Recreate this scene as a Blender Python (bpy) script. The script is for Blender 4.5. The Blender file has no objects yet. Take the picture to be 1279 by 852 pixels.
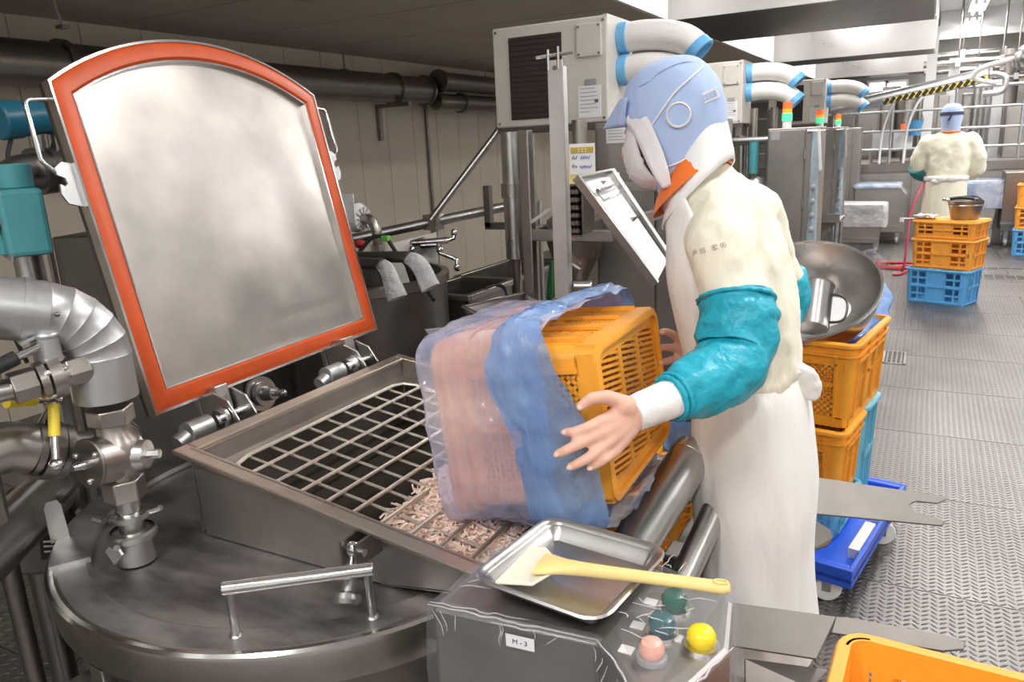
import bpy, bmesh, math, random
from mathutils import Vector, Matrix, noise
random.seed(7)
SC = bpy.context.scene
COL = SC.collection
PI = math.pi

# ------------------------------------------------------------------ camera
CAM_POS = Vector((0.0, 0.0, 1.5))
FPX, CX, CY = 948.0, 639.5, 426.0           # focal length and centre for a 1279 x 852 frame
v1 = Vector((1165 - CX, -(158 - CY), -FPX)).normalized()      # direction of the room's depth (world Y) in camera axes
v2 = Vector((-1150 - CX, -(270 - CY), -FPX)).normalized()     # direction of the room's left (world -X)
AX_Y = v1
AX_X = -(v2 - v2.dot(v1) * v1).normalized()
AX_Z = AX_X.cross(AX_Y)
ROT = Matrix((AX_X, AX_Y, AX_Z))
cam_data = bpy.data.cameras.new('camera')
cam_data.sensor_fit = 'HORIZONTAL'
cam_data.sensor_width = 36.0
cam_data.lens = FPX / 1279.0 * 36.0
cam_data.clip_end = 100
cam = bpy.data.objects.new('camera', cam_data)
COL.objects.link(cam)
m4 = ROT.to_4x4(); m4.translation = CAM_POS
cam.matrix_world = m4
SC.camera = cam

# ------------------------------------------------------------------ world, lights, exposure
SC.view_settings.view_transform = 'Standard'
SC.view_settings.look = 'None'
SC.view_settings.gamma = 1.0
SC.view_settings.use_curve_mapping = False
SC.view_settings.exposure = 0.16
wd = bpy.data.worlds.new('world'); SC.world = wd; wd.use_nodes = True
wd.node_tree.nodes['Background'].inputs[0].default_value = (0.92, 0.94, 1.0, 1)
wd.node_tree.nodes['Background'].inputs[1].default_value = 0.2
LAMP_POWER = 41.0
# x, y, z of the ceiling fluorescents (built further down with their housings)
LAMP_SPOTS = [(0.45, -1.3, 3.25), (0.45, 2.6, 3.25), (0.45, 6.6, 3.25), (0.45, 10.2, 3.2), (0.45, 13.6, 3.12), (0.44, 15.6, 3.12),
              (2.7, -0.6, 3.25), (2.7, 3.0, 3.25), (2.7, 7.5, 3.25), (2.7, 11.5, 3.25),
              (-1.0, 9.45, 3.25), (-1.0, 5.0, 3.25), (-0.9, 13.8, 3.25), (-0.9, -1.2, 3.25), (1.6, 9.0, 3.25), (1.6, 12.2, 3.25)]  # last two are unseen lamps added to brighten the far end

# ------------------------------------------------------------------ geometry helpers
def ray(px, py):
    return ROT @ Vector((px - CX, -(py - CY), -FPX))
def dep(px, py, d):
    return CAM_POS + ray(px, py) * (d / FPX)
def zat(px, py, z):
    r = ray(px, py); return CAM_POS + r * ((z - CAM_POS.z) / r.z)
def yat(px, py, y):
    r = ray(px, py); return CAM_POS + r * (y / r.y)
def xat(px, py, x):
    r = ray(px, py); return CAM_POS + r * (x / r.x)
def pat(px, py, P, n):
    r = ray(px, py); return CAM_POS + r * ((Vector(P) - CAM_POS).dot(n) / r.dot(n))
def V(*a): return Vector(a)
def B(): return bmesh.new()
def frame(o, z, xhint=None):
    z = Vector(z).normalized()
    h = Vector(xhint) if xhint is not None else (Vector((1, 0, 0)) if abs(z.x) < .9 else Vector((0, 1, 0)))
    x = (h - h.dot(z) * z).normalized(); y = z.cross(x)
    M = Matrix((x, y, z)).transposed().to_4x4(); M.translation = Vector(o)
    return M
def box(b, lo, hi, M=None):
    vs = [Vector((x, y, z)) for x in (lo[0], hi[0]) for y in (lo[1], hi[1]) for z in (lo[2], hi[2])]
    if M is not None: vs = [M @ v for v in vs]
    v = [b.verts.new(p) for p in vs]
    for f in ((0, 1, 3, 2), (4, 6, 7, 5), (0, 4, 5, 1), (2, 3, 7, 6), (0, 2, 6, 4), (1, 5, 7, 3)):
        b.faces.new([v[i] for i in f])
def bar(b, p0, p1, w, t, up=(0, 0, 1)):
    p0 = Vector(p0); p1 = Vector(p1)
    M = frame(p0, p1 - p0, up)          # local x = up hint
    box(b, (-w / 2, -t / 2, 0), (w / 2, t / 2, (p1 - p0).length), M)
def loft(b, rings, cap=True, closed=True):
    R = [[b.verts.new(p) for p in r] for r in rings]
    n = len(R[0])
    for i in range(len(R) - 1):
        for j in range(n if closed else n - 1):
            k = (j + 1) % n
            b.faces.new((R[i][j], R[i][k], R[i + 1][k], R[i + 1][j]))
    if cap and closed:
        b.faces.new(list(reversed(R[0]))); b.faces.new(R[-1])
    return R
def cyl(b, p0, p1, r0, r1=None, n=20, cap=True):
    r1 = r0 if r1 is None else r1
    p0 = Vector(p0); p1 = Vector(p1)
    M = frame(p0, p1 - p0); L = (p1 - p0).length
    loft(b, [[M @ Vector((r * math.cos(2 * PI * i / n), r * math.sin(2 * PI * i / n), z)) for i in range(n)] for r, z in ((r0, 0), (r1, L))], cap)
def spath(pts, k=6, closed=False):
    pts = [Vector(p) for p in pts]; out = []; n = len(pts)
    rng = range(n if closed else n - 1)
    for i in rng:
        if closed: p = [pts[(i + j) % n] for j in (-1, 0, 1, 2)]
        else: p = [pts[max(i - 1, 0)], pts[i], pts[i + 1], pts[min(i + 2, n - 1)]]
        for s in range(k):
            t = s / k
            out.append(0.5 * ((2 * p[1]) + (p[2] - p[0]) * t + (2 * p[0] - 5 * p[1] + 4 * p[2] - p[3]) * t * t + (3 * p[1] - p[0] - 3 * p[2] + p[3]) * t ** 3))
    if not closed: out.append(pts[-1])
    return out
def tube(b, pts, r, n=10, cap=True, sx=1.0, up=None):
    pts = [Vector(p) for p in pts]
    rs = r if isinstance(r, (list, tuple)) else [r] * len(pts)
    rings = []; prev = None
    for i, p in enumerate(pts):
        d = (pts[min(i + 1, len(pts) - 1)] - pts[max(i - 1, 0)])
        if d.length < 1e-9: d = Vector((0, 0, 1))
        d.normalize()
        if prev is None:
            h = Vector(up) if up is not None else (Vector((0, 0, 1)) if abs(d.z) < .9 else Vector((1, 0, 0)))
        else: h = prev
        x = (h - h.dot(d) * d).normalized(); y = d.cross(x); prev = x
        rings.append([p + rs[i] * (math.cos(2 * PI * k / n) * x * sx + math.sin(2 * PI * k / n) * y) for k in range(n)])
    loft(b, rings, cap)
def lathe(b, prof, M=None, n=32, cap=False):
    M = M or Matrix.Identity(4)
    rings = [[M @ Vector((max(r, 1e-4) * math.cos(2 * PI * i / n), max(r, 1e-4) * math.sin(2 * PI * i / n), z)) for i in range(n)] for r, z in prof]
    loft(b, rings, cap)
def prism(b, poly, d, M=None):
    M = M or Matrix.Identity(4)
    a = [b.verts.new(M @ Vector((x, y, 0))) for x, y in poly]
    c = [b.verts.new(M @ Vector((x, y, d))) for x, y in poly]
    b.faces.new(list(reversed(a))); b.faces.new(c)
    n = len(a)
    for i in range(n):
        j = (i + 1) % n; b.faces.new((a[i], a[j], c[j], c[i]))
def ell(b, c, rad, M=None, n=16, m=10):
    M = M or Matrix.Identity(4); c = Vector(c)
    rings = []
    for i in range(m + 1):
        a = -PI / 2 + PI * i / m
        rings.append([M @ (c + Vector((rad[0] * max(math.cos(a), .02) * math.cos(2 * PI * j / n), rad[1] * max(math.cos(a), .02) * math.sin(2 * PI * j / n), rad[2] * math.sin(a)))) for j in range(n)])
    loft(b, rings, True)
def rrect(w, h, r, k=4):
    out = []
    for cx, cy, a0 in ((w / 2 - r, h / 2 - r, 0), (-w / 2 + r, h / 2 - r, 90), (-w / 2 + r, -h / 2 + r, 180), (w / 2 - r, -h / 2 + r, 270)):
        for i in range(k + 1):
            a = math.radians(a0 + 90 * i / k); out.append((cx + r * math.cos(a), cy + r * math.sin(a)))
    return out
def hexnut(b, p0, p1, r):
    cyl(b, p0, p1, r, r, 6)

# ------------------------------------------------------------------ objects
def mat_world(o):
    M = o.matrix_basis.copy(); p = o.parent
    while p is not None: M = p.matrix_basis @ M; p = p.parent
    return M
def obj(name, b, mat, parent=None, smooth=40, bevel=0.0, seg=2, local=False):
    """bmesh -> ONE mesh object; geometry is given in world space and moved into the parent's frame (unless local)."""
    if parent is not None and not local: b.transform(mat_world(parent).inverted())
    bmesh.ops.recalc_face_normals(b, faces=b.faces)
    me = bpy.data.meshes.new(name); b.to_mesh(me); b.free()
    me.materials.append(mat)
    if smooth:
        me.polygons.foreach_set('use_smooth', [True] * len(me.polygons))
        me.set_sharp_from_angle(angle=math.radians(smooth))
    o = bpy.data.objects.new(name, me); COL.objects.link(o)
    if parent is not None: o.parent = parent
    if bevel:
        md = o.modifiers.new('bevel', 'BEVEL'); md.width = bevel; md.segments = seg; md.limit_method = 'ANGLE'; md.angle_limit = math.radians(40)
    return o
def tag(o, label=None, cat=None, group=None, kind=None):
    if label: o['label'] = label
    if cat: o['category'] = cat
    if group: o['group'] = group
    if kind: o['kind'] = kind
    return o
def thing(name, label, cat, loc=(0, 0, 0), group=None, M=None, kind=None):
    o = bpy.data.objects.new(name, None); COL.objects.link(o)
    o.empty_display_size = .05
    if M is not None: o.matrix_basis = M
    else: o.location = loc; o.matrix_basis = Matrix.Translation(Vector(loc))
    return tag(o, label, cat, group, kind)
def struct(name, b, mat, smooth=0, **k):
    return tag(obj(name, b, mat, None, smooth, **k), kind='structure')
def copy_tree(o, M=None, parent=None, label=None):
    c = o.copy(); COL.objects.link(c)
    if parent is not None: c.parent = parent
    if M is not None: c.matrix_basis = M
    if label: c['label'] = label
    for ch in o.children: copy_tree(ch, None, c)
    return c
def sub(o, name, M, n_name=None):
    c = o.copy(); COL.objects.link(c); c.matrix_basis = M; return c

# ------------------------------------------------------------------ materials
MATS = {}
def newmat(name):
    m = bpy.data.materials.new(name); m.use_nodes = True
    nt = m.node_tree; p = nt.nodes['Principled BSDF']
    MATS[name] = m
    return m, nt, p
def node(nt, t, **k):
    n = nt.nodes.new(t)
    for a, v in k.items():
        if a.startswith('i_'): n.inputs[a[2:].replace('_', ' ')].default_value = v
        else: setattr(n, a, v)
    return n
def coords(nt, scale=(1, 1, 1), kind='Object'):
    tc = node(nt, 'ShaderNodeTexCoord'); mp = node(nt, 'ShaderNodeMapping')
    mp.inputs['Scale'].default_value = scale
    nt.links.new(tc.outputs[kind], mp.inputs['Vector'])
    return mp.outputs['Vector']
def ramp(nt, fac, stops):
    r = node(nt, 'ShaderNodeValToRGB'); cr = r.color_ramp
    while len(cr.elements) < len(stops): cr.elements.new(.5)
    for e, (p, c) in zip(cr.elements, stops):
        e.position = p; e.color = (*c, 1) if len(c) == 3 else c
    nt.links.new(fac, r.inputs[0]); return r.outputs[0]
def noise_tex(nt, vec, scale, detail=4, rough=.55):
    n = node(nt, 'ShaderNodeTexNoise'); n.inputs['Scale'].default_value = scale
    n.inputs['Detail'].default_value = detail; n.inputs['Roughness'].default_value = rough
    nt.links.new(vec, n.inputs['Vector']); return n.outputs['Fac']
def bump(nt, p, h, strength=.2, dist=.01):
    bn = node(nt, 'ShaderNodeBump'); bn.inputs['Strength'].default_value = strength; bn.inputs['Distance'].default_value = dist
    nt.links.new(h, bn.inputs['Height']); nt.links.new(bn.outputs[0], p.inputs['Normal'])
def steel(name, col=(.55, .53, .51), rough=.3, var=.15, scale=6, streak=(1, 1, 1), metal=1.0, dark=.75, bmp=.04, lo=.2, hi=.8):
    m, nt, p = newmat(name)
    vec = coords(nt, streak)
    f = noise_tex(nt, vec, scale, 4, .55)
    c2 = tuple(x * dark for x in col)
    nt.links.new(ramp(nt, f, [(lo, c2), (hi, col)]), p.inputs['Base Color'])
    g = noise_tex(nt, vec, scale * 1.7, 3, .5)
    nt.links.new(ramp(nt, g, [(.1, (rough - var / 3,) * 3), (.9, (rough + var * .8,) * 3)]), p.inputs['Roughness'])
    p.inputs['Metallic'].default_value = metal
    if bmp: bump(nt, p, g, bmp, .008)
    return m
def plastic(name, col, rough=.4, var=.06, scale=9, bmp=0., sss=0, spec=.5):
    m, nt, p = newmat(name)
    vec = coords(nt)
    f = noise_tex(nt, vec, scale, 4)
    nt.links.new(ramp(nt, f, [(.25, tuple(max(0, x * (1 - var)) for x in col)), (.75, tuple(min(1, x * (1 + var)) for x in col))]), p.inputs['Base Color'])
    p.inputs['Roughness'].default_value = rough
    p.inputs['Specular IOR Level'].default_value = spec
    if bmp: bump(nt, p, noise_tex(nt, vec, scale * 6, 3), bmp, .003)
    if sss:
        p.inputs['Subsurface Weight'].default_value = sss; p.inputs['Subsurface Radius'].default_value = (.012, .006, .004); p.inputs['Subsurface Scale'].default_value = .6
    return m
def cloth(name, col, fold=.35, scale=7, rough=.85, sheen=.2, weave=900, stretch=(1, 1, .35)):
    m, nt, p = newmat(name)
    vec = coords(nt); vs = coords(nt, stretch)
    f = noise_tex(nt, vec, 4, 4)
    nt.links.new(ramp(nt, f, [(.3, tuple(x * .96 for x in col)), (.7, col)]), p.inputs['Base Color'])
    p.inputs['Roughness'].default_value = rough
    p.inputs['Sheen Weight'].default_value = sheen
    bump(nt, p, noise_tex(nt, vs, scale, 4, .5), fold, .05)
    return m
def film(name, tint, opac=.35, col=(.8, .85, .95), rough=.12, scale=14, bmp=.6, col2=None, edge=.45):
    """thin plastic film: see-through, with a glossy wrinkled skin that closes at grazing angles"""
    m, nt, p = newmat(name)
    p.inputs['Base Color'].default_value = (*col, 1); p.inputs['Roughness'].default_value = rough
    vec = coords(nt); vec2 = coords(nt, (1, .45, 1.6))
    hh = noise_tex(nt, vec2, scale, 6, .62)
    bump(nt, p, hh, bmp, .03)
    fz = noise_tex(nt, vec, scale * .6, 4)
    if col2: nt.links.new(ramp(nt, fz, [(.35, col), (.65, col2)]), p.inputs['Base Color'])
    tr = node(nt, 'ShaderNodeBsdfTransparent'); tr.inputs[0].default_value = (*tint, 1)
    mx = node(nt, 'ShaderNodeMixShader')
    lw = node(nt, 'ShaderNodeLayerWeight'); lw.inputs['Blend'].default_value = .35
    ad = node(nt, 'ShaderNodeMath', operation='MULTIPLY_ADD'); ad.use_clamp = True
    nt.links.new(lw.outputs['Facing'], ad.inputs[0]); ad.inputs[1].default_value = edge
    nt.links.new(ramp(nt, fz, [(.3, (opac * .6,) * 3), (.75, (min(1, opac * 1.3),) * 3)]), ad.inputs[2])
    nt.links.new(ad.outputs[0], mx.inputs[0])
    out = nt.nodes['Material Output']
    nt.links.new(tr.outputs[0], mx.inputs[1]); nt.links.new(p.outputs[0], mx.inputs[2]); nt.links.new(mx.outputs[0], out.inputs['Surface'])
    return m
def emit(name, col, s):
    m, nt, p = newmat(name)
    p.inputs['Emission Color'].default_value = (*col, 1); p.inputs['Emission Strength'].default_value = s
    p.inputs['Base Color'].default_value = (*col, 1)
    return m

S_STEEL = steel('brushed_steel', (.60, .585, .57), .28, .14, 7)
S_WARM = steel('warm_steel', (.50, .46, .42), .3, .15, 7)
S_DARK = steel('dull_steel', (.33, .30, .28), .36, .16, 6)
S_LID = steel('scuffed_lid_steel', (.60, .585, .58), .45, .16, 4.2, (1, 2.4, 1), dark=.34, bmp=.06, lo=.33, hi=.66)
S_HOP = steel('hopper_side_steel', (.50, .46, .43), .46, .1, 6, dark=.72, bmp=.03)
S_BOX = steel('dark_box_steel', (.22, .20, .19), .5, .1, 6, bmp=.02)
S_PANEL = steel('polished_panel_steel', (.68, .635, .59), .30, .16, 4, (1, 1, .2), dark=.70, bmp=.06, lo=.3, hi=.7)
S_CHROME = steel('bright_steel', (.80, .79, .78), .14, .08, 10, bmp=0)
S_CAB = steel('cabinet_steel', (.46, .435, .41), .44, .12, 5, bmp=.02)
S_BEAM = steel('hood_steel', (.62, .60, .59), .27, .10, 1.4, dark=.8, bmp=.04)
S_FORK = steel('grey_fork_steel', (.27, .25, .23), .55, .1, 6, bmp=.02)
S_BAR = steel('pale_bar_steel', (.90, .84, .75), .42, .08, 8, bmp=0)
S_RIM = steel('warm_rim_steel', (.70, .62, .54), .33, .12, 9, bmp=.03)  # lighter, warmer steel than the hopper sides, tone varied at random
S_POST = steel('pale_post_steel', (.80, .79, .77), .38, .08, 5, metal=.8, bmp=0)
S_WHITE = steel('aluminium_cladding', (.62, .63, .64), .38, .1, 6, metal=.85, bmp=.02)
P_ORANGE = plastic('orange_plastic', (.95, .40, .035), .42)
P_FARORANGE = plastic('pale_orange_plastic', (.95, .41, .06), .45)
P_BLUE = plastic('sky_blue_plastic', (.12, .42, .78), .42)
P_CYAN = plastic('aqua_blue_plastic', (.17, .50, .66), .42)
P_DOLLY = plastic('royal_blue_plastic', (.03, .12, .72), .36)
P_WHITE = plastic('white_plastic', (.82, .82, .80), .4)
P_CREAM = plastic('cream_enamel', (.66, .62, .56), .4)
P_GREY = plastic('grey_plastic', (.36, .36, .37), .45)
P_BLACK = plastic('black_rubber', (.02, .02, .02), .5)
P_TEAL = plastic('teal_enamel', (.09, .36, .40), .38)
P_PETROL = plastic('petrol_blue_enamel', (.015, .13, .20), .35)
P_RED = plastic('red_rubber', (.55, .03, .03), .4)
P_GASKET = plastic('orange_silicone', (.60, .085, .015), .42, .14, 12)
P_YELLOW = plastic('yellow_plastic', (.82, .62, .05), .4)
P_HANDLE = plastic('pale_yellow_nylon', (.88, .70, .28), .42)
P_CREAMBLADE = plastic('cream_nylon', (.86, .82, .68), .45)
P_DUCTBLUE = plastic('light_blue_plastic', (.16, .46, .80), .4)
P_HOSE = plastic('white_hose', (.82, .80, .77), .45)
P_PAPER = plastic('white_paper', (.85, .85, .86), .7)
P_INK = plastic('dark_ink', (.12, .12, .16), .7)
P_INKBLUE = plastic('blue_ink', (.08, .1, .5), .7)
P_GOLD = plastic('mustard_print', (.55, .38, .06), .6)
P_GREEN = plastic('green_glass', (.008, .09, .025), .2)
SKIN = plastic('skin', (.78, .47, .36), .5, .07, 20, .05, .25)
C_COAT = cloth('cream_cotton', (.90, .85, .70), .45, 9)
C_APRON = cloth('white_apron_sheet', (.93, .92, .89), .35, 7, .6)
C_HOOD = cloth('pale_blue_cotton', (.45, .58, .86), .30, 8)
C_TEAL = cloth('teal_nylon', (.015, .41, .55), .5, 11, .42, 0, stretch=(1, 1, 1))
C_CUFF = cloth('white_knit', (.90, .89, .88), .3, 40)
C_ORANGE = cloth('orange_cotton', (.95, .20, .02), .2, 8)
C_MASK = cloth('white_gauze', (.86, .82, .84), .35, 9, .8)
C_WHITE = cloth('white_cotton', (.92, .91, .90), .3, 8)
C_FAR = cloth('pale_cream_cotton', (.95, .92, .75), .4, 7)
C_FARTEAL = cloth('dark_teal_nylon', (.02, .25, .27), .4, 9)
F_CLEAR = film('clear_film', (.98, .98, .99), .06, (.62, .62, .66), .06, 26, .8, None, .16)
F_BLUE = film('blue_film', (.50, .68, .98), .46, (.22, .47, .95), .13, 9, .45, (.42, .62, .98), .25)
F_BAG = film('bluish_liner_film', (.84, .82, .97), .40, (.60, .66, .95), .12, 7, .45, (.93, .80, .82), .30)
F_CREASE_GLINT = film('film_crease_glint', (.95, .95, .97), .30, (.9, .9, .92), .12, 20, .2)  # glint on film creases put into a white colour
F_SLEEVE = film('white_bag_film', (.9, .9, .92), .48, (.88, .88, .9), .18, 16, .8)
F_BTOP = film('pale_blue_top_film', (.8, .86, .98), .46, (.50, .66, .97), .12, 9, .5, (.9, .92, .98), .25)
F_STRIP = film('blue_tint_strip', (.75, .85, .9), .5, (.6, .7, .76), .2, 8, .2)
MEAT = plastic('pink_shreds', (.93, .72, .62), .45, .10, 30)
E_TUBE = emit('fluorescent_tube_glow', (1, .98, .95), 14)
E_RED = emit('red_signal', (1, .12, .03), .9)
E_AMBER = emit('amber_signal', (1, .3, .03), .8)
E_GREEN = emit('green_signal', (.08, .8, .35), .8)
E_WIN = emit('backlit_pane', (1, .98, .95), 1.3)

def checker_floor():
    m, nt, p = newmat('checker_plate_steel')
    L = nt.links.new
    tc = node(nt, 'ShaderNodeTexCoord'); sx = node(nt, 'ShaderNodeSeparateXYZ'); L(tc.outputs['Object'], sx.inputs[0])
    def mth(op, a, bb=None):
        n = node(nt, 'ShaderNodeMath', operation=op)
        for i, x in enumerate((a, bb)):
            if x is None: continue
            if isinstance(x, (int, float)): n.inputs[i].default_value = x
            else: L(x, n.inputs[i])
        return n.outputs[0]
    pitch = .025
    u = mth('DIVIDE', sx.outputs[0], pitch); v = mth('DIVIDE', sx.outputs[1], pitch)
    fu = mth('FLOOR', u); fv = mth('FLOOR', v)
    par = mth('MODULO', mth('ABSOLUTE', fu), 2)
    sgn = mth('SUBTRACT', mth('MULTIPLY', par, 2), 1)
    a = mth('SUBTRACT', mth('SUBTRACT', u, fu), .5); c = mth('SUBTRACT', mth('SUBTRACT', v, fv), .5)
    c = mth('MULTIPLY', c, sgn)
    s = mth('MULTIPLY', mth('ADD', a, c), .7071); t = mth('MULTIPLY', mth('SUBTRACT', a, c), .7071)
    d = mth('ADD', mth('POWER', mth('DIVIDE', s, .55), 2), mth('POWER', mth('DIVIDE', t, .17), 2))
    hgt = mth('MAXIMUM', mth('SUBTRACT', 1, d), 0)
    hgt = mth('POWER', hgt, .5)
    vec = tc.outputs['Object']
    f = noise_tex(nt, vec, 1.6, 6, .6)
    col = ramp(nt, f, [(.25, (.175, .165, .158)), (.5, (.225, .212, .205)), (.75, (.29, .275, .265))])
    L(col, p.inputs['Base Color'])
    p.inputs['Metallic'].default_value = .85
    g = noise_tex(nt, vec, 3.3, 5, .6)
    L(ramp(nt, g, [(.2, (.34,) * 3), (.8, (.48,) * 3)]), p.inputs['Roughness'])
    bump(nt, p, hgt, 1.0, .010)
    return m
M_FLOOR = checker_floor()
def wallmat(name, c1, c2, rough=.55):
    m, nt, p = newmat(name)
    vec = coords(nt, (1, 1, .4))
    L = nt.links.new
    L(ramp(nt, noise_tex(nt, vec, 1.8, 6, .6), [(.3, c1), (.7, c2)]), p.inputs['Base Color'])
    p.inputs['Roughness'].default_value = rough
    return m
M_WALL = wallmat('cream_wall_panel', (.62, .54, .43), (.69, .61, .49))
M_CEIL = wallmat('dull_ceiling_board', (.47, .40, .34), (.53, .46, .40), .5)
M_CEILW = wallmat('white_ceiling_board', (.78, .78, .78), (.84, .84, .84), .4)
M_JOINT = wallmat('dark_joint', (.12, .11, .10), (.16, .15, .14))
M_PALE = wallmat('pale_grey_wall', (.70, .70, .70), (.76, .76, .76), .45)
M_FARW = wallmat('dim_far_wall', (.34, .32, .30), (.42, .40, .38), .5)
# ================================================================== THE ROOM
def panels(parent, name, mat, cells, thick, axis):
    """share one mesh between alike boards; cells = (u, v) origins, each board is the same size"""
    pass
XW = -4.86
# floor: a bed with checker plates lying on it, narrow seams between
b = B(); box(b, (-4.9, -3.0, -.12), (5.2, 24, -.012)); floor = struct('floor', b, M_JOINT)
px_, py_ = 1.52, .76
b = B(); box(b, (0, 0, -.012), (px_ - .004, py_ - .004, 0)); bmesh.ops.recalc_face_normals(b, faces=b.faces)
first = None
for i in range(7):
    for j in range(18):
        x0, y0 = -4.9 + i * px_ - (.38 if j % 2 else 0) + .0, -1.2 + j * py_
        if first is None:
            first = obj('floor_plate', b, M_FLOOR, floor, 0); plate = first; plate.location = (x0, y0, 0)
        else:
            plate = first.copy(); COL.objects.link(plate); plate.location = (x0, y0, 0)
b = B(); box(b, (-4.9, 12.48, -.012), (5.2, 24, 0)); box(b, (-4.9, -3, -.012), (5.2, -1.2, 0)); obj('plain_floor_sheet', b, M_FLOOR, floor, 0)

# left wall: dark backing with upright cream boards
b = B(); box(b, (XW - .12, -3, 0), (XW - .02, 17, 2.42)); wall_left = struct('wall_left', b, M_JOINT)
b = B(); box(b, (XW - .02, 0, 0), (XW, .444, 2.4)); wp0 = obj('wall_panel', b, M_WALL, wall_left, 0)
for j in range(1, 42):
    c = wp0.copy(); COL.objects.link(c); c.location = (0, j * .45, 0)
wp0.location = (0, -3 + .0, 0)
for ch in wall_left.children:
    if ch is not wp0: ch.location.y -= 3
# low ceiling on the left: backing with square-cut boards
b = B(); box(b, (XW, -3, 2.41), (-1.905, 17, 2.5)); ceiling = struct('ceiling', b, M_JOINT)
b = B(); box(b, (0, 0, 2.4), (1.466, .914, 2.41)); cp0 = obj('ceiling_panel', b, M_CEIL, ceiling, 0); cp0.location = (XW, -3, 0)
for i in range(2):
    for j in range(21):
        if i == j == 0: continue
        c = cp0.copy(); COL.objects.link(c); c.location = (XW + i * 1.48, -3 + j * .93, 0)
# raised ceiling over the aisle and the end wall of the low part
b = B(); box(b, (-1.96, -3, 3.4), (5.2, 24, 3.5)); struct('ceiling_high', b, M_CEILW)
b = B(); box(b, (-1.96, -3, 2.402), (-1.888, 24, 3.4)); struct('trim_1', b, M_CEILW)
b = B(); box(b, (5.1, -3, 0), (5.2, 24, 3.5)); struct('wall_right', b, M_PALE)
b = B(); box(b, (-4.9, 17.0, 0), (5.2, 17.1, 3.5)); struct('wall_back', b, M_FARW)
b = B(); box(b, (-4.9, -3.1, 0), (5.2, -3, 3.5)); struct('wall_front', b, M_PALE)
b = B(); box(b, (-.02, 15.9, 2.95), (5.1, 16.0, 3.4)); t2 = struct('trim_2', b, M_CEILW)
# stainless hoods hanging across the aisle
def hood(y0, y1, label, zb=2.4):
    t = thing('exhaust_hood', label, 'exhaust hood', (-.97, y0, zb), 'stainless exhaust hoods across the aisle')
    b = B(); box(b, (-1.89, y0, zb + .01), (-.06, y0 + .012, 3.38)); obj('front_sheet', b, S_BEAM, t, 0)
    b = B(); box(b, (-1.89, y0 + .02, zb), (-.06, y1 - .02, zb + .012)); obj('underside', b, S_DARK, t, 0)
    b = B(); box(b, (-1.89, y1 - .012, zb + .01), (-.06, y1, 3.38)); obj('back_sheet', b, S_BEAM, t, 0)
    b = B(); box(b, (-.06, y0, zb), (-.045, y1, 3.38)); obj('end_cap', b, S_BEAM, t, 0)
    b = B(); box(b, (-1.89, y0 - .004, zb - .004), (-.045, y0 + .02, zb + .012)); obj('bottom_edge', b, S_BEAM, t, 0)
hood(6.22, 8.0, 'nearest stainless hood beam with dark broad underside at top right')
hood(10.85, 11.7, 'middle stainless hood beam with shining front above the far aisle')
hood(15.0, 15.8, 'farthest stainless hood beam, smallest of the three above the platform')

# ceiling fluorescents
def lamp(i, x, y, z, label):
    t = thing('fluorescent_light', label, 'ceiling light', (x, y, z), 'ceiling fluorescents')
    b = B(); box(b, (x - .11, y - .62, z + .03), (x + .11, y + .62, 3.4 if z < 3.2 else z + .15)); obj('housing', b, P_WHITE, t, 0)
    for s in (-.05, .05):
        b = B(); cyl(b, (x + s, y - .59, z), (x + s, y + .59, z), .016, n=10); obj('tube', b, E_TUBE, t)
        for e in (-.6, .6):
            b = B(); box(b, (x + s - .02, y + e - .012, z - .02), (x + s + .02, y + e + .012, z + .032)); obj('socket', b, P_WHITE, t, 0)
    ld = bpy.data.lights.new('fluorescent_lamp', 'AREA'); ld.shape = 'RECTANGLE'; ld.size = .2; ld.size_y = 1.2
    ld.energy = LAMP_POWER; ld.color = (1.0, .975, .95)
    lo = bpy.data.objects.new('lamp_light', ld); COL.objects.link(lo); lo.parent = t; lo.location = (0, 0, -.025)
LN = ['behind the camera over the aisle', 'over the aisle beside the worker', 'over the aisle before the first hood', 'over the far aisle', 'bright pair of tubes at top right, nearer one', 'bright pair of tubes at top right, farther one',
      'second row, behind the camera', 'second row beside the near crates', 'second row beside the hoods', 'second row near the platform', 'in the recess between first and second hood', 'in the recess before the first hood', 'in the recess between second and third hood', 'over the kettle behind the camera', 'added beside the second hood to brighten the far end', 'added above the platform railing to brighten the far end']
for i, (s, n) in enumerate(zip(LAMP_SPOTS, LN)): lamp(i, *s, 'twin tube ceiling fluorescent ' + n)

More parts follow.
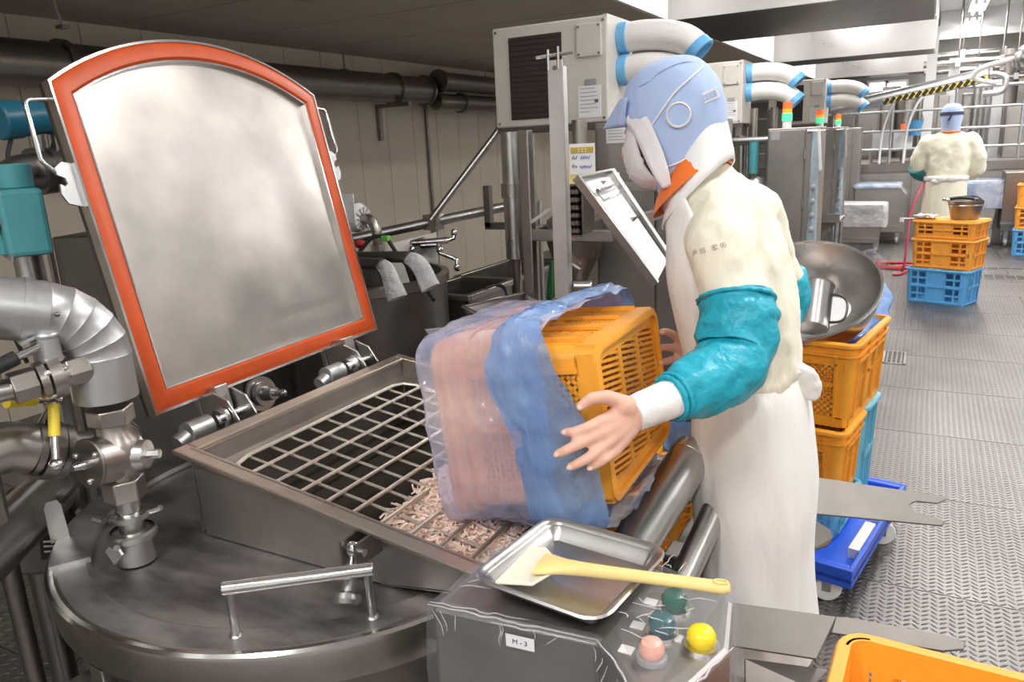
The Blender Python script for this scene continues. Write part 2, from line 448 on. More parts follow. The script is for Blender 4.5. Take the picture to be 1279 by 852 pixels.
# big dull pipes along the left wall under the low ceiling
def wall_pipe(y0, y1, x, z, r, label, flanges=()):
    t = thing('duct_pipe', label, 'pipe', (x, y0, z))
    b = B(); cyl(b, (x, y0, z), (x, y1, z), r, n=28); obj('pipe_body', b, S_DARK, t)
    for f in flanges:
        b = B(); cyl(b, (x, f - .02, z), (x, f + .02, z), r + .022, n=28); obj('flange', b, S_DARK, t)
    return t
pa = xat(330, 110, XW + .22)
tp = wall_pipe(-1.0, 6.85, XW + .22, 2.1, .13, 'long dull steel duct pipe along the left wall under the ceiling', (3.0, 6.3, 6.83))
wall_pipe(6.9, 11.0, XW + .34, 2.19, .095, 'upper of two thinner duct pipes past the flange, left wall', (6.93, 8.6))
wall_pipe(6.9, 11.0, XW + .30, 1.99, .085, 'lower of two thinner duct pipes past the flange, left wall', (7.4,))
for yy in (1.2, 4.9, 6.3):
    b = B(); box(b, (XW, yy - .025, 1.93), (XW + .4, yy + .025, 1.965)); box(b, (XW, yy - .025, 1.62), (XW + .04, yy + .025, 1.94))
    o = obj('pipe_bracket', b, S_DARK, None, 0); tag(o, {1.2: 'angle bracket under the duct pipe, hidden behind the open lid', 4.9: 'angle bracket under the duct pipe, beside the lid top', 6.3: 'L shaped bracket under the duct pipe next to its flange'}[yy], 'bracket', 'duct brackets')
for k, (x, y, z0) in enumerate(((XW + .22, 5.6, 2.23), (XW + .34, 7.9, 2.28), (XW + .9, 2.6, 2.2))):
    t = thing('hanger_rod', ['threaded rod holding the long duct pipe to the ceiling', 'threaded rod with clevis above the thin duct pipes', 'slanting thin cable dropping behind the open lid'][k], 'rod', (x, y, z0))
    b = B(); cyl(b, (x, y, z0), (x + (.0 if k < 2 else -.06), y, 2.41), .008 if k < 2 else .006, n=8); obj('rod', b, S_DARK if k < 2 else P_GREY, t)
    b = B(); box(b, (x - .03, y - .02, z0 - .008), (x + .03, y + .02, z0 + .01)); obj('clevis', b, S_DARK, t, 0)
cp = xat(537, 210, XW + .02)
b = B(); cyl(b, (XW + .025, cp.y, 0), (XW + .025, cp.y, 1.98), .018, n=10); tag(obj('conduit', b, S_DARK), 'thin dark upright conduit on the cream wall boards', 'conduit')

# raised platform with railing across the far end
YP, ZD = 12.0, 1.03
t = thing('platform', 'raised grey platform with dull steel face behind the far worker', 'platform', (.5, YP, 0))
for k in range(6):
    x0 = -2.6 + k * 1.2
    b = B(); box(b, (x0, YP, 0), (x0 + 1.192, YP + .02, ZD - .12)); obj('face_panel', b, S_CAB, t, 0)
b = B(); box(b, (-2.6, YP + .02, 0), (4.6, 16.9, ZD - .06)); obj('base_block', b, S_DARK, t, 0)
b = B(); box(b, (-2.6, YP - .03, ZD - .115), (4.6, YP + .06, ZD)); obj('edge_beam', b, S_DARK, t, 0)
b = B(); box(b, (-2.6, YP + .06, ZD - .06), (4.6, 16.9, ZD)); obj('deck', b, M_FLOOR, t, 0)
t = thing('railing', 'grey tubular railing along the front of the raised platform', 'railing', (.5, YP, ZD))
for z in (1.22, 1.46, 1.72, 1.98):
    b = B(); cyl(b, (-2.5, YP + .02, z), (3.5, YP + .02, z), .018 if z < 1.9 else .024, n=10); obj('rail', b, S_WHITE, t)
for x in (-2.0, -1.25, -.5, .25, 1.0, 1.75, 2.5):
    b = B(); cyl(b, (x, YP + .02, ZD), (x, YP + .02, 1.99), .02, n=10); obj('post', b, S_WHITE, t)
for k in range(3):
    x = (-.62, -.32, 1.32)[k]
    b = B(); tube(b, spath([(x, YP - .03, ZD), (x + .02, YP - .03, 1.5), (x + .14, YP - .05, 1.85), (x + .3, YP + .0, 1.97)]), .017, 8); obj('bent_grab_rail', b, P_HOSE, t)

# inclined screw conveyor with hazard tape
a0, a1 = yat(1040, 138, 11.6), yat(1236, 93, 11.2)
t = thing('inclined_conveyor', 'pale inclined tube conveyor with black and yellow hazard tape on its lower edge', 'conveyor', tuple(a0))
b = B(); cyl(b, a0, a1, .085, n=24); obj('casing', b, S_WHITE, t)
dr = (a1 - a0).normalized(); off = Vector((0, -.083, -.045))
M = frame(a0 + off, dr, (0, 0, 1)); Lc = (a1 - a0).length
b = B(); box(b, (-.028, -.006, Lc * .36), (.028, .004, Lc * .99), M); obj('hazard_strip', b, P_YELLOW, t, 0)
n = 15
for k in range(n):
    z = Lc * (.365 + .62 * (k + .25) / n)
    b = B(); bar(b, M @ V(-.029, .0062, z - .03), M @ V(.029, .0062, z + .03), .008, .042, (0, -1, 0)); obj('black_stripe', b, P_BLACK, t, 0)
b = B(); tube(b, spath([a1, a1 + V(.08, 0, 0), a1 + V(.17, 0, -.06), a1 + V(.14, 0, -.2), a1 + V(-.05, 0, -.22)]), .035, 10); obj('end_bend', b, S_WHITE, t)
for f in (.1, .55, .93):
    q = a0.lerp(a1, f); b = B(); cyl(b, (q.x, q.y + .1, q.z - .05), (q.x, q.y + .1, ZD if q.y > YP else 0), .02, n=8)
    if q.y + .1 < YP - .04: b.free(); b = B(); bar(b, (q.x, q.y + .05, q.z), (q.x, YP + .02, 1.98), .03, .03)
    obj('strut', b, S_WHITE, t)

# machinery standing on the platform
def column(px, w, y, z0, z1, mat, name, label, cat, group=None, rnd=False):
    c = yat(px, 150, y)
    b = B()
    if rnd: cyl(b, (c.x, y, z0), (c.x, y, z1), w / 2, n=20)
    else: box(b, (c.x - w / 2, y - w / 2, z0), (c.x + w / 2, y + w / 2, z1))
    return tag(obj(name, b, mat, None, 40), label, cat, group)
column(1158, .13, 12.9, ZD, 2.85, P_WHITE, 'steel_column', 'white square column behind the railing, left of the far worker', 'column')
column(1186, .15, 14.2, ZD, 2.5, S_WHITE, 'steel_column', 'grey square column directly behind the far worker', 'column')
column(1243, .13, 13.2, ZD, 2.1, S_WHITE, 'steel_column', 'grey square column right of the far worker on the platform', 'column')
for k, px in enumerate((1217, 1224, 1231)):
    column(px, .09, 13.6, ZD, 2.35, S_STEEL, 'upright_pipe', 'upright steel pipe, %s of three between two columns' % ('leftmost', 'middle', 'rightmost')[k], 'pipe', 'upright pipes on the platform', True)
column(1253, .3, 14.6, ZD, 2.6, S_DARK, 'mixing_tank', 'dark upright tank near the right edge on the platform', 'tank', None, True)
column(1132, .36, 14.4, ZD, 2.05, S_WARM, 'process_tank', 'round brownish tank behind the railing, left of the white column', 'tank', None, True)
def cupboard(px0, px1, y, z0, z1, mat, name, label, cat):
    a, c = yat(px0, 150, y), yat(px1, 150, y)
    t = thing(name, label, cat, ((a.x + c.x) / 2, y, z0))
    b = B(); box(b, (a.x, y, z0), (c.x, y + .4, z1)); obj('housing', b, mat, t, 0, bevel=.01)
    b = B(); box(b, (a.x + .03, y - .012, z0 + .06), (c.x - .03, y, z1 - .05)); obj('door', b, S_CAB, t, 0)
    b = B(); box(b, (c.x - .09, y - .03, (z0 + z1) / 2 - .05), (c.x - .07, y - .01, (z0 + z1) / 2 + .05)); obj('handle', b, S_CHROME, t, 0)
    return t
cupboard(1070, 1098, 14.0, ZD, 1.9, S_DARK, 'control_cupboard', 'dark control cupboard behind the left part of the railing', 'cupboard')
cupboard(1170, 1184, 13.6, ZD, 1.95, S_WARM, 'control_cupboard', 'brown control cupboard seen past the far worker hood', 'cupboard')
cupboard(1256, 1290, 12.9, 1.03, 1.75, S_CAB, 'control_cupboard', 'grey control cupboard at the right edge on the platform', 'cupboard')
for k, (px0, px1, y, z1, m_) in enumerate(((1044, 1066, 13.6, 2.05, S_WARM), (1100, 1122, 15.2, 2.2, S_DARK), (1200, 1213, 15.0, 2.0, S_DARK), (1262, 1285, 15.6, 2.3, S_BOX), (1140, 1152, 15.4, 2.1, S_BOX))):
    cupboard(px0, px1, y, ZD, z1, m_, 'machine_housing', ['brown machine housing behind the left end of the railing', 'dark machine housing between tank and control cupboard', 'narrow dark housing right of the far worker hood', 'black machine housing at the right edge behind the tank', 'narrow black housing left of the white platform column'][k], 'machine')
c = yat(1113, 150, 12.5)
t = thing('work_table', 'small steel table on the platform carrying two white cartons', 'table', (c.x + .1, 12.5, ZD))
b = B(); box(b, (c.x - .25, 12.3, ZD + .16), (c.x + .4, 12.7, ZD + .185)); obj('table_top', b, S_STEEL, t, 0)
for sx in (-.23, .37):
    for sy in (12.32, 12.68):
        b = B(); box(b, (c.x + sx - .015, sy - .015, ZD), (c.x + sx + .015, sy + .015, ZD + .16)); obj('leg', b, S_STEEL, t, 0)
for k, (dx, hh) in enumerate(((-.1, .23), (.17, .25))):
    t = thing('carton', ('left' if k == 0 else 'right') + ' white carton on the small platform table', 'carton', (c.x + dx, 12.5, ZD + .185))
    b = B(); box(b, (c.x + dx - .12, 12.4, ZD + .185), (c.x + dx + .12, 12.6, ZD + .185 + hh)); obj('carton_body', b, P_PAPER, t, 0)
    b = B(); box(b, (c.x + dx - .121, 12.48, ZD + .185 + hh), (c.x + dx + .121, 12.52, ZD + .187 + hh)); obj('tape', b, P_HOSE, t, 0)
c = yat(1143, 158, 12.35)
t = thing('bucket', 'round blue bucket hanging from the platform railing', 'bucket', tuple(c))
b = B(); lathe(b, [(.07, -.12), (.10, .08), (.105, .085), (.095, .08), (.066, -.11), (0, -.11)], Matrix.Translation(c), 20); obj('pail', b, P_BLUE, t)
b = B(); tube(b, spath([c + V(-.1, 0, .08), c + V(-.06, -.15, .2), c + V(0, -.31, .27), c + V(.06, -.15, .2), c + V(.1, 0, .08)]), .006, 6); obj('bail', b, S_STEEL, t)
# lit panes and low lights far behind
for k, (p0, p1) in enumerate((((1086, 104), (1105, 119)), ((1108, 104), (1130, 119)))):
    a, c = yat(*p0, 16.9), yat(*p1, 16.9)
    b = B(); box(b, (a.x - .05, 16.93, c.z - .05), (c.x + .05, 16.99, a.z + .05)); w = struct('window_%d' % (k + 1), b, P_WHITE)
    b = B(); box(b, (a.x, 16.915, c.z), (c.x, 16.935, a.z)); obj('pane', b, E_WIN, w, 0)
for k, (px, py, y, e) in enumerate(((1128, 160, 13.0, E_RED), (1190, 135, 13.9, E_AMBER))):
    c = yat(px, py, y)
    if k == 0:
        t = thing('signal_light', 'tiny red signal light behind the left railing', 'signal light', (c.x, y, c.z))
        b = B(); cyl(b, c - V(0, 0, .06), c + V(0, 0, .06), .03, n=12); obj('lens', b, e, t)
        b = B(); cyl(b, (c.x, y, ZD), c - V(0, 0, .06), .012, n=8); obj('stem', b, S_DARK, t)
# overhead pipework at the far end, right of the hoods
for k, (p, q, y, r) in enumerate((((1172, 80), (1279, 66), 14.0, .05), ((1172, 90), (1279, 84), 14.5, .04), ((1180, 70), (1279, 54), 15.2, .06), ((1200, 100), (1279, 110), 14.2, .035))):
    a, c = yat(*p, y), yat(*q, y); a.x -= .2; c.x += 1.0; c.z = a.z
    t = thing('overhead_pipe', ['upper overhead pipe below the far bulkhead, with clamps', 'middle overhead pipe below the far bulkhead', 'thick overhead pipe touching the far bulkhead', 'lowest thin overhead pipe at the far end'][k], 'pipe', tuple(a))
    b = B(); cyl(b, a, c, r, n=14); obj('pipe_body', b, S_WARM if k % 2 else S_STEEL, t)
    for f in (.2, .45, .7):
        m = a.lerp(c, f); b = B(); box(b, (m.x - .03, m.y - r - .01, m.z - r - .01), (m.x + .03, m.y + r + .01, m.z + r + .01)); obj('clamp', b, S_CHROME, t, 0)
        b = B(); cyl(b, (m.x, m.y, m.z + r), (m.x, m.y, 3.4), .012, n=8); obj('hanger', b, S_DARK, t)
c = yat(1279, 70, 9.6)
t = thing('suction_hose', 'thick grey hose looping down from the ceiling at the right edge', 'hose', tuple(c))
b = B(); tube(b, spath([(c.x + .3, 9.6, 3.4), (c.x + .28, 9.6, 2.6), (c.x + .05, 9.6, c.z + .05), (c.x - .35, 9.65, c.z - .08), (c.x - .40, 9.7, c.z - .18), (c.x - .2, 9.7, c.z - .24)]), .026, 10); obj('hose_body', b, P_HOSE, t)
b = B(); ell(b, (c.x + .02, 9.6, c.z - .02), (.11, .11, .13)); obj('coupling', b, S_STEEL, t)

# drain gratings let into the floor
for k, (px, py, w, d) in enumerate(((1117, 447, .07, .16), (1155, 331, .36, .13), (1262, 347, .42, .13), (1255, 336, .5, .07))):
    c = zat(px, py, 0)
    t = thing('drain_grate', ['small drain grating beside the near crate stack', 'drain grating behind the far blue crate stack', 'wide drain grating by the right edge of the floor', 'narrow drain grating, farther one by the right edge'][k], 'drain', (c.x, c.y, 0))
    b = B(); box(b, (c.x - w, c.y - d, .0), (c.x + w, c.y - d + .012, .006)); box(b, (c.x - w, c.y + d - .012, 0), (c.x + w, c.y + d, .006)); box(b, (c.x - w, c.y - d, 0), (c.x - w + .012, c.y + d, .006)); box(b, (c.x + w - .012, c.y - d, 0), (c.x + w, c.y + d, .006)); obj('rim', b, S_STEEL, t, 0)
    b = B(); box(b, (c.x - w + .01, c.y - d + .01, .0005), (c.x + w - .01, c.y + d - .01, .002)); obj('pit', b, P_BLACK, t, 0)
    nb = 5 if k == 0 else 9
    for i in range(1, nb):
        x = c.x - w + 2 * w * i / nb; b = B(); box(b, (x - .005, c.y - d + .01, .002), (x + .005, c.y + d - .01, .005)); obj('slat', b, S_DARK, t, 0)
# ================================================================== CRATES (one prototype per kind, then copies)
def crate_proto(L, W, H, mat, lattice=True, slots=False, style=0, topband=None):
    """plastic crate; local origin at the centre of its base, z up. Returns list of (name, mesh, mat, kind)"""
    parts = []
    t = .007
    shell = B(); lat = B(); rim = B(); ribs = B()
    rc = .030; ins = .016                                   # inset of the base (walls lean outwards a little)
    for (U, D, ang) in ((L, W, 0), (W, L, 90), (L, W, 180), (W, L, 270)):
        R = Matrix.Rotation(math.radians(ang), 4, 'Z') @ Matrix.Translation((0, -D / 2, 0))
        # lean: rotate slightly about the local x axis
        R = R @ Matrix.Rotation(math.atan2(ins, H), 4, 'X') @ Matrix.Translation((0, ins, 0))
        hw = U / 2 - rc
        def wbox(u0, u1, z0, z1, o=0., bb=None): box(shell if bb is None else bb, (u0, -o, z0), (u1, t, z1), R)
        top = topband or (.075 if style == 0 else .03)
        wbox(-hw, hw, 0, .035); wbox(-hw, hw, H - top, H)
        pw = .034
        if style == 0:
            wbox(-hw + .006, -hw + pw, .03, H - top); wbox(hw - pw, hw - .006, .03, H - top)
            xs = [-hw + pw, 0, hw - pw] if U > .4 else [-hw + pw, hw - pw]
            for x in xs[1:-1]: wbox(x - .015, x + .015, .03, H - top)
            zs = [(.035, H * .48), (H * .52, H - top)] if H > .2 else [(.035, H - top)]
            if len(zs) > 1: wbox(-hw + pw - .002, hw - pw + .002, H * .48, H * .52)
            for a, c in zip(xs[:-1], xs[1:]):
                for (z0, z1) in zs:
                    x0, x1 = a, c
                    st = .021
                    for sgn in (1, -1):
                        k = -int((z1 - z0) / st) - 1
                        while k * st < (x1 - x0) + (z1 - z0):
                            # diagonal strip clipped to the window
                            pts = []
                            s0 = k * st
                            xa, za, xb, zb = s0, z0, s0 + (z1 - z0), z1
                            if sgn < 0: pass
                            lo = max(xa, 0); hi = min(xb, x1 - x0)
                            if hi - lo > .004:
                                p = Vector((lo, 0, z0 + (lo - xa))); q = Vector((hi, 0, z0 + (hi - xa)))
                                if sgn < 0: p.x = (x1 - x0) - p.x; q.x = (x1 - x0) - q.x
                                p.x += x0; q.x += x0; p.y = q.y = t / 2
                                d = (q - p).normalized(); nn = Vector((-d.z, 0, d.x)) * .0034; th = Vector((0, t * .4, 0))
                                vv = [lat.verts.new(R @ v) for v in (p - nn - th, q - nn - th, q + nn - th, p + nn - th, p - nn + th, q - nn + th, q + nn + th, p + nn + th)]
                                for f in ((3, 2, 1, 0), (4, 5, 6, 7), (0, 1, 5, 4), (2, 3, 7, 6)): lat.faces.new([vv[i] for i in f])
                            k += 1
            nr = 3 if U > .4 else 2
            for k in range(nr + 1):
                x = -hw + .03 + (2 * hw - .06) * k / nr
                box(ribs, (x - .0035, -.008, .03), (x + .0035, 0, H - .02), R)
            box(ribs, (-hw + .02, -.008, H - top - .004), (hw - .02, 0, H - top + .004), R)
        else:
            # rows of upright windows, two tiers
            nu = 6 if U > .4 else 4
            wbox(-hw, hw, H * .46, H * .56)
            for k in range(nu + 1):
                x = -hw + 2 * hw * k / nu; w2 = .017 if k in (0, nu, nu // 2) else .007
                wbox(max(-hw, x - w2), min(hw, x + w2), .03, H - top)
            for k in range(nu):
                x = -hw + 2 * hw * (k + .5) / nu
                box(lat, (x - hw / nu, t * .5, H * .24), (x + hw / nu, t * .9, H * .30), R); box(lat, (x - hw / nu, t * .5, H * .70), (x + hw / nu, t * .9, H * .76), R)
                if k in (2, 3) or style == 2: box(lat, (x - hw / nu, t * .4, .03), (x + hw / nu, t * .8, H - top), R)
            box(ribs, (-hw + .01, -.008, H * .48), (hw - .01, 0, H * .54), R); box(ribs, (-hw + .01, -.008, .012), (hw - .01, 0, .022), R)
            for x in (-hw + .02, hw - .02, -hw * .35, hw * .35): box(ribs, (x - .003, -.008, .02), (x + .003, 0, H - .01), R)
    # rounded corners and rim
    for sx in (-1, 1):
        for sy in (-1, 1):
            rg = []
            for r_, z_ in ((rc, H), (rc, 0), (rc - t, 0), (rc - t, H)):
                k_ = ins * (1 - z_ / H); o_ = (sx * (L / 2 - rc - k_), sy * (W / 2 - rc - k_))
                rg.append([Vector((o_[0] + sx * r_ * math.cos(a_), o_[1] + sy * r_ * math.sin(a_), z_)) for a_ in [PI / 2 * q_ / 6 for q_ in range(7)]])
            rg.append(rg[0]); loft(shell, rg, False, closed=False)
    def rimring(o, z, r=rc): return [Vector((x, y, z)) for x, y in rrect(L + 2 * o, W + 2 * o, max(.004, r + o), 6)]
    loft(rim, [rimring(-t, H - .02), rimring(-t, H - .002), rimring(-.004, H), rimring(.010, H), rimring(.013, H - .004), rimring(.013, H - .014), rimring(-.001, H - .015)], False)
    if style == 0: loft(rim, [rimring(-.003, H - .049), rimring(.008, H - .048), rimring(.008, H - .041), rimring(-.002, H - .040)], False)
    base = B()
    bl, bw = L / 2 - ins, W / 2 - ins
    if slots:
        # rounded base plate: border ring, two cross bars, columns of slots between, raised outer lip
        o_ = rrect(bl * 2, bw * 2, .035, 5); i_ = rrect(bl * 2 - .07, bw * 2 - .07, .02, 5); m_ = rrect(bl * 2 - .012, bw * 2 - .012, .03, 5); m2_ = rrect(bl * 2 - .03, bw * 2 - .03, .026, 5)
        loft(base, [[Vector((x, y, z)) for x, y in pl_] for pl_, z in ((o_, .006), (o_, -.006), (m_, -.009), (m2_, -.009), (m2_, 0), (i_, 0), (i_, .006))], False)
        bl -= .034; bw -= .034
        for x in (-bl / 3, bl / 3): box(base, (x - .010, -bw, 0), (x + .010, bw, .006))
        n = 20
        for k in range(n + 1):
            y = -bw + 2 * bw * k / n
            for x0_, x1_ in ((-bl, -bl / 3 - .01), (-bl / 3 + .01, bl / 3 - .01), (bl / 3 + .01, bl)):
                w_ = .0032
                vs_ = [base.verts.new(p_) for p_ in (Vector((x0_, y - w_ - .008, .001)), Vector((x1_, y - w_ + .008, .001)), Vector((x1_, y + w_ + .008, .001)), Vector((x0_, y + w_ - .008, .001)))]
                base.faces.new(vs_)
    else:
        prism(base, rrect(bl * 2, bw * 2, rc, 5), .006)
    parts = [('shell', shell, mat, None), ('rim', rim, mat, None), ('lattice', lat, mat, 'stuff'), ('rib_frame', ribs, mat, None), ('base', base, mat, None)]
    return parts
PROTO = {}
def crate(key, label, M, group=None, **k):
    if key not in PROTO:
        t = thing('plastic_crate', label, 'crate', M=M, group=group)
        for n, bm, mt, kd in crate_proto(**k):
            o = obj(n, bm, mt, t, 30, local=True)
            if kd: o['kind'] = kd
        PROTO[key] = t
        return t
    c = copy_tree(PROTO[key], M, None, label)
    if group: c['group'] = group
    elif 'group' in c: del c['group']
    return c
def TR(x, y, z, a=0): return Matrix.Translation((x, y, z)) @ Matrix.Rotation(math.radians(a), 4, 'Z')

# near stack on the blue dolly (right of the worker)
G = 'crates stacked on the blue dolly'
NS = (-.305, 2.86)       # centre of the upper crates
KO = dict(L=.48, W=.35, H=.300, mat=P_ORANGE)
dang = 81.
crate('big', 'topmost orange crate of the near stack, holding the tilted steel bowl', TR(-.299, 2.878, .525, dang), G, **KO)
crate('short', 'orange lattice crate second from the top, front column of the near stack', TR(-.327, 2.755, .25, dang), G, L=.28, W=.34, H=.274, mat=P_ORANGE)
crate('shortblue', 'aqua blue crate at the bottom of the near stack, front half of the dolly', TR(-.327, 2.755, .119, dang), G, L=.28, W=.34, H=.13, mat=P_CYAN, style=2)
crate('rearblue', 'tall aqua blue crate behind, under the rear half of the top crate', TR(-.287, 3.015, .119, dang), G, L=.21, W=.34, H=.405, mat=P_CYAN, style=2)
t = thing('dolly', 'royal blue four-wheeled dolly under the near crate stack', 'dolly', (-.26, 2.72, 0))
Md = TR(-.250, 2.755, 0, -10)
b = B(); box(b, (-.20, -.36, .105), (.20, .40, .118), Md); obj('deck', b, P_DOLLY, t, 0)
for lo, hi in (((-.20, -.36, .085), (.20, -.345, .15)), ((-.20, .385, .085), (.20, .40, .15)), ((-.20, -.345, .085), (-.185, .385, .15)), ((.185, -.345, .085), (.20, .385, .15))):
    b = B(); box(b, lo, hi, Md); obj('side_rail', b, P_DOLLY, t, 0, bevel=.003)
for lo, hi in (((-.185, -.345, .118), (.185, -.32, .149)), ((-.185, .36, .118), (.185, .385, .149))):
    b = B(); box(b, lo, hi, Md); obj('end_block', b, P_DOLLY, t, 0, bevel=.004)
for lo, hi in (((.150, -.22, .118), (.184, .0, .153)), ((.150, .08, .118), (.184, .3, .153))):
    b = B(); box(b, lo, hi, Md); obj('grip_strip', b, P_WHITE, t, 0)
for (x, y) in ((-.14, -.27), (.115, -.315), (-.14, .32), (.175, .16)):
    c = Md @ Vector((x, y, .045))
    wl = B(); cyl(wl, c - V(-.005, .014, 0), c + V(-.005, .014, 0), .045, n=24); w = obj('caster', wl, P_WHITE, t, 40, bevel=.004)
    b = B(); box(b, (c.x - .014, c.y - .022, c.z - .006), (c.x + .014, c.y - .017, .106)); box(b, (c.x - .014, c.y + .017, c.z - .006), (c.x + .014, c.y + .022, .106)); box(b, (c.x - .028, c.y - .028, .1), (c.x + .028, c.y + .028, .107)); obj('fork', b, S_STEEL, w, 0)

# crates on the floor by the lifter
Gf = 'orange crates by the lifting arm'
crate('lat', 'orange lattice crate standing on the floor behind the lifting column', TR(-.72, 2.39, .02, 24), Gf, L=.44, W=.33, H=.36, mat=P_ORANGE)
crate('lat', 'orange crate behind, lined with blue film, left of the worker apron', TR(-.62, 2.745, .02, 14), Gf)
t = thing('pallet_board', 'flat grey floor board under the two orange crates by the lifter', 'board', (-.68, 2.55, 0))
b = B(); box(b, (-1.0, 2.15, .0), (-.42, 2.95, .018)); obj('board_sheet', b, P_GREY, t, 0, bevel=.003)
b = B(); pts = []
ML = TR(-.62, 2.745, .02, 14)
rings = []
for i, (s, z) in enumerate(((.80, .05), (.86, .2), (.92, .34), (1.0, .368), (1.03, .33))):
    rings.append([ML @ Vector((x * s, y * s, z + .012 * noise.noise(Vector((x * 20, y * 20, z * 9))))) for x, y in rrect(.42, .31, .05, 4)])
loft(b, rings, False); tag(obj('liner_bag', b, F_BLUE, None, 60), 'blue film liner inside the orange crate left of the worker apron', 'plastic bag')

# foreground crate at the bottom right corner
FCP, FCA = (.200, .900, .435), -2.
crate('fore', 'large orange crate cut off by the bottom right corner of the photo', TR(*FCP, FCA), None, L=.52, W=.38, H=.335, mat=P_ORANGE, topband=.05)
crate('big', 'orange crate underneath the corner crate in the foreground', TR(FCP[0], FCP[1], .133, FCA), None)
t = thing('floor_stand', 'low grey stand carrying the two foreground orange crates', 'stand', (FCP[0], FCP[1], 0))
b = B(); box(b, (-.2, -.15, .11), (.2, .15, .13), TR(FCP[0], FCP[1], 0, FCA)); obj('stand_top', b, P_GREY, t, 0)
for sx in (-.17, .17):
    for sy in (-.12, .12):
        b = B(); box(b, (sx - .02, sy - .02, 0), (sx + .02, sy + .02, .11), TR(FCP[0], FCP[1], 0, FCA)); obj('foot', b, P_GREY, t, 0)

# far stack in the aisle
p0 = V(-.101, 7.508, 0); p1 = V(.35, 7.33, 0)
ang = math.degrees(math.atan2(p1.y - p0.y, p1.x - p0.x)); d = (p1 - p0).normalized(); nrm = V(-d.y, d.x, 0)
cc = (p0 + p1) / 2 + nrm * .165
Gs = 'crates stacked in the far aisle'
crate('farblue', 'sky blue crate at the bottom of the far aisle stack', TR(cc.x, cc.y, 0, ang), Gs, L=.50, W=.34, H=.305, mat=P_BLUE, style=1)
crate('farorange', 'orange crate in the middle of the far aisle stack', TR(cc.x + .02, cc.y + .01, .305, ang), Gs, L=.50, W=.34, H=.255, mat=P_FARORANGE, style=1)
crate('farshallow', 'shallow orange crate on top of the far aisle stack, carrying a steel pail', TR(cc.x + .02, cc.y + .01, .56, ang), Gs, L=.50, W=.34, H=.155, mat=P_FARORANGE, style=1)
FS = Matrix.Translation((cc.x + .02, cc.y + .01, .715)) @ Matrix.Rotation(math.radians(ang), 4, 'Z')
# a loose lid board makes the top of that crate
t = thing('lid_board', 'flat orange lid closing the top crate of the far stack', 'lid', M=FS)
b = B(); box(b, (-.25, -.17, 0), (.25, .17, .008)); box(b, (-.235, -.155, -.012), (.235, .155, 0)); obj('board', b, P_FARORANGE, t, 0, local=True)
t = thing('steel_pail', 'steel pail with upright rim standing on the far orange crates', 'pail', M=FS @ Matrix.Translation((.10, 0, .008)))
b = B(); lathe(b, [(0, .0), (.098, 0), (.104, .01), (.135, .155), (.14, .16), (.135, .16), (.13, .15), (.1, .012), (0, .012)], None, 32); obj('pail_body', b, S_DARK, t, local=True)
b = B(); lathe(b, [(.131, .118), (.134, .124), (.131, .13)], None, 32); obj('bead', b, S_STEEL, t, local=True)
b = B(); tube(b, spath([(-.13, 0, .158), (-.05, .05, .185), (.06, .045, .19), (.13, 0, .158)]), .008, 8); obj('bail', b, S_DARK, t, local=True)
t = thing('ladle', 'black handled ladle lying across the rim of the far steel pail', 'ladle', M=FS @ Matrix.Translation((.06, -.02, .17)))
b = B(); tube(b, [(-.09, -.02, .008), (0, 0, .02), (.1, .02, .012)], [.012, .014, .012], 10); obj('grip', b, P_BLACK, t, local=True)
b = B(); ell(b, (-.1, -.02, .002), (.035, .03, .018)); obj('cup', b, S_STEEL, t, local=True)
t = thing('white_cloth', 'crumpled white cloth on the left corner of the far orange crate', 'cloth', M=FS @ Matrix.Translation((-.17, -.1, .008)))
b = B(); g = []
for i in range(9):
    row = []
    for j in range(7):
        x, y = (i / 8 - .5) * .17, (j / 6 - .5) * .13
        row.append(b.verts.new((x, y, .012 + .022 * noise.noise(Vector((x * 22, y * 22, 3))) + .012)))
    g.append(row)
for i in range(8):
    for j in range(6): b.faces.new((g[i][j], g[i + 1][j], g[i + 1][j + 1], g[i][j + 1]))
o = obj('cloth_sheet', b, C_WHITE, t, 80, local=True); md = o.modifiers.new('thick', 'SOLIDIFY'); md.thickness = .012; md.offset = -1
t = thing('scraper', 'white scraper with a thin steel handle sticking out left of the far crates', 'scraper', M=FS @ Matrix.Translation((-.2, -.13, .014)))
b = B(); cyl(b, (.1, .05, .004), (-.14, -.03, -.002), .0055, n=8); obj('rod', b, S_STEEL, t, local=True)
b = B(); box(b, (-.16, -.045, -.03), (-.13, -.02, .006)); obj('blade', b, P_WHITE, t, 0, local=True)
# stack cut off by the right edge
q = zat(1262, 320, 0)
for k, (key, z, lab) in enumerate((('farblue', 0, 'sky blue crate at the bottom of the stack cut by the right edge'), ('farorange', .305, 'orange crate in the middle of the stack cut by the right edge'), ('farorange', .56, 'topmost orange crate of the stack cut by the right edge'))):
    crate(key, lab, TR(q.x + .27, q.y + .15, z, -8), 'crates stacked at the right edge')
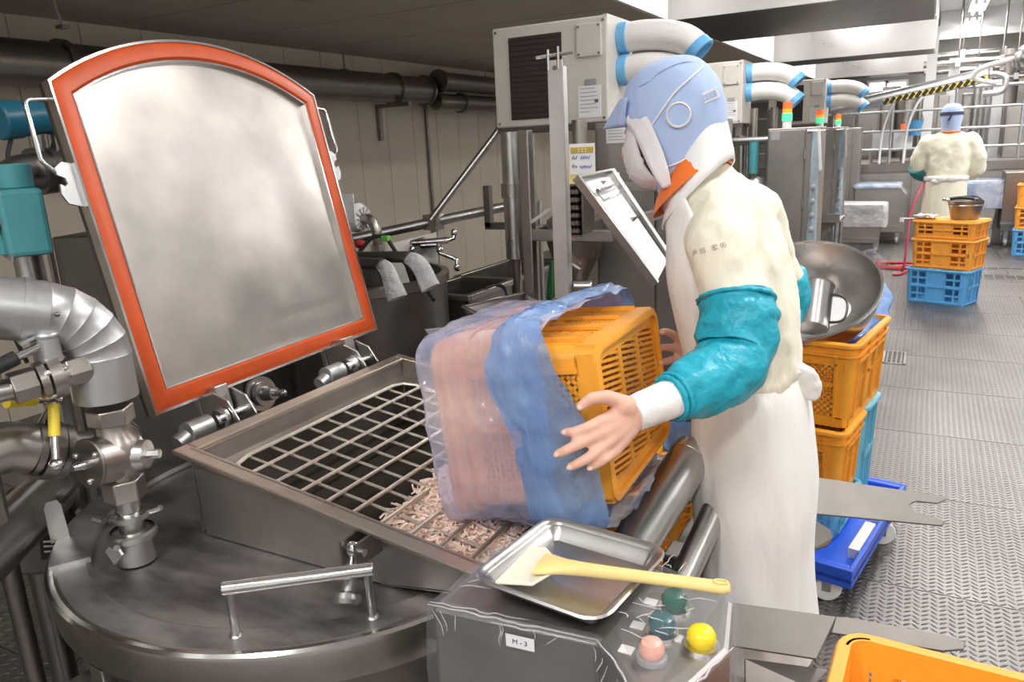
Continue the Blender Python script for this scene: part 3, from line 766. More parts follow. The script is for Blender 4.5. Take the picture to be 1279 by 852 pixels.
# ================================================================== KETTLE
P_WELL = plastic('dark_brown_well', (.035, .028, .022), .85, .3, 12, 0, 0, .15)  # rough dark brown for the sheet under the hopper grate
ZL = .67; KC = V(-1.262, 1.29, 0); KR = .60
RIM0 = V(-1.412, 1.046, .88); SLOPE = -.151; XR = -.62; Y0, Y1 = 1.046, 1.845
def rimz(x): return .88 + SLOPE * (x + 1.412)
t = thing('cooking_kettle', 'large round stainless kettle with scuffed flat lid and square hopper', 'kettle', (KC.x, KC.y, 0))
KET = t
b = B(); lathe(b, [(.30, .12), (.50, .16), (.555, .24), (.565, .45), (.565, .63)], Matrix.Translation((KC.x, KC.y, 0)), 64, True); obj('bowl', b, S_DARK, t)
for k in range(3):
    a = 2 * PI * k / 3 + .5; b = B(); cyl(b, (KC.x + .34 * math.cos(a), KC.y + .34 * math.sin(a), 0), (KC.x + .34 * math.cos(a), KC.y + .34 * math.sin(a), .17), .04); obj('leg', b, S_DARK, t)
b = B(); lathe(b, [(KR - .012, ZL - .075), (KR, ZL - .073), (KR + .002, ZL - .01), (KR - .003, ZL), (KR - .02, ZL + .002)], Matrix.Translation((KC.x, KC.y, 0)), 96); obj('lid_band', b, S_WARM, t)
b = B(); lathe(b, [(KR - .015, ZL - .02), (KR - .012, ZL + .001), (KR - .075, ZL + .004), (KR - .085, ZL - .004), (KR - .09, ZL - .004), (0, ZL - .002)], Matrix.Translation((KC.x, KC.y, 0)), 96); obj('lid', b, S_LID, t)
b = B(); lathe(b, [(KR - .002, ZL - .004), (KR + .004, ZL), (KR - .002, ZL + .005), (KR - .012, ZL + .004)], Matrix.Translation((KC.x, KC.y, 0)), 96); obj('lid_edge', b, S_CHROME, t)
# raised arc band on the lid (left) and upright tab
b = B(); rings = []
for k in range(21):
    a = math.radians(172 + 66 * k / 20)
    rings.append([KC + V((KR - o) * math.cos(a), (KR - o) * math.sin(a), z) for o, z in ((.006, ZL + .001), (.006, ZL + .014), (.085, ZL + .014), (.085, ZL + .001))])
loft(b, rings, True); obj('arc_band', b, S_LID, t, 30)
tb = zat(76, 676, ZL + .01); tt = dep(61, 628, (tb - CAM_POS).dot(ROT @ Vector((0, 0, -1))) + .0)
Mt = frame(tb, V(-.05, .0, 1), V(.5, .85, 0))
b = B(); prism(b, [(-.019, 0), (.019, 0), (.017, .085), (.010, .098), (-.010, .098), (-.017, .085)], .005, Mt @ Matrix(((1, 0, 0, 0), (0, 0, 1, 0), (0, 1, 0, 0), (0, 0, 0, 1)))); obj('tab', b, S_STEEL, t, 30)
# hopper walls (open box with a sloping rim and a sloping chute floor at right)
def wall4(b, p, th):
    n = (p[1] - p[0]).cross(p[3] - p[0]).normalized() * th
    a = [b.verts.new(v) for v in p]; c = [b.verts.new(v + n) for v in p]
    b.faces.new(a); b.faces.new(list(reversed(c)))
    for i in range(4): b.faces.new((a[i], a[(i + 1) % 4], c[(i + 1) % 4], c[i]))
XB = -1.03                                       # where the chute floor leaves the lid
for y, th, nm in ((Y0, .004, 'hopper_side'), (Y1, -.004, 'hopper_side')):
    b = B()
    pts = [V(-1.40, y, ZL), V(XB, y, ZL), V(-.90, y, ZL), V(-.64, y, rimz(XR) - .05), V(-.62, y, rimz(XR)), V(-1.41, y, rimz(-1.41))]
    a = [b.verts.new(v) for v in pts]; c = [b.verts.new(v + V(0, th, 0)) for v in pts]
    b.faces.new(a); b.faces.new(list(reversed(c)))
    for i in range(6): b.faces.new((a[i], a[(i + 1) % 6], c[(i + 1) % 6], c[i]))
    obj(nm, b, S_HOP, t, 0)
b = B(); box(b, (-1.414, Y0, ZL), (-1.41, Y1, .88)); obj('hopper_side', b, S_HOP, t, 0)
b = B(); box(b, (-.624, Y0, rimz(XR) - .06), (-.62, Y1, rimz(XR))); obj('hopper_side', b, S_DARK, t, 0)
b = B(); wall4(b, [V(-.90, Y0, ZL), V(-.90, Y1, ZL), V(-.63, Y1, rimz(XR) - .052), V(-.63, Y0, rimz(XR) - .052)], .004); obj('chute_floor', b, S_DARK, t, 0)
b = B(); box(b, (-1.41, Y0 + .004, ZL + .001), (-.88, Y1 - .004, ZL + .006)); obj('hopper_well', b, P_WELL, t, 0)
# rim: flat turned-out flange, front one wide
def strip(b, x0, y0, x1, y1, h=.012):
    for v in ():pass
    p = [V(x0, y0, rimz(x0)), V(x1, y0, rimz(x1)), V(x1, y1, rimz(x1)), V(x0, y1, rimz(x0))]
    a = [b.verts.new(v) for v in p]; c = [b.verts.new(v - V(0, 0, h)) for v in p]
    b.faces.new(a); b.faces.new(list(reversed(c)))
    for i in range(4): b.faces.new((a[i], a[(i + 1) % 4], c[(i + 1) % 4], c[i]))
for (x0, y0, x1, y1) in ((-1.435, Y0 - .03, -.60, Y0 + .012), (-1.435, Y1 - .008, -.60, Y1 + .018), (-1.435, Y0 + .012, -1.40, Y1 - .008), (-.628, Y0 + .012, -.60, Y1 - .008)):
    b = B(); strip(b, x0, y0, x1, y1); obj('rim', b, S_RIM, t, 0, bevel=.003)
# inner ledge carrying the grate
for (x0, y0, x1, y1) in ((-1.41, Y0 + .004, -.625, Y0 + .05), (-1.41, Y1 - .05, -.625, Y1 - .004), (-1.41, Y0 + .05, -1.375, Y1 - .05)):
    b = B()
    p = [V(x0, y0, rimz(x0) - .06), V(x1, y0, rimz(x1) - .06), V(x1, y1, rimz(x1) - .06), V(x0, y1, rimz(x0) - .06)]
    a = [b.verts.new(v) for v in p]; c = [b.verts.new(v - V(0, 0, .004)) for v in p]
    b.faces.new(a); b.faces.new(list(reversed(c)))
    for i in range(4): b.faces.new((a[i], a[(i + 1) % 4], c[(i + 1) % 4], c[i]))
    obj('ledge', b, S_WARM, t, 0)
# handle bar on two posts
ha, hb = V(-1.035, .799, ZL), V(-.842, .946, ZL)
ux = (hb - ha).normalized()
for p in (ha, hb):
    b = B(); cyl(b, p - V(0, 0, .0), p + V(0, 0, .098), .0075, n=12); ell(b, p + V(0, 0, .003), (.013, .013, .006), n=12, m=6); obj('handle_post', b, S_STEEL, t)
b = B(); cyl(b, ha + V(0, 0, .098) - ux * .012, hb + V(0, 0, .100) + ux * .012, .0125, n=20); obj('handle_bar', b, S_CHROME, t, bevel=.003)
# swing bolt clamp: bracket on the hopper side, bolt, knob
cb = yat(462, 668, Y0); cb2 = yat(452, 690, Y0 - .05); ck = yat(434, 742, Y0 - .11)
b = B(); box(b, (cb.x - .012, Y0 - .075, cb.z - .028), (cb.x - .006, Y0, cb.z + .02)); box(b, (cb.x + .022, Y0 - .075, cb.z - .028), (cb.x + .028, Y0, cb.z + .02)); obj('clamp_bracket', b, S_DARK, t, 0)
b = B(); cyl(b, V(cb.x - .02, Y0 - .06, cb.z), V(cb.x + .036, Y0 - .06, cb.z), .0075, n=12); obj('clamp_pin', b, S_CHROME, t)
c0 = V(cb.x + .008, Y0 - .06, cb.z)
b = B(); cyl(b, c0, ck, .0055, n=10); ell(b, c0, (.016, .014, .018)); obj('clamp_bolt', b, S_CHROME, t)
dk = (ck - c0).normalized()
b = B(); lathe(b, [(0, -.03), (.012, -.03), (.014, -.004), (.012, 0), (.026, .002), (.028, .012), (.024, .02), (0, .021)], frame(ck, dk), 14); obj('clamp_knob', b, S_STEEL, t, 30)
# lower latch below the lid edge at left
lt = zat(178, 812, ZL - .10)
la = math.atan2(lt.y - KC.y, lt.x - KC.x); ld = V(math.cos(la), math.sin(la), 0); lp = KC + ld * (KR - .02) + V(0, 0, ZL - .13)
Ml = frame(lp, ld, V(0, 0, 1))
b = B(); box(b, (-.09, -.022, -.03), (.05, .022, .02), Ml); obj('latch_plate', b, S_DARK, t, 0, bevel=.003)
b = B(); box(b, (.012, -.045, .0), (.028, .045, .05), Ml); obj('latch_ear', b, S_STEEL, t, 0, bevel=.003)
b = B(); cyl(b, Ml @ V(-.045, -.04, .03), Ml @ V(-.045, .04, .03), .018, n=16); box(b, (-.06, -.012, .02), (.02, .012, .042), Ml); obj('latch_roller', b, S_STEEL, t, 40)
b = B(); cyl(b, Ml @ V(-.30, 0, .03), Ml @ V(-.05, 0, .03), .009, n=12); obj('latch_rod', b, S_CHROME, t)
# lid panel, hinged on the left rim and thrown open
PB1, PB2 = V(-1.55, 1.07, .93), V(-1.585, 1.947, .93)
yv = (PB2 - PB1).normalized(); th = math.radians(-12)
n1 = V(yv.y, -yv.x, 0); uv = V(0, 0, 1) * math.cos(th) + n1 * math.sin(th); nv = yv.cross(uv)      # nv faces the camera side (+X, up)
MP = Matrix((yv, uv, nv)).transposed().to_4x4(); MP.translation = PB1
if (MP.to_3x3() @ V(0, 0, 1)).x < 0: print('panel normal flipped')
PWd, PH, ARC = .878, .775, .125
def arch(ins, n=24):
    w, h = PWd, PH
    out = [(ins, ins), (w - ins, ins)]
    # arc through (w,h), (w/2,h+ARC), (0,h)
    R = (ARC ** 2 + (w / 2) ** 2) / (2 * ARC); cy = h + ARC - R; r = R - ins
    x1 = w / 2 - ins; a1 = math.asin(x1 / r)
    for k in range(n + 1):
        a = a1 - 2 * a1 * k / n; out.append((w / 2 + r * math.sin(a), cy + r * math.cos(a)))
    return out
cov = thing('hopper_cover', 'open arched stainless hopper cover with bright orange gasket rim, leaning back', 'cover', M=MP)
b = B(); prism(b, arch(0), .012, Matrix.Translation((0, 0, -.030))); obj('back_sheet', b, S_DARK, cov, 0, local=True)
b = B()
oa, ia = arch(.0), arch(.006)
rings = [[Vector((x, y, z)) for x, y in pl] for pl, z in ((oa, -.03), (oa, .006), (ia, .006), (ia, -.01))]
loft(b, rings, False); obj('edge_trim', b, S_CHROME, cov, 0, local=True)
b = B(); prism(b, arch(.05), .006, Matrix.Translation((0, 0, -.018))); obj('inner_sheet', b, S_PANEL, cov, 0, local=True)
b = B(); o1, i1 = arch(.006), arch(.052); m1, m2 = arch(.016), arch(.044)
loft(b, [[Vector((x, y, z)) for x, y in pl] for pl, z in ((o1, -.018), (o1, .002), (m1, .008), (m2, .008), (i1, -.001), (i1, -.018))], False); obj('gasket', b, P_GASKET, cov, 40, local=True)
b = B(); o1, i1 = arch(.0505), arch(.055); loft(b, [[Vector((x, y, z)) for x, y in pl] for pl, z in ((o1, -.012), (o1, .003), (i1, .003), (i1, -.012))], False); obj('inner_trim', b, S_CHROME, cov, 0, local=True)
# side handles and hook plates
hookpoly = [(-.006, 0), (-.006, .098), (.022, .104), (.040, .092), (.040, .076), (.024, .068), (.022, .056), (.030, .050), (.040, .056), (.044, .034), (.034, .012)]
for s, x0 in ((-1, 0), (1, PWd)):
    M = Matrix.Translation((x0, .495, -.012)) @ Matrix.Scale(s, 4, (1, 0, 0))
    b = B(); prism(b, hookpoly, .006, M); obj('hook_plate', b, S_WHITE, cov, 0, local=True)
    pts = [(-.004, .243, 0), (.046, .240, 0), (.054, .234, 0), (.056, .222, 0), (.062, .112, 0), (.058, .104, 0), (.034, .080, .0)]
    b = B(); tube(b, [M @ Vector(p) for p in pts], .0052, 10); obj('handle', b, S_CHROME, cov, local=True)
# hinges between cover and hopper rim
for k, fx in enumerate((.20, .76)):
    c = MP @ Vector((PWd * fx, 0, -.01))
    hz = V(-1.49, c.y, .885)
    b = B()
    for s in (-.028, .028):
        poly = [(-.055, -.075), (.055, -.055), (.05, 0), (.018, .045), (-.03, .06), (-.06, .02)]
        prism(b, poly, .006, Matrix(((1, 0, 0, hz.x), (0, 0, 1, hz.y + s - .003), (0, 1, 0, hz.z), (0, 0, 0, 1))))
    obj('hinge_cheek', b, S_STEEL, KET, 0, bevel=.002)
    b = B(); cyl(b, hz - V(0, .05, 0), hz + V(0, .05, 0), .012, n=14); cyl(b, hz - V(0, .042, 0), hz - V(0, .034, 0), .03, n=18); cyl(b, hz + V(0, .034, 0), hz + V(0, .042, 0), .03, n=18); obj('hinge_pin', b, S_CHROME, KET)
    q = MP.inverted() @ hz
    b = B(); box(b, (q.x - .02, q.y - .01, -.05), (q.x + .02, .11, -.031)); box(b, (q.x - .02, min(q.y, 0) - .015, q.z - .015), (q.x + .02, .02, -.028)); obj('hinge_arm', b, S_STEEL, cov, 0, local=True, bevel=.003)
    b = B(); cyl(b, hz + V(-.03, -.12, -.015), hz + V(-.03, -.055, -.015), .028, n=18); cyl(b, hz + V(-.03, -.15, -.03), hz + V(-.03, -.12, -.02), .02, n=12); obj('hinge_spring', b, S_WHITE, KET)

# ================================================================== GRATE in the hopper
t = thing('hopper_grate', 'stainless bar grate lying inside the kettle hopper', 'grate', (-1.0, 1.45, rimz(-1.0) - .05))
GZ = lambda x: rimz(x) - .0475
GX0, GX1, GY0, GY1 = -1.362, -.652, 1.10, 1.775
rB = .0050
pts = [(GX0, GY0 + .06), (GX0, GY1 - .05), (GX0 + .014, GY1 - .014), (GX0 + .05, GY1), (GX1 - .03, GY1), (GX1, GY1 - .03), (GX1, GY0 + .03), (GX1 - .03, GY0), (GX0 + .05, GY0), (GX0 + .014, GY0 + .014)]
b = B(); tube(b, [V(x, y, GZ(x)) for x, y in pts + pts[:2]], rB + .0006, 8); obj('frame_bar', b, S_BAR, t)
nx = 10
for k in range(1, nx):
    x = GX0 + (GX1 - GX0) * k / nx
    b = B(); cyl(b, (x, GY0, GZ(x) + .003), (x, GY1 - (0 if k % 2 else .0), GZ(x) + .003), rB, n=8); obj('long_bar', b, S_BAR, t)
for k in range(1, 10):
    y = GY0 + (GY1 - GY0) * k / 10
    b = B(); cyl(b, (GX0, y, GZ(GX0) - .007), (GX1, y, GZ(GX1) - .007), rB - .001, n=8); obj('cross_bar', b, S_BAR, t)
c = V(-1.24, 1.79, rimz(-1.24) - .03)
b = B(); tube(b, spath([c + V(-.035, -.03, -.01), c + V(-.04, 0, .02), c + V(0, .02, .03), c + V(.04, .0, .02), c + V(.045, -.03, -.01), c + V(0, -.035, -.012)], 5, True), .004, 6); obj('lift_ring', b, S_CHROME, t)

# ================================================================== MEAT SHREDS poured on the grate
rnd = random.Random(3)
b = B()
def shred(c, d, L, r):
    d = d.normalized(); M = frame(c, d)
    k = (rnd.random() - .5) * .5 * L
    pts = [M @ Vector((0, 0, -L / 2)), M @ Vector((k, 0, 0)), M @ Vector((0, 0, L / 2))]
    rings = []
    for p in pts: rings.append([p + (M.to_3x3() @ Vector((r * math.cos(a), r * math.sin(a), 0))) for a in (0.3, 2.4, 4.5)])
    loft(b, rings, True)
mc = V(-.84, 1.37, 0)
n = 0
while n < 8000:
    u, v = rnd.gauss(0, .068), rnd.gauss(0, .12)
    x, y = mc.x + u, mc.y + v
    if not (-.98 < x < -.645 and 1.085 < y < 1.78): continue
    e = math.exp(-((u / .085) ** 2 + ((v - .02) / .12) ** 2))
    hgt = .125 * e
    z0 = GZ(x) - .014
    z = z0 + hgt * rnd.random() ** .35 - .03 * (1 - e) * rnd.random() + (rnd.random() - .5) * .008
    d = V(rnd.gauss(0, 1), rnd.gauss(0, 1), rnd.gauss(0, .45))
    shred(V(x, y, z), d, rnd.uniform(.022, .042), rnd.uniform(.0020, .0030)); n += 1
n = 0
while n < 3000:          # spilled below the bars on the chute
    x, y = rnd.uniform(-.88, -.65), rnd.uniform(1.07, 1.70)
    zf = max(ZL + .006, ZL + (x + .90) / .27 * (rimz(XR) - .052 - ZL)) + .008
    if zf > GZ(x) - .02: continue
    shred(V(x, y, zf + rnd.random() * .012), V(rnd.gauss(0, 1), rnd.gauss(0, 1), rnd.gauss(0, .25)), rnd.uniform(.02, .04), rnd.uniform(.002, .003)); n += 1
tag(obj('shredded_meat', b, MEAT, None, 60), 'heap of pale pink shredded meat on and below the hopper grate', 'meat', kind='stuff')

# ================================================================== HELD CRATE and its bag
hA, hB_, hC, hD = dep(819, 380, 1.78), dep(746, 430, 1.40), dep(758, 640, 1.40), dep(832, 545, 1.78)
cen = (hA + hB_ + hC + hD) / 4
ly = ((hA - hB_) + (hD - hC)).normalized()                # long side, away from the camera
lx = ((hB_ - hC) + (hA - hD)); lx = (lx - lx.dot(ly) * ly).normalized()   # upright side
zz = ly.cross(lx)                                        # from the base towards the mouth
if zz.x > 0: zz = -zz; 
MH = Matrix((ly, zz.cross(ly), zz)).transposed().to_4x4(); MH.translation = cen
HL, HW, HH = .432, .311, .33
crate('held', 'tilted orange crate in the hands of the worker, slotted base facing right', MH, None, L=HL + .03, W=HW + .03, H=HH, mat=P_ORANGE, slots=True)
bag = thing('plastic_bag', 'pale blue film bag pulled over the tilted crate with a deeper blue cuff', 'plastic bag', M=MH)
def sleeve(name, mat, stations, amp, frq, seed, n=120, rad=.06, smooth=80):
    b = B(); rings = []
    for (z, grow, f, lift) in stations:
        base = rrect(HL + .035 + grow * 2, HW + .035 + grow * 2, rad, 5)
        # resample evenly
        P = [Vector((x, y, 0)) for x, y in base]; P.append(P[0]); Ls = [0]
        for i in range(1, len(P)): Ls.append(Ls[-1] + (P[i] - P[i - 1]).length)
        ring = []
        for k in range(n):
            s = Ls[-1] * k / n; i = 1
            while Ls[i] < s: i += 1
            q = P[i - 1].lerp(P[i], (s - Ls[i - 1]) / max(1e-6, Ls[i] - Ls[i - 1]))
            nrm = q.normalized()
            w = noise.noise(Vector((q.x * frq, q.y * frq, z * frq * f + seed)))
            w2 = noise.noise(Vector((q.x * frq * 2.3, q.y * frq * 2.3, z * frq * f * 2 + seed + 9)))
            zt = z + lift * noise.noise(Vector((q.x * 7, q.y * 7, seed * 3))) + (.085 * max(0, -q.y / (HW / 2) - .55) * max(0, 1 - (z - .028) / .16) if name == 'film_cuff' else 0)
            w3 = 1 - abs(noise.noise(Vector((q.x * frq * 1.6 + z * 16, q.y * frq * 1.6 - z * 9, z * 12 + seed * 2)))) * 2.4
            ring.append(Vector((q.x, q.y, zt)) + nrm * amp * (.6 + .8 * w + .35 * w2 + .45 * max(0, w3)))
        rings.append(ring)
    loft(b, rings, False)
    return obj(name, b, mat, bag, smooth, local=True)
zs = [.085 + i * .0065 for i in range(42)]
sleeve('film_body', F_BAG, [(z, .016 + .004 * math.sin(z * 20), .5, .0) for z in zs] + [(.357, .010, .5, .006), (.364, -.004, .5, .01)], .012, 8, 1.7)
zs = [.028 + i * .006 for i in range(27)]
sleeve('film_cuff', F_BLUE, [(z, .022 + .012 * math.sin((z - .03) / .15 * PI), .35, .05 + .06 * (.17 - z)) for z in zs], .016, 13, 5.1)
# gathered tail of film over the upper side, reflected light put into its pale colour
b = B(); g = []
for i in range(25):
    row = []
    for j in range(25):
        u, v = i / 24, j / 24
        x = (u - .5) * .40; z = .30 - v * .30
        y = HW / 2 + .046 + .028 * math.sin(PI * u) * (.4 + .6 * math.sin(PI * min(1, v * 1.05))) + .015 * noise.noise(Vector((u * 5, v * 9, 4))) + .012 * noise.noise(Vector((u * 14, v * 5, 8)))
        row.append(b.verts.new((x, y, z)))
    g.append(row)
for i in range(24):
    for j in range(24): b.faces.new((g[i][j], g[i + 1][j], g[i + 1][j + 1], g[i][j + 1]))
obj('film_top', b, F_BTOP, bag, 80, local=True)

# ================================================================== CONTROL BOX with plastic sheet, buttons
ZB = .835
c1, c2, c3 = zat(538, 757, ZB), zat(748, 802, ZB), zat(925, 735, ZB)
cB = zat(655, 662, ZB)
# plan outline (counter-clockwise seen from above): front-left, front-middle, right front, right back, back-left
pl = [(c1.x, c1.y), (c2.x, c2.y - .0), (c2.x + .115, .735), (-.185, .90), (-.205, 1.015), (-.42, 1.085), (c1.x + .012, 1.00)]
t = thing('control_box', 'low stainless control box wrapped in clear film, in the foreground', 'control box', (-.42, .92, 0))
b = B(); prism(b, pl, .36, Matrix.Translation((0, 0, ZB - .36))); obj('housing', b, S_CAB, t, 0, bevel=.008)
b = B(); cyl(b, (-.42, .93, .02), (-.42, .93, ZB - .36), .06, n=24); obj('pedestal', b, S_DARK, t)
b = B(); box(b, (-.56, .82, 0), (-.28, 1.04, .02)); obj('foot_plate', b, S_DARK, t, 0)
# push buttons on the right half
for k, (px, py, mat, lab, rx) in enumerate(((842, 751, plastic('green_button', (.01, .13, .09), .25), 'upper dark green button', .019), (827, 781, plastic('blue_green_button', (.012, .11, .13), .25), 'lower blue green button', .019), (876, 797, plastic('yellow_button', (.93, .72, .03), .3), 'yellow button', .0195), (814, 812, plastic('salmon_button', (.93, .48, .38), .35), 'salmon pink button', .0165))):
    c = zat(px, py, ZB + .014)
    b = B(); cyl(b, (c.x, c.y, ZB), (c.x, c.y, ZB + .006), rx + .004, n=24); bz = obj('button_ring', b, P_GREY if k == 3 else S_CHROME, t)
    b = B(); lathe(b, [(0, .006), (rx * .8, .006), (rx, .012), (rx, .020), (rx * .8, .027), (rx * .4, .030), (0, .0305)], Matrix.Translation((c.x, c.y, ZB)), 24); o = obj('push_button', b, mat, t); o['label'] = lab
    b = B(); box(b, (c.x - .046, c.y - .004, ZB), (c.x - .027, c.y + .012, ZB + .0015)); o = obj('button_label', b, P_HOSE, t, 0)
lc = (c1.lerp(c2, .56)); dl = (c2 - c1).normalized(); nl = V(dl.y, -dl.x, 0)
Ms = frame(lc + nl * .006 + V(0, 0, -.024), nl, dl)
b = B(); box(b, (-.022, -.010, 0), (.022, .010, .0012), Ms); lbl = obj('label_plate', b, P_PAPER, t, 0)
def text(s, size, M, mat, parent, name='lettering', ext=.0004, font=None):
    cu = bpy.data.curves.new(name, 'FONT'); cu.body = s; cu.size = size; cu.align_x = 'CENTER'; cu.align_y = 'CENTER'; cu.extrude = ext
    tmp = bpy.data.objects.new(name, cu); COL.objects.link(tmp)
    dg = bpy.context.evaluated_depsgraph_get(); me = bpy.data.meshes.new_from_object(tmp.evaluated_get(dg))
    bpy.data.objects.remove(tmp); me.materials.clear(); me.materials.append(mat)
    bm = bmesh.new(); bm.from_mesh(me); bm.transform(M)
    return obj(name, bm, mat, parent, 0)
text('M - 3', .011, Ms @ Matrix.Translation((0, 0, .0016)), P_INK, lbl)
# clear film draped over the box
t2 = thing('film_cover', 'clear crinkled plastic film draped over the control box and its buttons', 'plastic film', (-.42, .92, ZB))
b = B()
def inside_scale(s, z, amp, seed):
    cx = sum(p[0] for p in pl) / 7; cy = sum(p[1] for p in pl) / 7
    n = 150; P = [Vector((cx + (x - cx) * s, cy + (y - cy) * s, 0)) for x, y in pl]; P.append(P[0]); Ls = [0]
    for i in range(1, 8): Ls.append(Ls[-1] + (P[i] - P[i - 1]).length)
    out = []
    for k in range(n):
        q0 = Ls[-1] * k / n; i = 1
        while Ls[i] < q0: i += 1
        q = P[i - 1].lerp(P[i], (q0 - Ls[i - 1]) / max(1e-6, Ls[i] - Ls[i - 1]))
        d = Vector((q.x - cx, q.y - cy, 0)).normalized()
        a = noise.noise(Vector((q.x * 22, q.y * 22, z * 9 + seed))) + .7 * abs(noise.noise(Vector((q.x * 55, q.y * 55, z * 18 + seed))))
        out.append(q + d * amp * (a + .5) + Vector((0, 0, z + amp * .25 * noise.noise(Vector((q.x * 30, q.y * 30, seed + 4))))))
    return out
st = [(1.022, ZB - .27 + .018 * k, .011 - .0003 * k) for k in range(14)] + [(1.016, ZB - .012, .006), (1.012, ZB, .004), (1.0, ZB + .006, .003), (.9, ZB + .008, .003)]
loft(b, [inside_scale(s, z, a, 2) for s, z, a in st], False)
obj('film_skirt', b, F_CLEAR, t2, 80)
b = B(); g = []
qA, qB, qC, qD = V(c2.x + .012, c2.y + .028, 0), V(c2.x + .100, .762, 0), V(-.220, .995, 0), V(-.335, 1.03, 0)
for i in range(40):
    row = []
    for j in range(40):
        q = qA.lerp(qB, i / 39).lerp(qD.lerp(qC, i / 39), j / 39)
        z = ZB + .033 + .005 * noise.noise(Vector((q.x * 30, q.y * 30, 1))) + .004 * abs(noise.noise(Vector((q.x * 60, q.y * 45, 7))))
        e = min(i, 39 - i, j, 39 - j) / 7
        z = ZB + .009 + (z - ZB - .009) * min(1, e)
        row.append(b.verts.new((q.x, q.y, z)))
    g.append(row)
for i in range(39):
    for j in range(39): b.faces.new((g[i][j], g[i + 1][j], g[i + 1][j + 1], g[i][j + 1]))
obj('film_top', b, F_CLEAR, t2, 80)

rc_ = random.Random(11); b = B()  # thin white tubes: highlights along the film's creases built as shapes
def crease(p, q, w, r=.0011):
    n_ = max(3, int((q - p).length / .012)); P = []
    for k in range(n_ + 1):
        v = p.lerp(q, k / n_); s = math.sin(PI * k / n_)
        P.append(v + Vector((noise.noise(v * 45), noise.noise(v * 45 + Vector((7, 0, 0))), .4 * noise.noise(v * 50 + Vector((0, 5, 0))))) * w * s)
    tube(b, P, [r * (.35 + .65 * math.sin(PI * (k + .3) / (n_ + .6))) for k in range(n_ + 1)], 5)
e1, e2 = V(c1.x, c1.y - .006, ZB + .007), V(c2.x, c2.y - .006, ZB + .007)
crease(e1, e2, .006, .0018); crease(e1 + V(0, .004, .002), e1.lerp(e2, .6) + V(0, .008, .003), .008); crease(e1.lerp(e2, .4) + V(0, -.003, -.006), e2 + V(0, -.004, -.004), .006, .0016)
e3 = V(pl[2][0] + .003, pl[2][1] - .006, ZB + .006); e4 = V(pl[3][0] + .005, pl[3][1], ZB + .006)
crease(e2, e3, .006, .0018); crease(e3, e4, .008, .0018)
for k in range(7):
    e = e1.lerp(e2, rc_.random()); crease(e + V(0, -.006, -.004), e + V(rc_.uniform(-.02, .02), -.010, -rc_.uniform(.01, .04)), .006, .0008)
for k in range(8):
    e = e2.lerp(e3, rc_.random()); crease(e + V(-.004, -.008, -.004), e + V(rc_.uniform(-.02, .02), -.014, -rc_.uniform(.02, .07)), .006, .0009)
for k in range(20):
    q = qA.lerp(qB, rc_.uniform(.05, .95)).lerp(qD.lerp(qC, rc_.uniform(.05, .95)), rc_.uniform(.05, .95)); a_ = rc_.uniform(0, PI); L_ = rc_.uniform(.015, .05)
    crease(V(q.x, q.y, ZB + .038), V(q.x + L_ * math.cos(a_), q.y + L_ * math.sin(a_), ZB + .034), .008, .0009)
for k in range(10):
    q = V(c1.x + .02, c1.y + .05, ZB + .009).lerp(V(c1.x + .07, 1.0, ZB + .009), rc_.random()); crease(q, q + V(rc_.uniform(.01, .05), rc_.uniform(-.03, .03), .001), .006)
tag(obj('crease_glints', b, F_CREASE_GLINT, t2, 80), kind='stuff')

# ================================================================== TRAY and SPATULA
ZT = ZB + .010
Ta, Tb_, Tc, Td = zat(590, 715, ZT + .032), zat(688, 645, ZT + .032), zat(832, 682, ZT + .032), zat(748, 776, ZT + .032)
tx = ((Td - Ta) + (Tc - Tb_)); ty = ((Tb_ - Ta) + (Tc - Td)); TW, TD = tx.length / 2, ty.length / 2
tx.z = 0; tx.normalize(); MT = Matrix((tx, V(-tx.y, tx.x, 0), V(0, 0, 1))).transposed().to_4x4(); MT.translation = (Ta + Tb_ + Tc + Td) / 4; MT.translation.z = ZT
print('tray', TW, TD)
t = thing('metal_tray', 'shallow rectangular aluminium tray with rolled rim on the control box', 'tray', M=MT)
b = B()
prof = [(-.030, .0015), (-.022, .002), (-.006, .026), (0, .030), (.004, .031), (.007, .028), (.004, .026), (-.001, .027), (-.0105, .022), (-.024, -.000), (-.03, 0)]
loft(b, [[Vector((x, y, z)) for x, y in rrect(TW + g * 2, TD + g * 2, max(.006, .030 + g), 5)] for g, z in prof], False); obj('tray_wall', b, S_STEEL, t, 50, local=True)
b = B(); prism(b, rrect(TW - .05, TD - .05, .012, 5), .0018, Matrix.Identity(4)); obj('tray_bottom', b, S_STEEL, t, 0, local=True)
b = B(); lathe(b, [(0, .0), (.02, .0)], None, 12)
b.free()
# spatula lying in the tray, handle over the right rim
sA, sN, sE = zat(640, 722, ZT + .012), zat(690, 706, ZT + .03), zat(912, 735, ZT + .052)
t = thing('spatula', 'long spatula with cream blade and pale yellow handle resting in the tray', 'spatula', tuple(sN))
dn = (sE - sN); L = dn.length; MS = frame(sN, dn, V(0, 0, 1))      # local x ~ up, y sideways, z along handle
rings = []
for z, w, h in ((-.022, .031, .0045), (-.012, .030, .006), (.0, .026, .008), (.02, .0165, .010), (.05, .0105, .0105), (.1, .0095, .0095), (L * .6, .0095, .009), (L * .9, .0115, .0085), (L * .97, .0115, .008), (L, .007, .006)):
    rings.append([MS @ Vector((h * math.cos(2 * PI * k / 14), w * math.sin(2 * PI * k / 14), z)) for k in range(14)])
b = B(); loft(b, rings); obj('handle', b, P_HANDLE, t, 50)
b = B(); 
ring = [MS @ Vector((.0088, .0055 * math.cos(2 * PI * k / 16), L * .955 + .010 * math.sin(2 * PI * k / 16))) for k in range(16)]
tube(b, ring + ring[:2], .0012, 6); obj('hanging_hole', b, P_HANDLE, t)
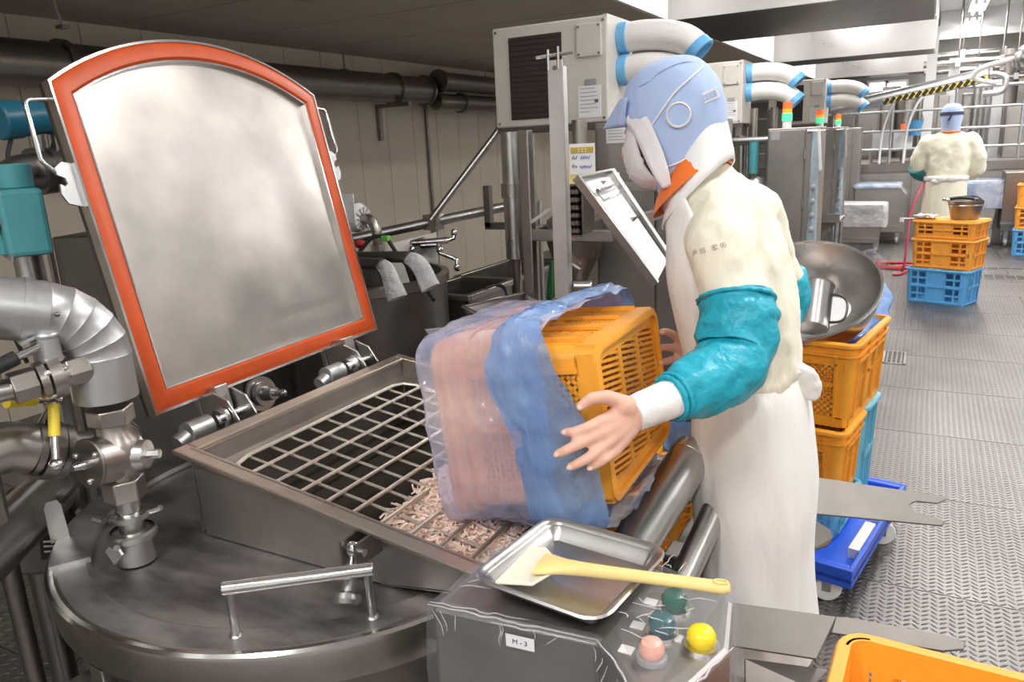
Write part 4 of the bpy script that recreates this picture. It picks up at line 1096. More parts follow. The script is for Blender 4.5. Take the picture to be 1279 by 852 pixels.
bd = (sN - sA); bd2 = V(bd.x, bd.y, 0).normalized()
q = [zat(613, 728, ZT + .006), zat(655, 684, ZT + .012), zat(682, 684, ZT + .022), zat(694, 697, ZT + .030), zat(690, 716, ZT + .028), zat(665, 731, ZT + .014)]
b = B(); vt = [b.verts.new(v + V(0, 0, .002)) for v in q]; vb = [b.verts.new(v - V(0, 0, .003)) for v in q]
b.faces.new(vt); b.faces.new(list(reversed(vb)))
for i in range(6): b.faces.new((vt[i], vt[(i + 1) % 6], vb[(i + 1) % 6], vb[i]))
obj('blade', b, P_CREAMBLADE, t, 40, bevel=.002)
# ================================================================== STEAM PIPES AND VALVES at the left of the kettle
SX, SY = -1.453, .906
def up(z): return V(SX, SY, z)
I_ = Matrix.Translation
t = thing('kettle_spool', 'short stainless clamp spool rising from the left of the kettle lid', 'pipe spool', (SX, SY, ZL))
b = B(); lathe(b, [(.040, 0), (.040, .052), (.045, .056), (.045, .066), (.026, .070)], I_(up(ZL)), 32); obj('ferrule', b, S_STEEL, t)
b = B(); lathe(b, [(.044, .052), (.05, .056), (.05, .068), (.044, .072)], I_(up(ZL)), 32); tube(b, [up(ZL + .062) + V(.0, -.05, 0), up(ZL + .062) + V(.035, -.062, .004)], .007, 8); obj('clamp_ring', b, S_STEEL, t)
b = B(); prism(b, [(-.024, .0), (0, -.026), (.024, .0), (.012, .012), (-.012, .012)], .006, frame(up(ZL + .05) + V(.012, -.052, -.004), V(.1, -1, .1), V(1, .1, 0))); obj('clamp_tag', b, S_WHITE, t, 0)
b = B(); cyl(b, up(ZL + .068), up(ZL + .155), .0255, n=24); obj('riser', b, S_STEEL, t)
b = B(); lathe(b, [(.027, .098), (.042, .101), (.042, .113), (.027, .116)], I_(up(ZL)), 28); tube(b, [up(ZL + .107) + V(-.02, -.045, 0), up(ZL + .107) + V(-.045, -.05, .004)], .008, 8); tube(b, [up(ZL + .107) + V(.03, .02, 0), up(ZL + .107) + V(.06, .035, .01)], .006, 8); obj('wing_clamp', b, S_STEEL, t)
t = thing('three_way_valve', 'stainless plug valve with round dark cover plate and hexagon unions', 'valve', tuple(up(ZL + .155)))
b = B(); cyl(b, up(.815), up(.862), .043, n=6); obj('union_nut', b, S_WARM, t, 20, bevel=.003)
b = B(); lathe(b, [(.03, .845), (.036, .87), (.05, .89), (.052, .925), (.046, .95), (.034, .968), (.034, .985)], I_(V(SX, SY, 0)), 32); obj('valve_body', b, S_WARM, t)
vd = V(.02, -.99, .12).normalized(); vc = up(.912)
b = B(); cyl(b, vc - vd * .03, vc + vd * .062, .052, .05, 32); obj('valve_neck', b, S_WARM, t)
b = B(); cyl(b, vc + vd * .062, vc + vd * .069, .052, n=36); obj('cover_plate', b, S_DARK, t, 40, bevel=.002)
b = B(); cyl(b, vc + vd * .069, vc + vd * .10, .012, .007, 14); obj('spindle', b, S_CHROME, t)
for a in (40, 160, 280):
    M = frame(vc + vd * .069, vd); c = M @ V(.036 * math.cos(math.radians(a)), .036 * math.sin(math.radians(a)), 0)
    b = B(); ell(b, c, (.007, .007, .007), n=10, m=6); obj('cap_screw', b, S_CHROME, t)
sd = V(.88, .47, 0).normalized()
b = B(); cyl(b, vc + sd * .03, vc + sd * .062, .034, .03, 24); cyl(b, vc + sd * .062, vc + sd * .088, .010, n=6); obj('side_plug', b, S_STEEL, t)
b = B(); cyl(b, up(.985), up(1.02), .046, n=6); cyl(b, up(.978), up(.985), .034, n=20); obj('union_nut', b, S_WARM, t, 20, bevel=.003)
bk = V(-.75, .55, 0).normalized()
b = B(); cyl(b, vc + bk * .03, vc + bk * .16, .036, n=24); cyl(b, vc + bk * .075, vc + bk * .09, .046, n=28); cyl(b, vc + bk * .10, vc + bk * .115, .046, n=28); obj('side_branch', b, S_DARK, t)
# insulated elbow pipe (silver cladding) : up, mitred bend, then left
t = thing('clad_pipe', 'silver clad insulated steam pipe with a segmented elbow', 'pipe', tuple(up(1.02)))
PT = up(1.235)
hd = (dep(0, 381, 1.42) - up(1.215)).normalized()
b = B(); cyl(b, up(1.040), up(1.135), .060, .0585, 36); obj('cladding_straight', b, S_WHITE, t)
segs = []
R = .080
for k in range(5):
    a0 = PI / 2 * k / 5; a1 = PI / 2 * (k + 1) / 5
    def pt(a): return up(1.130) + hd * (R * (1 - math.cos(a))) + V(0, 0, 1) * (R * math.sin(a))
    b = B()
    def ring(a, r):
        tg = (hd * math.sin(a) + V(0, 0, 1) * math.cos(a)).normalized(); M = frame(pt(a), tg, V(hd.y, -hd.x, 0)); return [M @ V(r * math.cos(2 * PI * i / 32), r * math.sin(2 * PI * i / 32), 0) for i in range(32)]
    loft(b, [ring(a0, .0603), ring(a0 + .03, .0592), ring(a1 - .02, .0592), ring(a1, .0603)], True); obj('elbow_segment', b, S_WHITE, t)
e0 = up(1.130) + hd * R + V(0, 0, R)
b = B(); cyl(b, e0, e0 + hd * .17, .060, n=36); obj('cladding_straight', b, S_WHITE, t)
b = B(); cyl(b, e0 + hd * .03, e0 + hd * .042, .0625, n=36); cyl(b, e0 + hd * .15, e0 + hd * .175, .068, n=36); obj('cladding_band', b, S_WHITE, t)
b = B(); cyl(b, e0 + hd * .175, e0 + hd * .60, .054, n=32); obj('cladding_end', b, S_WHITE, t)
for c in (up(1.215) + V(.03, -.085, .02), up(1.105) + V(-.052, -.03, 0)):
    b = B(); ell(b, c, (.005, .005, .005), n=8, m=5); obj('rivet', b, S_DARK, t)
# ball valve left of the clad pipe
n0 = dep(110, 458, 1.50); n1 = dep(0, 490, 1.40); vx = (n1 - n0).normalized()
t = thing('ball_valve', 'stainless ball valve with lever, joined by hexagon nuts to the clad pipe', 'valve', tuple(n0))
b = B(); cyl(b, n0 - vx * .035, n0 + vx * .0, .014, n=14); obj('nipple', b, S_WARM, t)
b = B(); cyl(b, n0 - vx * .0, n0 + vx * .04, .03, n=6); obj('hex_nut', b, S_WARM, t, 20, bevel=.002)
b = B(); cyl(b, n0 + vx * .035, n0 + vx * .05, .027, n=20); cyl(b, n0 + vx * .05, n0 + vx * .072, .043, n=28); cyl(b, n0 + vx * .076, n0 + vx * .09, .036, n=28); obj('valve_body', b, S_WARM, t)
b = B(); cyl(b, n0 + vx * .092, n0 + vx * .135, .032, n=6); obj('hex_nut', b, S_WARM, t, 20, bevel=.002)
for a in (30, 150, 270):
    M = frame(n0 + vx * .05, vx); c = M @ V(.037 * math.cos(math.radians(a)), .037 * math.sin(math.radians(a)), 0); b = B(); cyl(b, c - vx * .006, c + vx * .03, .005, n=8); obj('flange_bolt', b, S_CHROME, t)
s0 = n0 + vx * .06
b = B(); cyl(b, s0 + V(0, 0, .03), s0 + V(0, 0, .082), .020, n=20); ell(b, s0 + V(0, 0, .082), (.024, .024, .012)); obj('stem_cap', b, S_WHITE, t)
l0 = s0 + V(0, 0, .068); l1 = dep(20, 447, 1.40)
b = B(); cyl(b, l0, l1, .008, n=12); obj('lever', b, S_CHROME, t)
b = B(); cyl(b, l1, l1 + (l1 - l0).normalized() * .1, .014, n=14); obj('lever_grip', b, P_BLACK, t)
b = B(); q = s0 + V(0, 0, .09); e = dep(24, 430, 1.41); bar(b, q, e, .005, .016); obj('pointer', b, S_WHITE, t, 0)
b = B(); tube(b, spath([n0 + vx * .135, n0 + vx * .18, n0 + vx * .24 + V(0, -.0, -.03), n0 + vx * .26 + V(0, 0, -.12), n0 + vx * .26 + V(0, 0, -.2)]), .021, 16); obj('bent_pipe', b, S_STEEL, t)
# lower butterfly valve with elbow, yellow-gripped levers
w0 = dep(108, 565, 1.66); w1 = dep(20, 560, 1.55); wx = (w1 - w0).normalized()
t = thing('butterfly_valve', 'dark flanged valve with yellow gripped lever, joined to a wide elbow', 'valve', tuple(w0))
b = B(); cyl(b, w0, w0 + wx * .07, .045, n=28); obj('valve_neck', b, S_DARK, t)
b = B(); cyl(b, w0 + wx * .045, w0 + wx * .062, .058, n=32); cyl(b, w0 + wx * .066, w0 + wx * .095, .062, n=32); cyl(b, w0 + wx * .098, w0 + wx * .112, .055, n=32); obj('flange', b, S_DARK, t)
b = B(); box(b, (-.005, -.012, 0), (.005, .012, .0015), frame(w0 + wx * .08 + V(.0, -.0615, .0), V(0, -1, 0), V(1, 0, 0))); obj('blue_tape', b, P_BLUE, t, 0)
ec = w0 + wx * .112
b = B(); tube(b, spath([ec, ec + wx * .05, ec + wx * .115 + V(0, 0, -.04), ec + wx * .125 + V(0, 0, -.10), ec + wx * .125 + V(0, 0, -.17)], 8), .052, 24); obj('elbow', b, S_WARM, t)
ya, yb2, yc = dep(67, 505, 1.50), dep(68, 545, 1.49), dep(70, 580, 1.48)
b = B(); cyl(b, w0 + wx * .08 + V(0, 0, .06), ya + V(0, 0, .004), .008, n=10); tube(b, [ya + V(0, 0, .004), yb2, yc], .0075, 10); obj('lever', b, S_CHROME, t)
b = B(); cyl(b, ya, yb2, .0105, n=12); obj('yellow_grip', b, P_YELLOW, t)
b = B(); ell(b, yc, (.014, .014, .012)); obj('lever_knob', b, S_CHROME, t)
ya, yb2 = dep(44, 500, 1.52), dep(8, 503, 1.46)
b = B(); cyl(b, dep(75, 499, 1.58), ya, .007, n=10); obj('lever', b, S_CHROME, t)
b = B(); cyl(b, ya, yb2, .011, n=12); obj('yellow_grip', b, P_YELLOW, t)

# teal actuator on a pipe
a_t, a_b = dep(22, 200, 1.95), dep(36, 318, 1.93)
t = thing('valve_actuator', 'teal enamelled block actuator with bolt plug, left of the open cover', 'actuator', tuple(a_b))
MA = I_(a_b) @ Matrix.Rotation(math.radians(-22), 4, 'Z')
b = B(); box(b, (-.058, -.05, .0), (.058, .05, .165), MA); obj('block', b, P_TEAL, t, 0, bevel=.012)
b = B(); box(b, (-.012, -.062, .005), (.012, -.045, .155), MA); box(b, (-.07, -.045, .01), (-.05, .045, .12), MA); obj('rib', b, P_TEAL, t, 0, bevel=.004)
b = B(); cyl(b, MA @ V(0, 0, .165), MA @ V(0, 0, .225), .043, n=28); obj('cap', b, P_TEAL, t, 40, bevel=.004)
b = B(); cyl(b, MA @ V(.03, -.05, .085), MA @ V(.03, -.064, .085), .017, n=16); cyl(b, MA @ V(.03, -.062, .085), MA @ V(.03, -.070, .085), .009, n=6); obj('plug', b, S_DARK, t, 30)
for x in (-.05, .0, .05):
    for z in (.006, .168):
        b = B(); cyl(b, MA @ V(x, -.042, z - .012), MA @ V(x, -.042, z + .006), .006, n=6); obj('corner_bolt', b, S_STEEL, t, 20)
b = B(); tube(b, spath([MA @ V(-.03, -.055, .05), MA @ V(-.034, -.085, .05), MA @ V(-.05, -.095, .03)]), .009, 10); obj('white_elbow', b, P_WHITE, t)
b = B(); tube(b, spath([MA @ V(-.05, -.095, .03), MA @ V(-.07, -.10, -.02), MA @ V(-.1, -.08, -.12), MA @ V(-.12, -.04, -.3)]), .006, 8); obj('cable', b, P_BLACK, t)
b = B(); cyl(b, MA @ V(-.03, 0, 0), MA @ V(-.03, 0, -.72), .034, n=24); obj('stem_pipe', b, S_STEEL, t)
# blue flow meter on a grey flanged pipe
m0, m1 = dep(-4, 151, 2.05), dep(74, 145, 2.20)
t = thing('flow_meter', 'petrol blue cylindrical flow meter head above a grey flanged pipe', 'meter', tuple(m0))
mx_ = (m1 - m0).normalized()
b = B(); cyl(b, m0, m0 + mx_ * .06, .052, n=28); obj('end_cap', b, P_PETROL, t, 40, bevel=.006)
b = B(); cyl(b, m0 + mx_ * .06, m0 + mx_ * .22, .048, n=28); obj('meter_head', b, P_PETROL, t, 40, bevel=.006)
b = B(); box(b, (-.004, -.026, 0), (.008, .026, .002), frame(m0 + mx_ * .12 + V(.0, -.040, .030), V(.2, -.8, .55), V(0, 0, 1))); obj('name_plate', b, P_PAPER, t, 0)
mm = m0 + mx_ * .11
b = B(); cyl(b, mm - V(0, 0, .045), mm - V(0, 0, .10), .020, n=16); cyl(b, mm + mx_ * .05 - V(0, 0, .045), mm + mx_ * .05 - V(0, 0, .10), .016, n=16); obj('neck', b, S_DARK, t)
pc = mm - V(0, 0, .145)
b = B(); cyl(b, pc - mx_ * .03, pc + mx_ * .10, .055, n=28); obj('meter_tube', b, S_DARK, t)
for o in (-.035, .0, .055, .09):
    b = B(); cyl(b, pc + mx_ * o, pc + mx_ * (o + .016), .066, n=28); obj('flange', b, S_DARK, t)
b = B(); tube(b, spath([pc - mx_ * .03, pc - mx_ * .08, pc - mx_ * .12 - V(0, 0, .04), pc - mx_ * .125 - V(0, 0, .10)], 8), .05, 20); obj('elbow', b, S_STEEL, t)
b = B(); cyl(b, pc + mx_ * .10, pc + mx_ * .7, .05, n=24); obj('outlet_pipe', b, S_DARK, t)
for o in (-.04, .09):
    q = pc + mx_ * o + V(-.0, -.06, .07); b = B(); tube(b, spath([m0 + mx_ * (o + .1) - V(0, .03, .05), q + V(0, 0, -.03), q + V(.01, 0, -.09)]), .006, 8); obj('cable', b, P_BLACK, t)
# dull sheet metal casing behind the cover (grey wedge) 
g0 = dep(64, 275, 2.5); 
t = thing('sheet_housing', 'dull sheet metal housing seen between actuator and open cover', 'housing', (g0.x, g0.y, 0))
b = B(); pr = [(0, 0), (.5, 0), (.5, 1.10), (.30, 1.30), (.0, 1.30)]
MG = Matrix(((.93, .0, .37, g0.x - .02), (.37, 0, -.93, g0.y), (0, 1, 0, 0), (0, 0, 0, 1)))
prism(b, [(0, 0), (.55, 0), (.55, 1.05), (.16, 1.28), (0, 1.28)], .5, MG @ I_((0, 0, -.5))); obj('casing', b, S_DARK, t, 0, bevel=.006)
b = B(); box(b, (-.012, 0, .0), (.0, 1.26, .02), MG); obj('seam_strip', b, S_WARM, t, 0)
# dark junction box at lower left with rating plate and lever
j0 = dep(46, 652, 1.86)
t = thing('junction_box', 'dark metal junction box with black rating plate beside the kettle edge', 'box', (j0.x, j0.y, j0.z - .11))
MJ = I_(j0) @ Matrix.Rotation(math.radians(42), 4, 'Z') @ Matrix.Rotation(math.radians(6), 4, 'Y')
b = B(); box(b, (-.075, -.05, -.12), (.075, .05, .075), MJ); obj('casing', b, S_BOX, t, 0, bevel=.012)
b = B(); box(b, (.02, -.052, -.075), (.07, -.0495, -.012), MJ); pl_ = obj('rating_plate', b, P_BLACK, t, 0)
for z in (-.03, -.042, -.056): 
    b = B(); box(b, (.028, -.0535, z), (.062, -.0515, z + .004), MJ); obj('print_line', b, P_PAPER, pl_, 0)
b = B(); cyl(b, MJ @ V(0, 0, -.12), V((MJ @ V(0, 0, -.12)).x, (MJ @ V(0, 0, -.12)).y, 0), .03, n=16); obj('stand_pipe', b, S_DARK, t)
b = B(); tube(b, spath([MJ @ V(-.07, -.05, .06), MJ @ V(-.085, -.06, .0), MJ @ V(-.075, -.06, -.09), MJ @ V(-.05, -.055, -.13)]), .007, 8); obj('cable', b, P_BLACK, t)
b = B(); bar(b, MJ @ V(.05, -.03, .05), dep(112, 578, 1.7), .02, .02); obj('brace', b, S_DARK, t, 0)
# big horizontal pipes low at the left edge
a, c = dep(-70, 742, 1.45), dep(80, 712, 1.92); c.z = a.z
t = thing('low_pipe', 'thick dull pipe running low past the kettle at the left edge', 'pipe', tuple(a))
b = B(); cyl(b, a, c, .062, n=28); obj('pipe_body', b, S_STEEL, t)
b = B(); cyl(b, c, c + (c - a).normalized() * .02, .075, n=28); obj('flange', b, S_DARK, t)
m = a.lerp(c, .5); b = B(); cyl(b, m + V(0, .0, -.06), V(m.x, m.y, 0), .02, n=12); obj('pipe_support', b, S_DARK, t)

# ================================================================== BIN LIFTER behind the control box
t = thing('bin_lifter', 'stainless bin lifter with slanted tubes and two notched fork plates', 'lifter', (-.42, 1.80, 0))
def plate(pts, th, nm, mat=S_FORK):
    b = B(); n = (pts[1] - pts[0]).cross(pts[2] - pts[0]).normalized()
    if n.z > 0: n = -n
    a = [b.verts.new(p) for p in pts]; c = [b.verts.new(p + n * th) for p in pts]
    b.faces.new(a); b.faces.new(list(reversed(c))); k = len(pts)
    for i in range(k): b.faces.new((a[i], a[(i + 1) % k], c[(i + 1) % k], c[i]))
    return obj(nm, b, mat, t, 0, bevel=.002)
# far fork: sheet with a U notch, slightly tilted towards the camera
FA, FB, FC, FD = dep(1000, 593, 2.10), dep(1183, 620, 2.02), dep(1180, 657, 1.95), dep(1000, 640, 2.02)
nF = (FB - FA).cross(FD - FA).normalized(); FC = pat(1180, 657, FA, nF)
def fk(u, v): return (FA.lerp(FB, u)).lerp(FD.lerp(FC, u), v)
notch = [fk(.99, .0), fk(1.0, .12), fk(.94, .28), fk(.80, .30)] + [fk(.80 - .045 * math.sin(PI * k / 8), .30 + .36 * k / 8) for k in range(1, 8)] + [fk(.80, .66), fk(.94, .74), fk(1.0, .86), fk(.985, 1.0)]
plate([fk(-.9, 0), *notch, fk(-.9, 1)], .006, 'fork_plate')
q = [dep(1000, 640, 2.0), dep(1022, 652, 1.99), dep(1038, 662, 1.98), dep(1041, 672, 1.97), dep(1034, 682, 1.97), dep(1010, 690, 1.97), dep(985, 694, 1.97), dep(970, 640, 2.0)]
plate(q, .006, 'stop_plate')
# near fork: folded plate with a narrower tip
NA = dep(912, 752, 1.62); NN = (dep(1045, 770, 1.56) - NA).cross(dep(912, 806, 1.54) - NA).normalized()
plate([pat(*q, NA, NN) for q in ((912, 752), (1045, 770), (1020, 823), (912, 806))], .006, 'fork_plate')
plate([pat(*q, NA, NN) for q in ((1044, 770), (1062, 771), (1185, 794), (1206, 802), (1204, 811), (1178, 813), (1038, 790))], .006, 'fork_tip')
plate([dep(930, 822, 1.56), dep(1035, 836, 1.52), dep(1012, 860, 1.50), dep(930, 900, 1.52)], .006, 'lower_plate', S_DARK)
ta, tb3 = dep(862, 572, 1.76), dep(795, 676, 1.62)
b = B(); dd = (tb3 - ta).normalized(); cyl(b, ta, tb3 + dd * .5, .049, n=36); obj('slant_tube', b, S_STEEL, t)
b = B(); cyl(b, ta - dd * .025, ta + dd * .0, .047, n=36); cyl(b, ta + dd * .004, ta + dd * .008, .0505, n=36); obj('tube_cap', b, S_STEEL, t, 40, bevel=.004)
ta2, tb4 = dep(885, 655, 1.72), dep(850, 730, 1.66)
d2 = (tb4 - ta2).normalized()
b = B(); cyl(b, ta2 - d2 * .1, tb4 + d2 * .35, .03, n=28); obj('slant_tube', b, S_STEEL, t)
b = B(); box(b, (-.50, 1.62, .0), (-.42, 1.70, .52)); box(b, (-.52, 1.45, .40), (-.40, 2.1, .46)); box(b, (-.62, 1.3, 0), (-.38, 2.1, .03)); obj('lifter_frame', b, S_BOX, t, 0, bevel=.004)

# ================================================================== BOWL, JUG, FILM on the near crate stack
bc = V(-.300, 2.93, .83); 
bx = dep(1035, 360, 2.72)
# rim circle: fitted through visible rim points
nb = V(-.05, -.52, .85).normalized()
MBW = frame(dep(1002, 360, 2.70), nb, V(1, 0, 0))
RBW = .255
t = thing('mixing_bowl', 'large hemispherical stainless bowl lying tilted in the top orange crate', 'bowl', M=MBW)
b = B(); pf = []
for k in range(15):
    a = PI / 2 * k / 14; pf.append((RBW * math.cos(a * .0 + a) if k < 14 else .0, -RBW * .86 * math.sin(a)))
prof = [(RBW, 0)] + [(RBW * math.cos(PI / 2 * k / 14), -RBW * .86 * math.sin(PI / 2 * k / 14)) for k in range(1, 15)]
inner = [(r - .003 if r > .01 else 0, z + .003) for r, z in prof]
lathe(b, list(reversed(inner)) + prof, None, 64); obj('bowl_shell', b, S_STEEL, t, local=True)
b = B(); lathe(b, [(RBW - .004, .001), (RBW - .002, .007), (RBW + .005, .007), (RBW + .008, 0), (RBW + .004, -.006), (RBW - .002, -.004)], None, 64); obj('rolled_rim', b, S_CHROME, t, local=True)
# jug
j0 = dep(1016, 366, 2.66); ja = V(.42, -.22, .88).normalized()
jb = dep(1013, 411, 2.62); ja = (dep(1021, 352, 2.68) - jb).normalized()
MJG = frame(jb, ja, V(1, 0, 0))
t = thing('steel_jug', 'stainless measuring jug with strap handle lying in the tilted bowl', 'jug', M=MJG)
b = B(); lathe(b, [(0, .002), (.056, .002), (.058, .006), (.056, .165), (.060, .170), (.053, .168), (.053, .01), (0, .01)], None, 36); obj('jug_body', b, S_STEEL, t, local=True)
b = B(); tube(b, spath([(.055, -.01, .13), (.085, -.012, .125), (.105, -.012, .10), (.105, -.012, .05), (.088, -.01, .03), (.055, -.01, .025)], 6), .008, 8, sx=.5); obj('jug_handle', b, S_DARK, t, local=True)
b = B(); dc = dep(1030, 392, 2.74); md_ = frame(dc, nb + V(-.15, .1, 0)); lathe(b, [(0, 0), (.085, 0), (.09, .006), (.085, .008), (0, .004)], md_, 36)
tag(obj('scraper_disc', b, P_PAPER, None, 40), 'round white disc lying in the bottom of the tilted bowl', 'disc')
# blue film hanging out between bowl and crate at the right
t = thing('film_bag', 'crumpled blue and clear film tucked behind the bowl in the top orange crate', 'plastic bag', (-.10, 3.0, .8))
def crumple(name, pts, mat, seed, rad=.05):
    b = B(); P = spath(pts, 6); rings = []
    for i, p in enumerate(P):
        d = (P[min(i + 1, len(P) - 1)] - P[max(i - 1, 0)]).normalized(); M = frame(p, d)
        s = math.sin(PI * (i + .6) / (len(P) + .2)) ** .5
        rings.append([M @ V(rad * s * math.cos(a) * (1 + .5 * noise.noise(V(math.cos(a) * 3, math.sin(a) * 3, i * .35 + seed))), rad * s * math.sin(a) * (1 + .5 * noise.noise(V(math.cos(a) * 3 + 5, math.sin(a) * 3, i * .35 + seed))), 0) for a in [2 * PI * k / 20 for k in range(20)]])
    loft(b, rings, True); return obj(name, b, mat, t, 80)
crumple('blue_film', [dep(1092, 350, 2.95), dep(1098, 380, 2.93), dep(1085, 405, 2.88), dep(1062, 424, 2.80)], F_BLUE, 1, .05)
crumple('blue_film', [dep(1060, 430, 2.72), dep(1075, 415, 2.82), dep(1095, 400, 2.92)], F_BLUE, 5, .035)
crumple('clear_film', [dep(1075, 322, 2.9), dep(1088, 330, 2.93), dep(1096, 345, 2.95)], F_CLEAR, 9, .045)
# ================================================================== SPOT COOLERS (ceiling-height air units on stands)
YA = 3.40
xa0, xa1 = yat(617, 95, YA).x, yat(759, 90, YA).x
zt_, zb_ = yat(680, 28, YA).z, yat(680, 157, YA).z
yb_ = xat(790, 60, xa1).y
def ac_unit(label):
    t = thing('spot_cooler', label, 'air cooler', (xa0, YA, 0))
    b = B(); box(b, (xa0, YA, zb_), (xa1, yb_, zt_)); obj('housing', b, P_CREAM, t, 0, bevel=.008)
    def f2(px, py, o=0): p = yat(px, py, YA - o); return p
    a, c = f2(635, 48), f2(704, 146)
    b = B(); box(b, (a.x, YA - .004, c.z), (c.x, YA + .0, a.z)); g = obj('grille', b, S_DARKG, t, 0)
    n = 16
    for k in range(n):
        z = c.z + (a.z - c.z) * (k + .5) / n; b = B(); box(b, (a.x + .004, YA - .0075, z - .003), (c.x - .004, YA - .004, z + .003)); obj('louvre', b, S_DARKG, g, 0)
    a, c = f2(720, 31), f2(752, 69); c.x = min(c.x, xa1 - .02)
    b = B(); box(b, (a.x, YA - .010, c.z), (c.x, YA, a.z)); pl0 = obj('access_plate', b, P_CREAM, t, 0, bevel=.003)
    for x in (a.x + .012, c.x - .012):
        for z in (c.z + .012, a.z - .012): b = B(); cyl(b, (x, YA - .013, z), (x, YA - .009, z), .005, n=8); obj('screw', b, S_DARK, pl0)
    a, c = f2(722, 108), f2(751, 146); c.x = min(c.x, xa1 - .012)
    b = B(); box(b, (a.x, YA - .002, c.z), (c.x, YA, a.z)); sh = obj('notice_sheet', b, P_PAPER, t, 0)
    rr = random.Random(5)
    for k in range(7):
        z = a.z - .014 - .017 * k; w = (c.x - a.x - .02) * rr.uniform(.5, 1)
        b = B(); box(b, (a.x + .01, YA - .003, z), (a.x + .01 + w, YA - .002, z + .003)); obj('print_line', b, P_GREY, sh, 0)
    b = B(); box(b, (c.x - .03, YA - .003, c.z + .065), (c.x - .012, YA - .002, c.z + .08)); obj('dark_mark', b, P_INK, sh, 0)
    a, c = f2(731, 99), f2(745, 106)
    b = B(); box(b, (a.x, YA - .003, c.z), (c.x, YA, a.z)); obj('name_plate', b, P_GREY, t, 0)
    for x in (xa0 + .02, xa1 - .02):
        for z in (zb_ + .02, zt_ - .02): b = B(); cyl(b, (x, YA - .004, z), (x, YA + .001, z), .006, n=8); obj('screw', b, S_DARK, t)
    # two outlet hoses from the right side
    r = .066; ym = (YA + yb_) / 2
    for k, py in enumerate((48, 88)):
        z = yat(775, py, ym).z
        b = B(); cyl(b, (xa1, ym, z), (xa1 + .045, ym, z), r + .004, n=28); obj('blue_collar', b, P_DUCTBLUE, t, 40, bevel=.004)
        P = [(xa1 + .03, ym, z), (xa1 + .12, ym, z + .003), (xa1 + .22, ym + .01, z - .008), (xa1 + .31, ym + .02, z - .04), (xa1 + .365, ym + .02, z - .09)]
        S = spath(P, 6)
        b = B(); tube(b, S, r, 24, cap=False); obj('outlet_hose', b, P_HOSE, t)
        d = (S[-1] - S[-2]).normalized()
        b = B(); M = frame(S[-1], d); lathe(b, [(r - .012, -.03), (r + .004, -.03), (r + .006, .012), (r - .006, .014), (r - .012, -.02)], M, 28); obj('blue_nozzle', b, P_DUCTBLUE, t, 40)
        b = B(); lathe(b, [(0, 0), (r - .008, 0)], frame(S[-1] - d * .03, d), 24); obj('hose_inside', b, P_BLACK, t)
    b = B(); box(b, (xa1 - .02, YA + .0, zt_ - .006), (xa1 + .0, yb_, zt_ + .004)); obj('top_lip', b, P_CREAM, t, 0)
    # stand
    for (x, y) in ((xa0 + .03, yb_ - .04), (xa1 - .03, YA + .04), (xa1 - .03, yb_ - .04)):
        b = B(); box(b, (x - .02, y - .02, 0), (x + .02, y + .02, zb_)); obj('stand_leg', b, S_WARM, t, 0)
    b = B(); box(b, (xa0, YA + .01, zb_ - .025), (xa1, YA + .05, zb_)); box(b, (xa0, yb_ - .05, zb_ - .025), (xa1, yb_ - .01, zb_)); obj('stand_rail', b, S_DARK, t, 0)
    b = B(); box(b, (xa0 + .03, YA + .01, 0), (xa0 + .075, YA + .055, zb_ - .02)); obj('stand_leg', b, S_WARM, t, 0)
    return t
S_DARKG = plastic('dark_brown_grille', (.045, .032, .028), .5)
ac = ac_unit('nearest cream spot cooler with dark grille and white hoses behind the worker hood')
# second and third units
q2 = yat(927, 125, 6.15)
copy_tree(ac, I_((q2.x - xa1 + xa0, 6.15, .0)), None, 'second cream spot cooler with two white hoses right of the worker hood')
q3 = yat(1030, 140, 9.1)
copy_tree(ac, I_((q3.x - xa1 + xa0, 9.1, .0)), None, 'third and farthest spot cooler above the smaller cabinets')

# round duct pipe and struts by the AC stand
p = dep(641, 250, 3.25)
t = thing('standing_duct', 'grey round pipe standing left of the cooler stand with a tapered valve below', 'pipe', (p.x, p.y, 1.0))
b = B(); cyl(b, (p.x, p.y, dep(645, 325, 3.25).z), (p.x, p.y, zb_ - .03), .042, n=24); obj('pipe_body', b, S_STEEL, t)
b = B(); cyl(b, (p.x, p.y, 1.29), (p.x, p.y, 1.35), .05, n=24); obj('collar', b, S_WARM, t)
b = B(); cyl(b, (p.x, p.y, .84), (p.x, p.y, dep(645, 325, 3.25).z), .010, .022, n=14); cyl(b, (p.x, p.y, 0), (p.x, p.y, .84), .012, n=10); obj('tapered_drain', b, S_DARK, t)
b = B(); box(b, (p.x - .16, p.y + .02, 1.16), (p.x - .13, p.y + .05, 1.34)); box(b, (p.x - .16, p.y + .02, 1.15), (p.x, p.y + .05, 1.18)); obj('bracket', b, S_DARK, t, 0)
# horizontal rail pipe, diagonal strut
r0, r1 = dep(425, 302, 3.9), dep(632, 258, 4.1); r1.y = max(r1.y, r0.y)
t = thing('rail_pipe', 'long level pipe running to the cooler stand in front of the cream wall', 'pipe', tuple(r0))
b = B(); cyl(b, r0, r1, .026, n=18); q = dep(672, 250, 4.15); cyl(b, r1, q, .022, n=16); cyl(b, q, q - V(0, 0, .12), .022, n=16); obj('pipe_body', b, S_STEEL, t)
b = B(); m = r0.lerp(r1, .55); cyl(b, m, V(m.x, m.y, 0), .02, n=12); cyl(b, q - V(0, 0, .1), V(q.x, q.y, 0), .02, n=12); box(b, (m.x - .04, m.y - .04, m.z - .04), (m.x + .04, m.y + .04, m.z + .04)); obj('pipe_stand', b, S_WARM, t)
d0, d1 = dep(538, 275, 3.95), dep(628, 156, 3.9)
b = B(); cyl(b, d0, d1, .018, n=14); cyl(b, d1, d1 + V(.12, 0, -.02), .018, n=14); obj('diagonal_strut', b, S_STEEL, t)

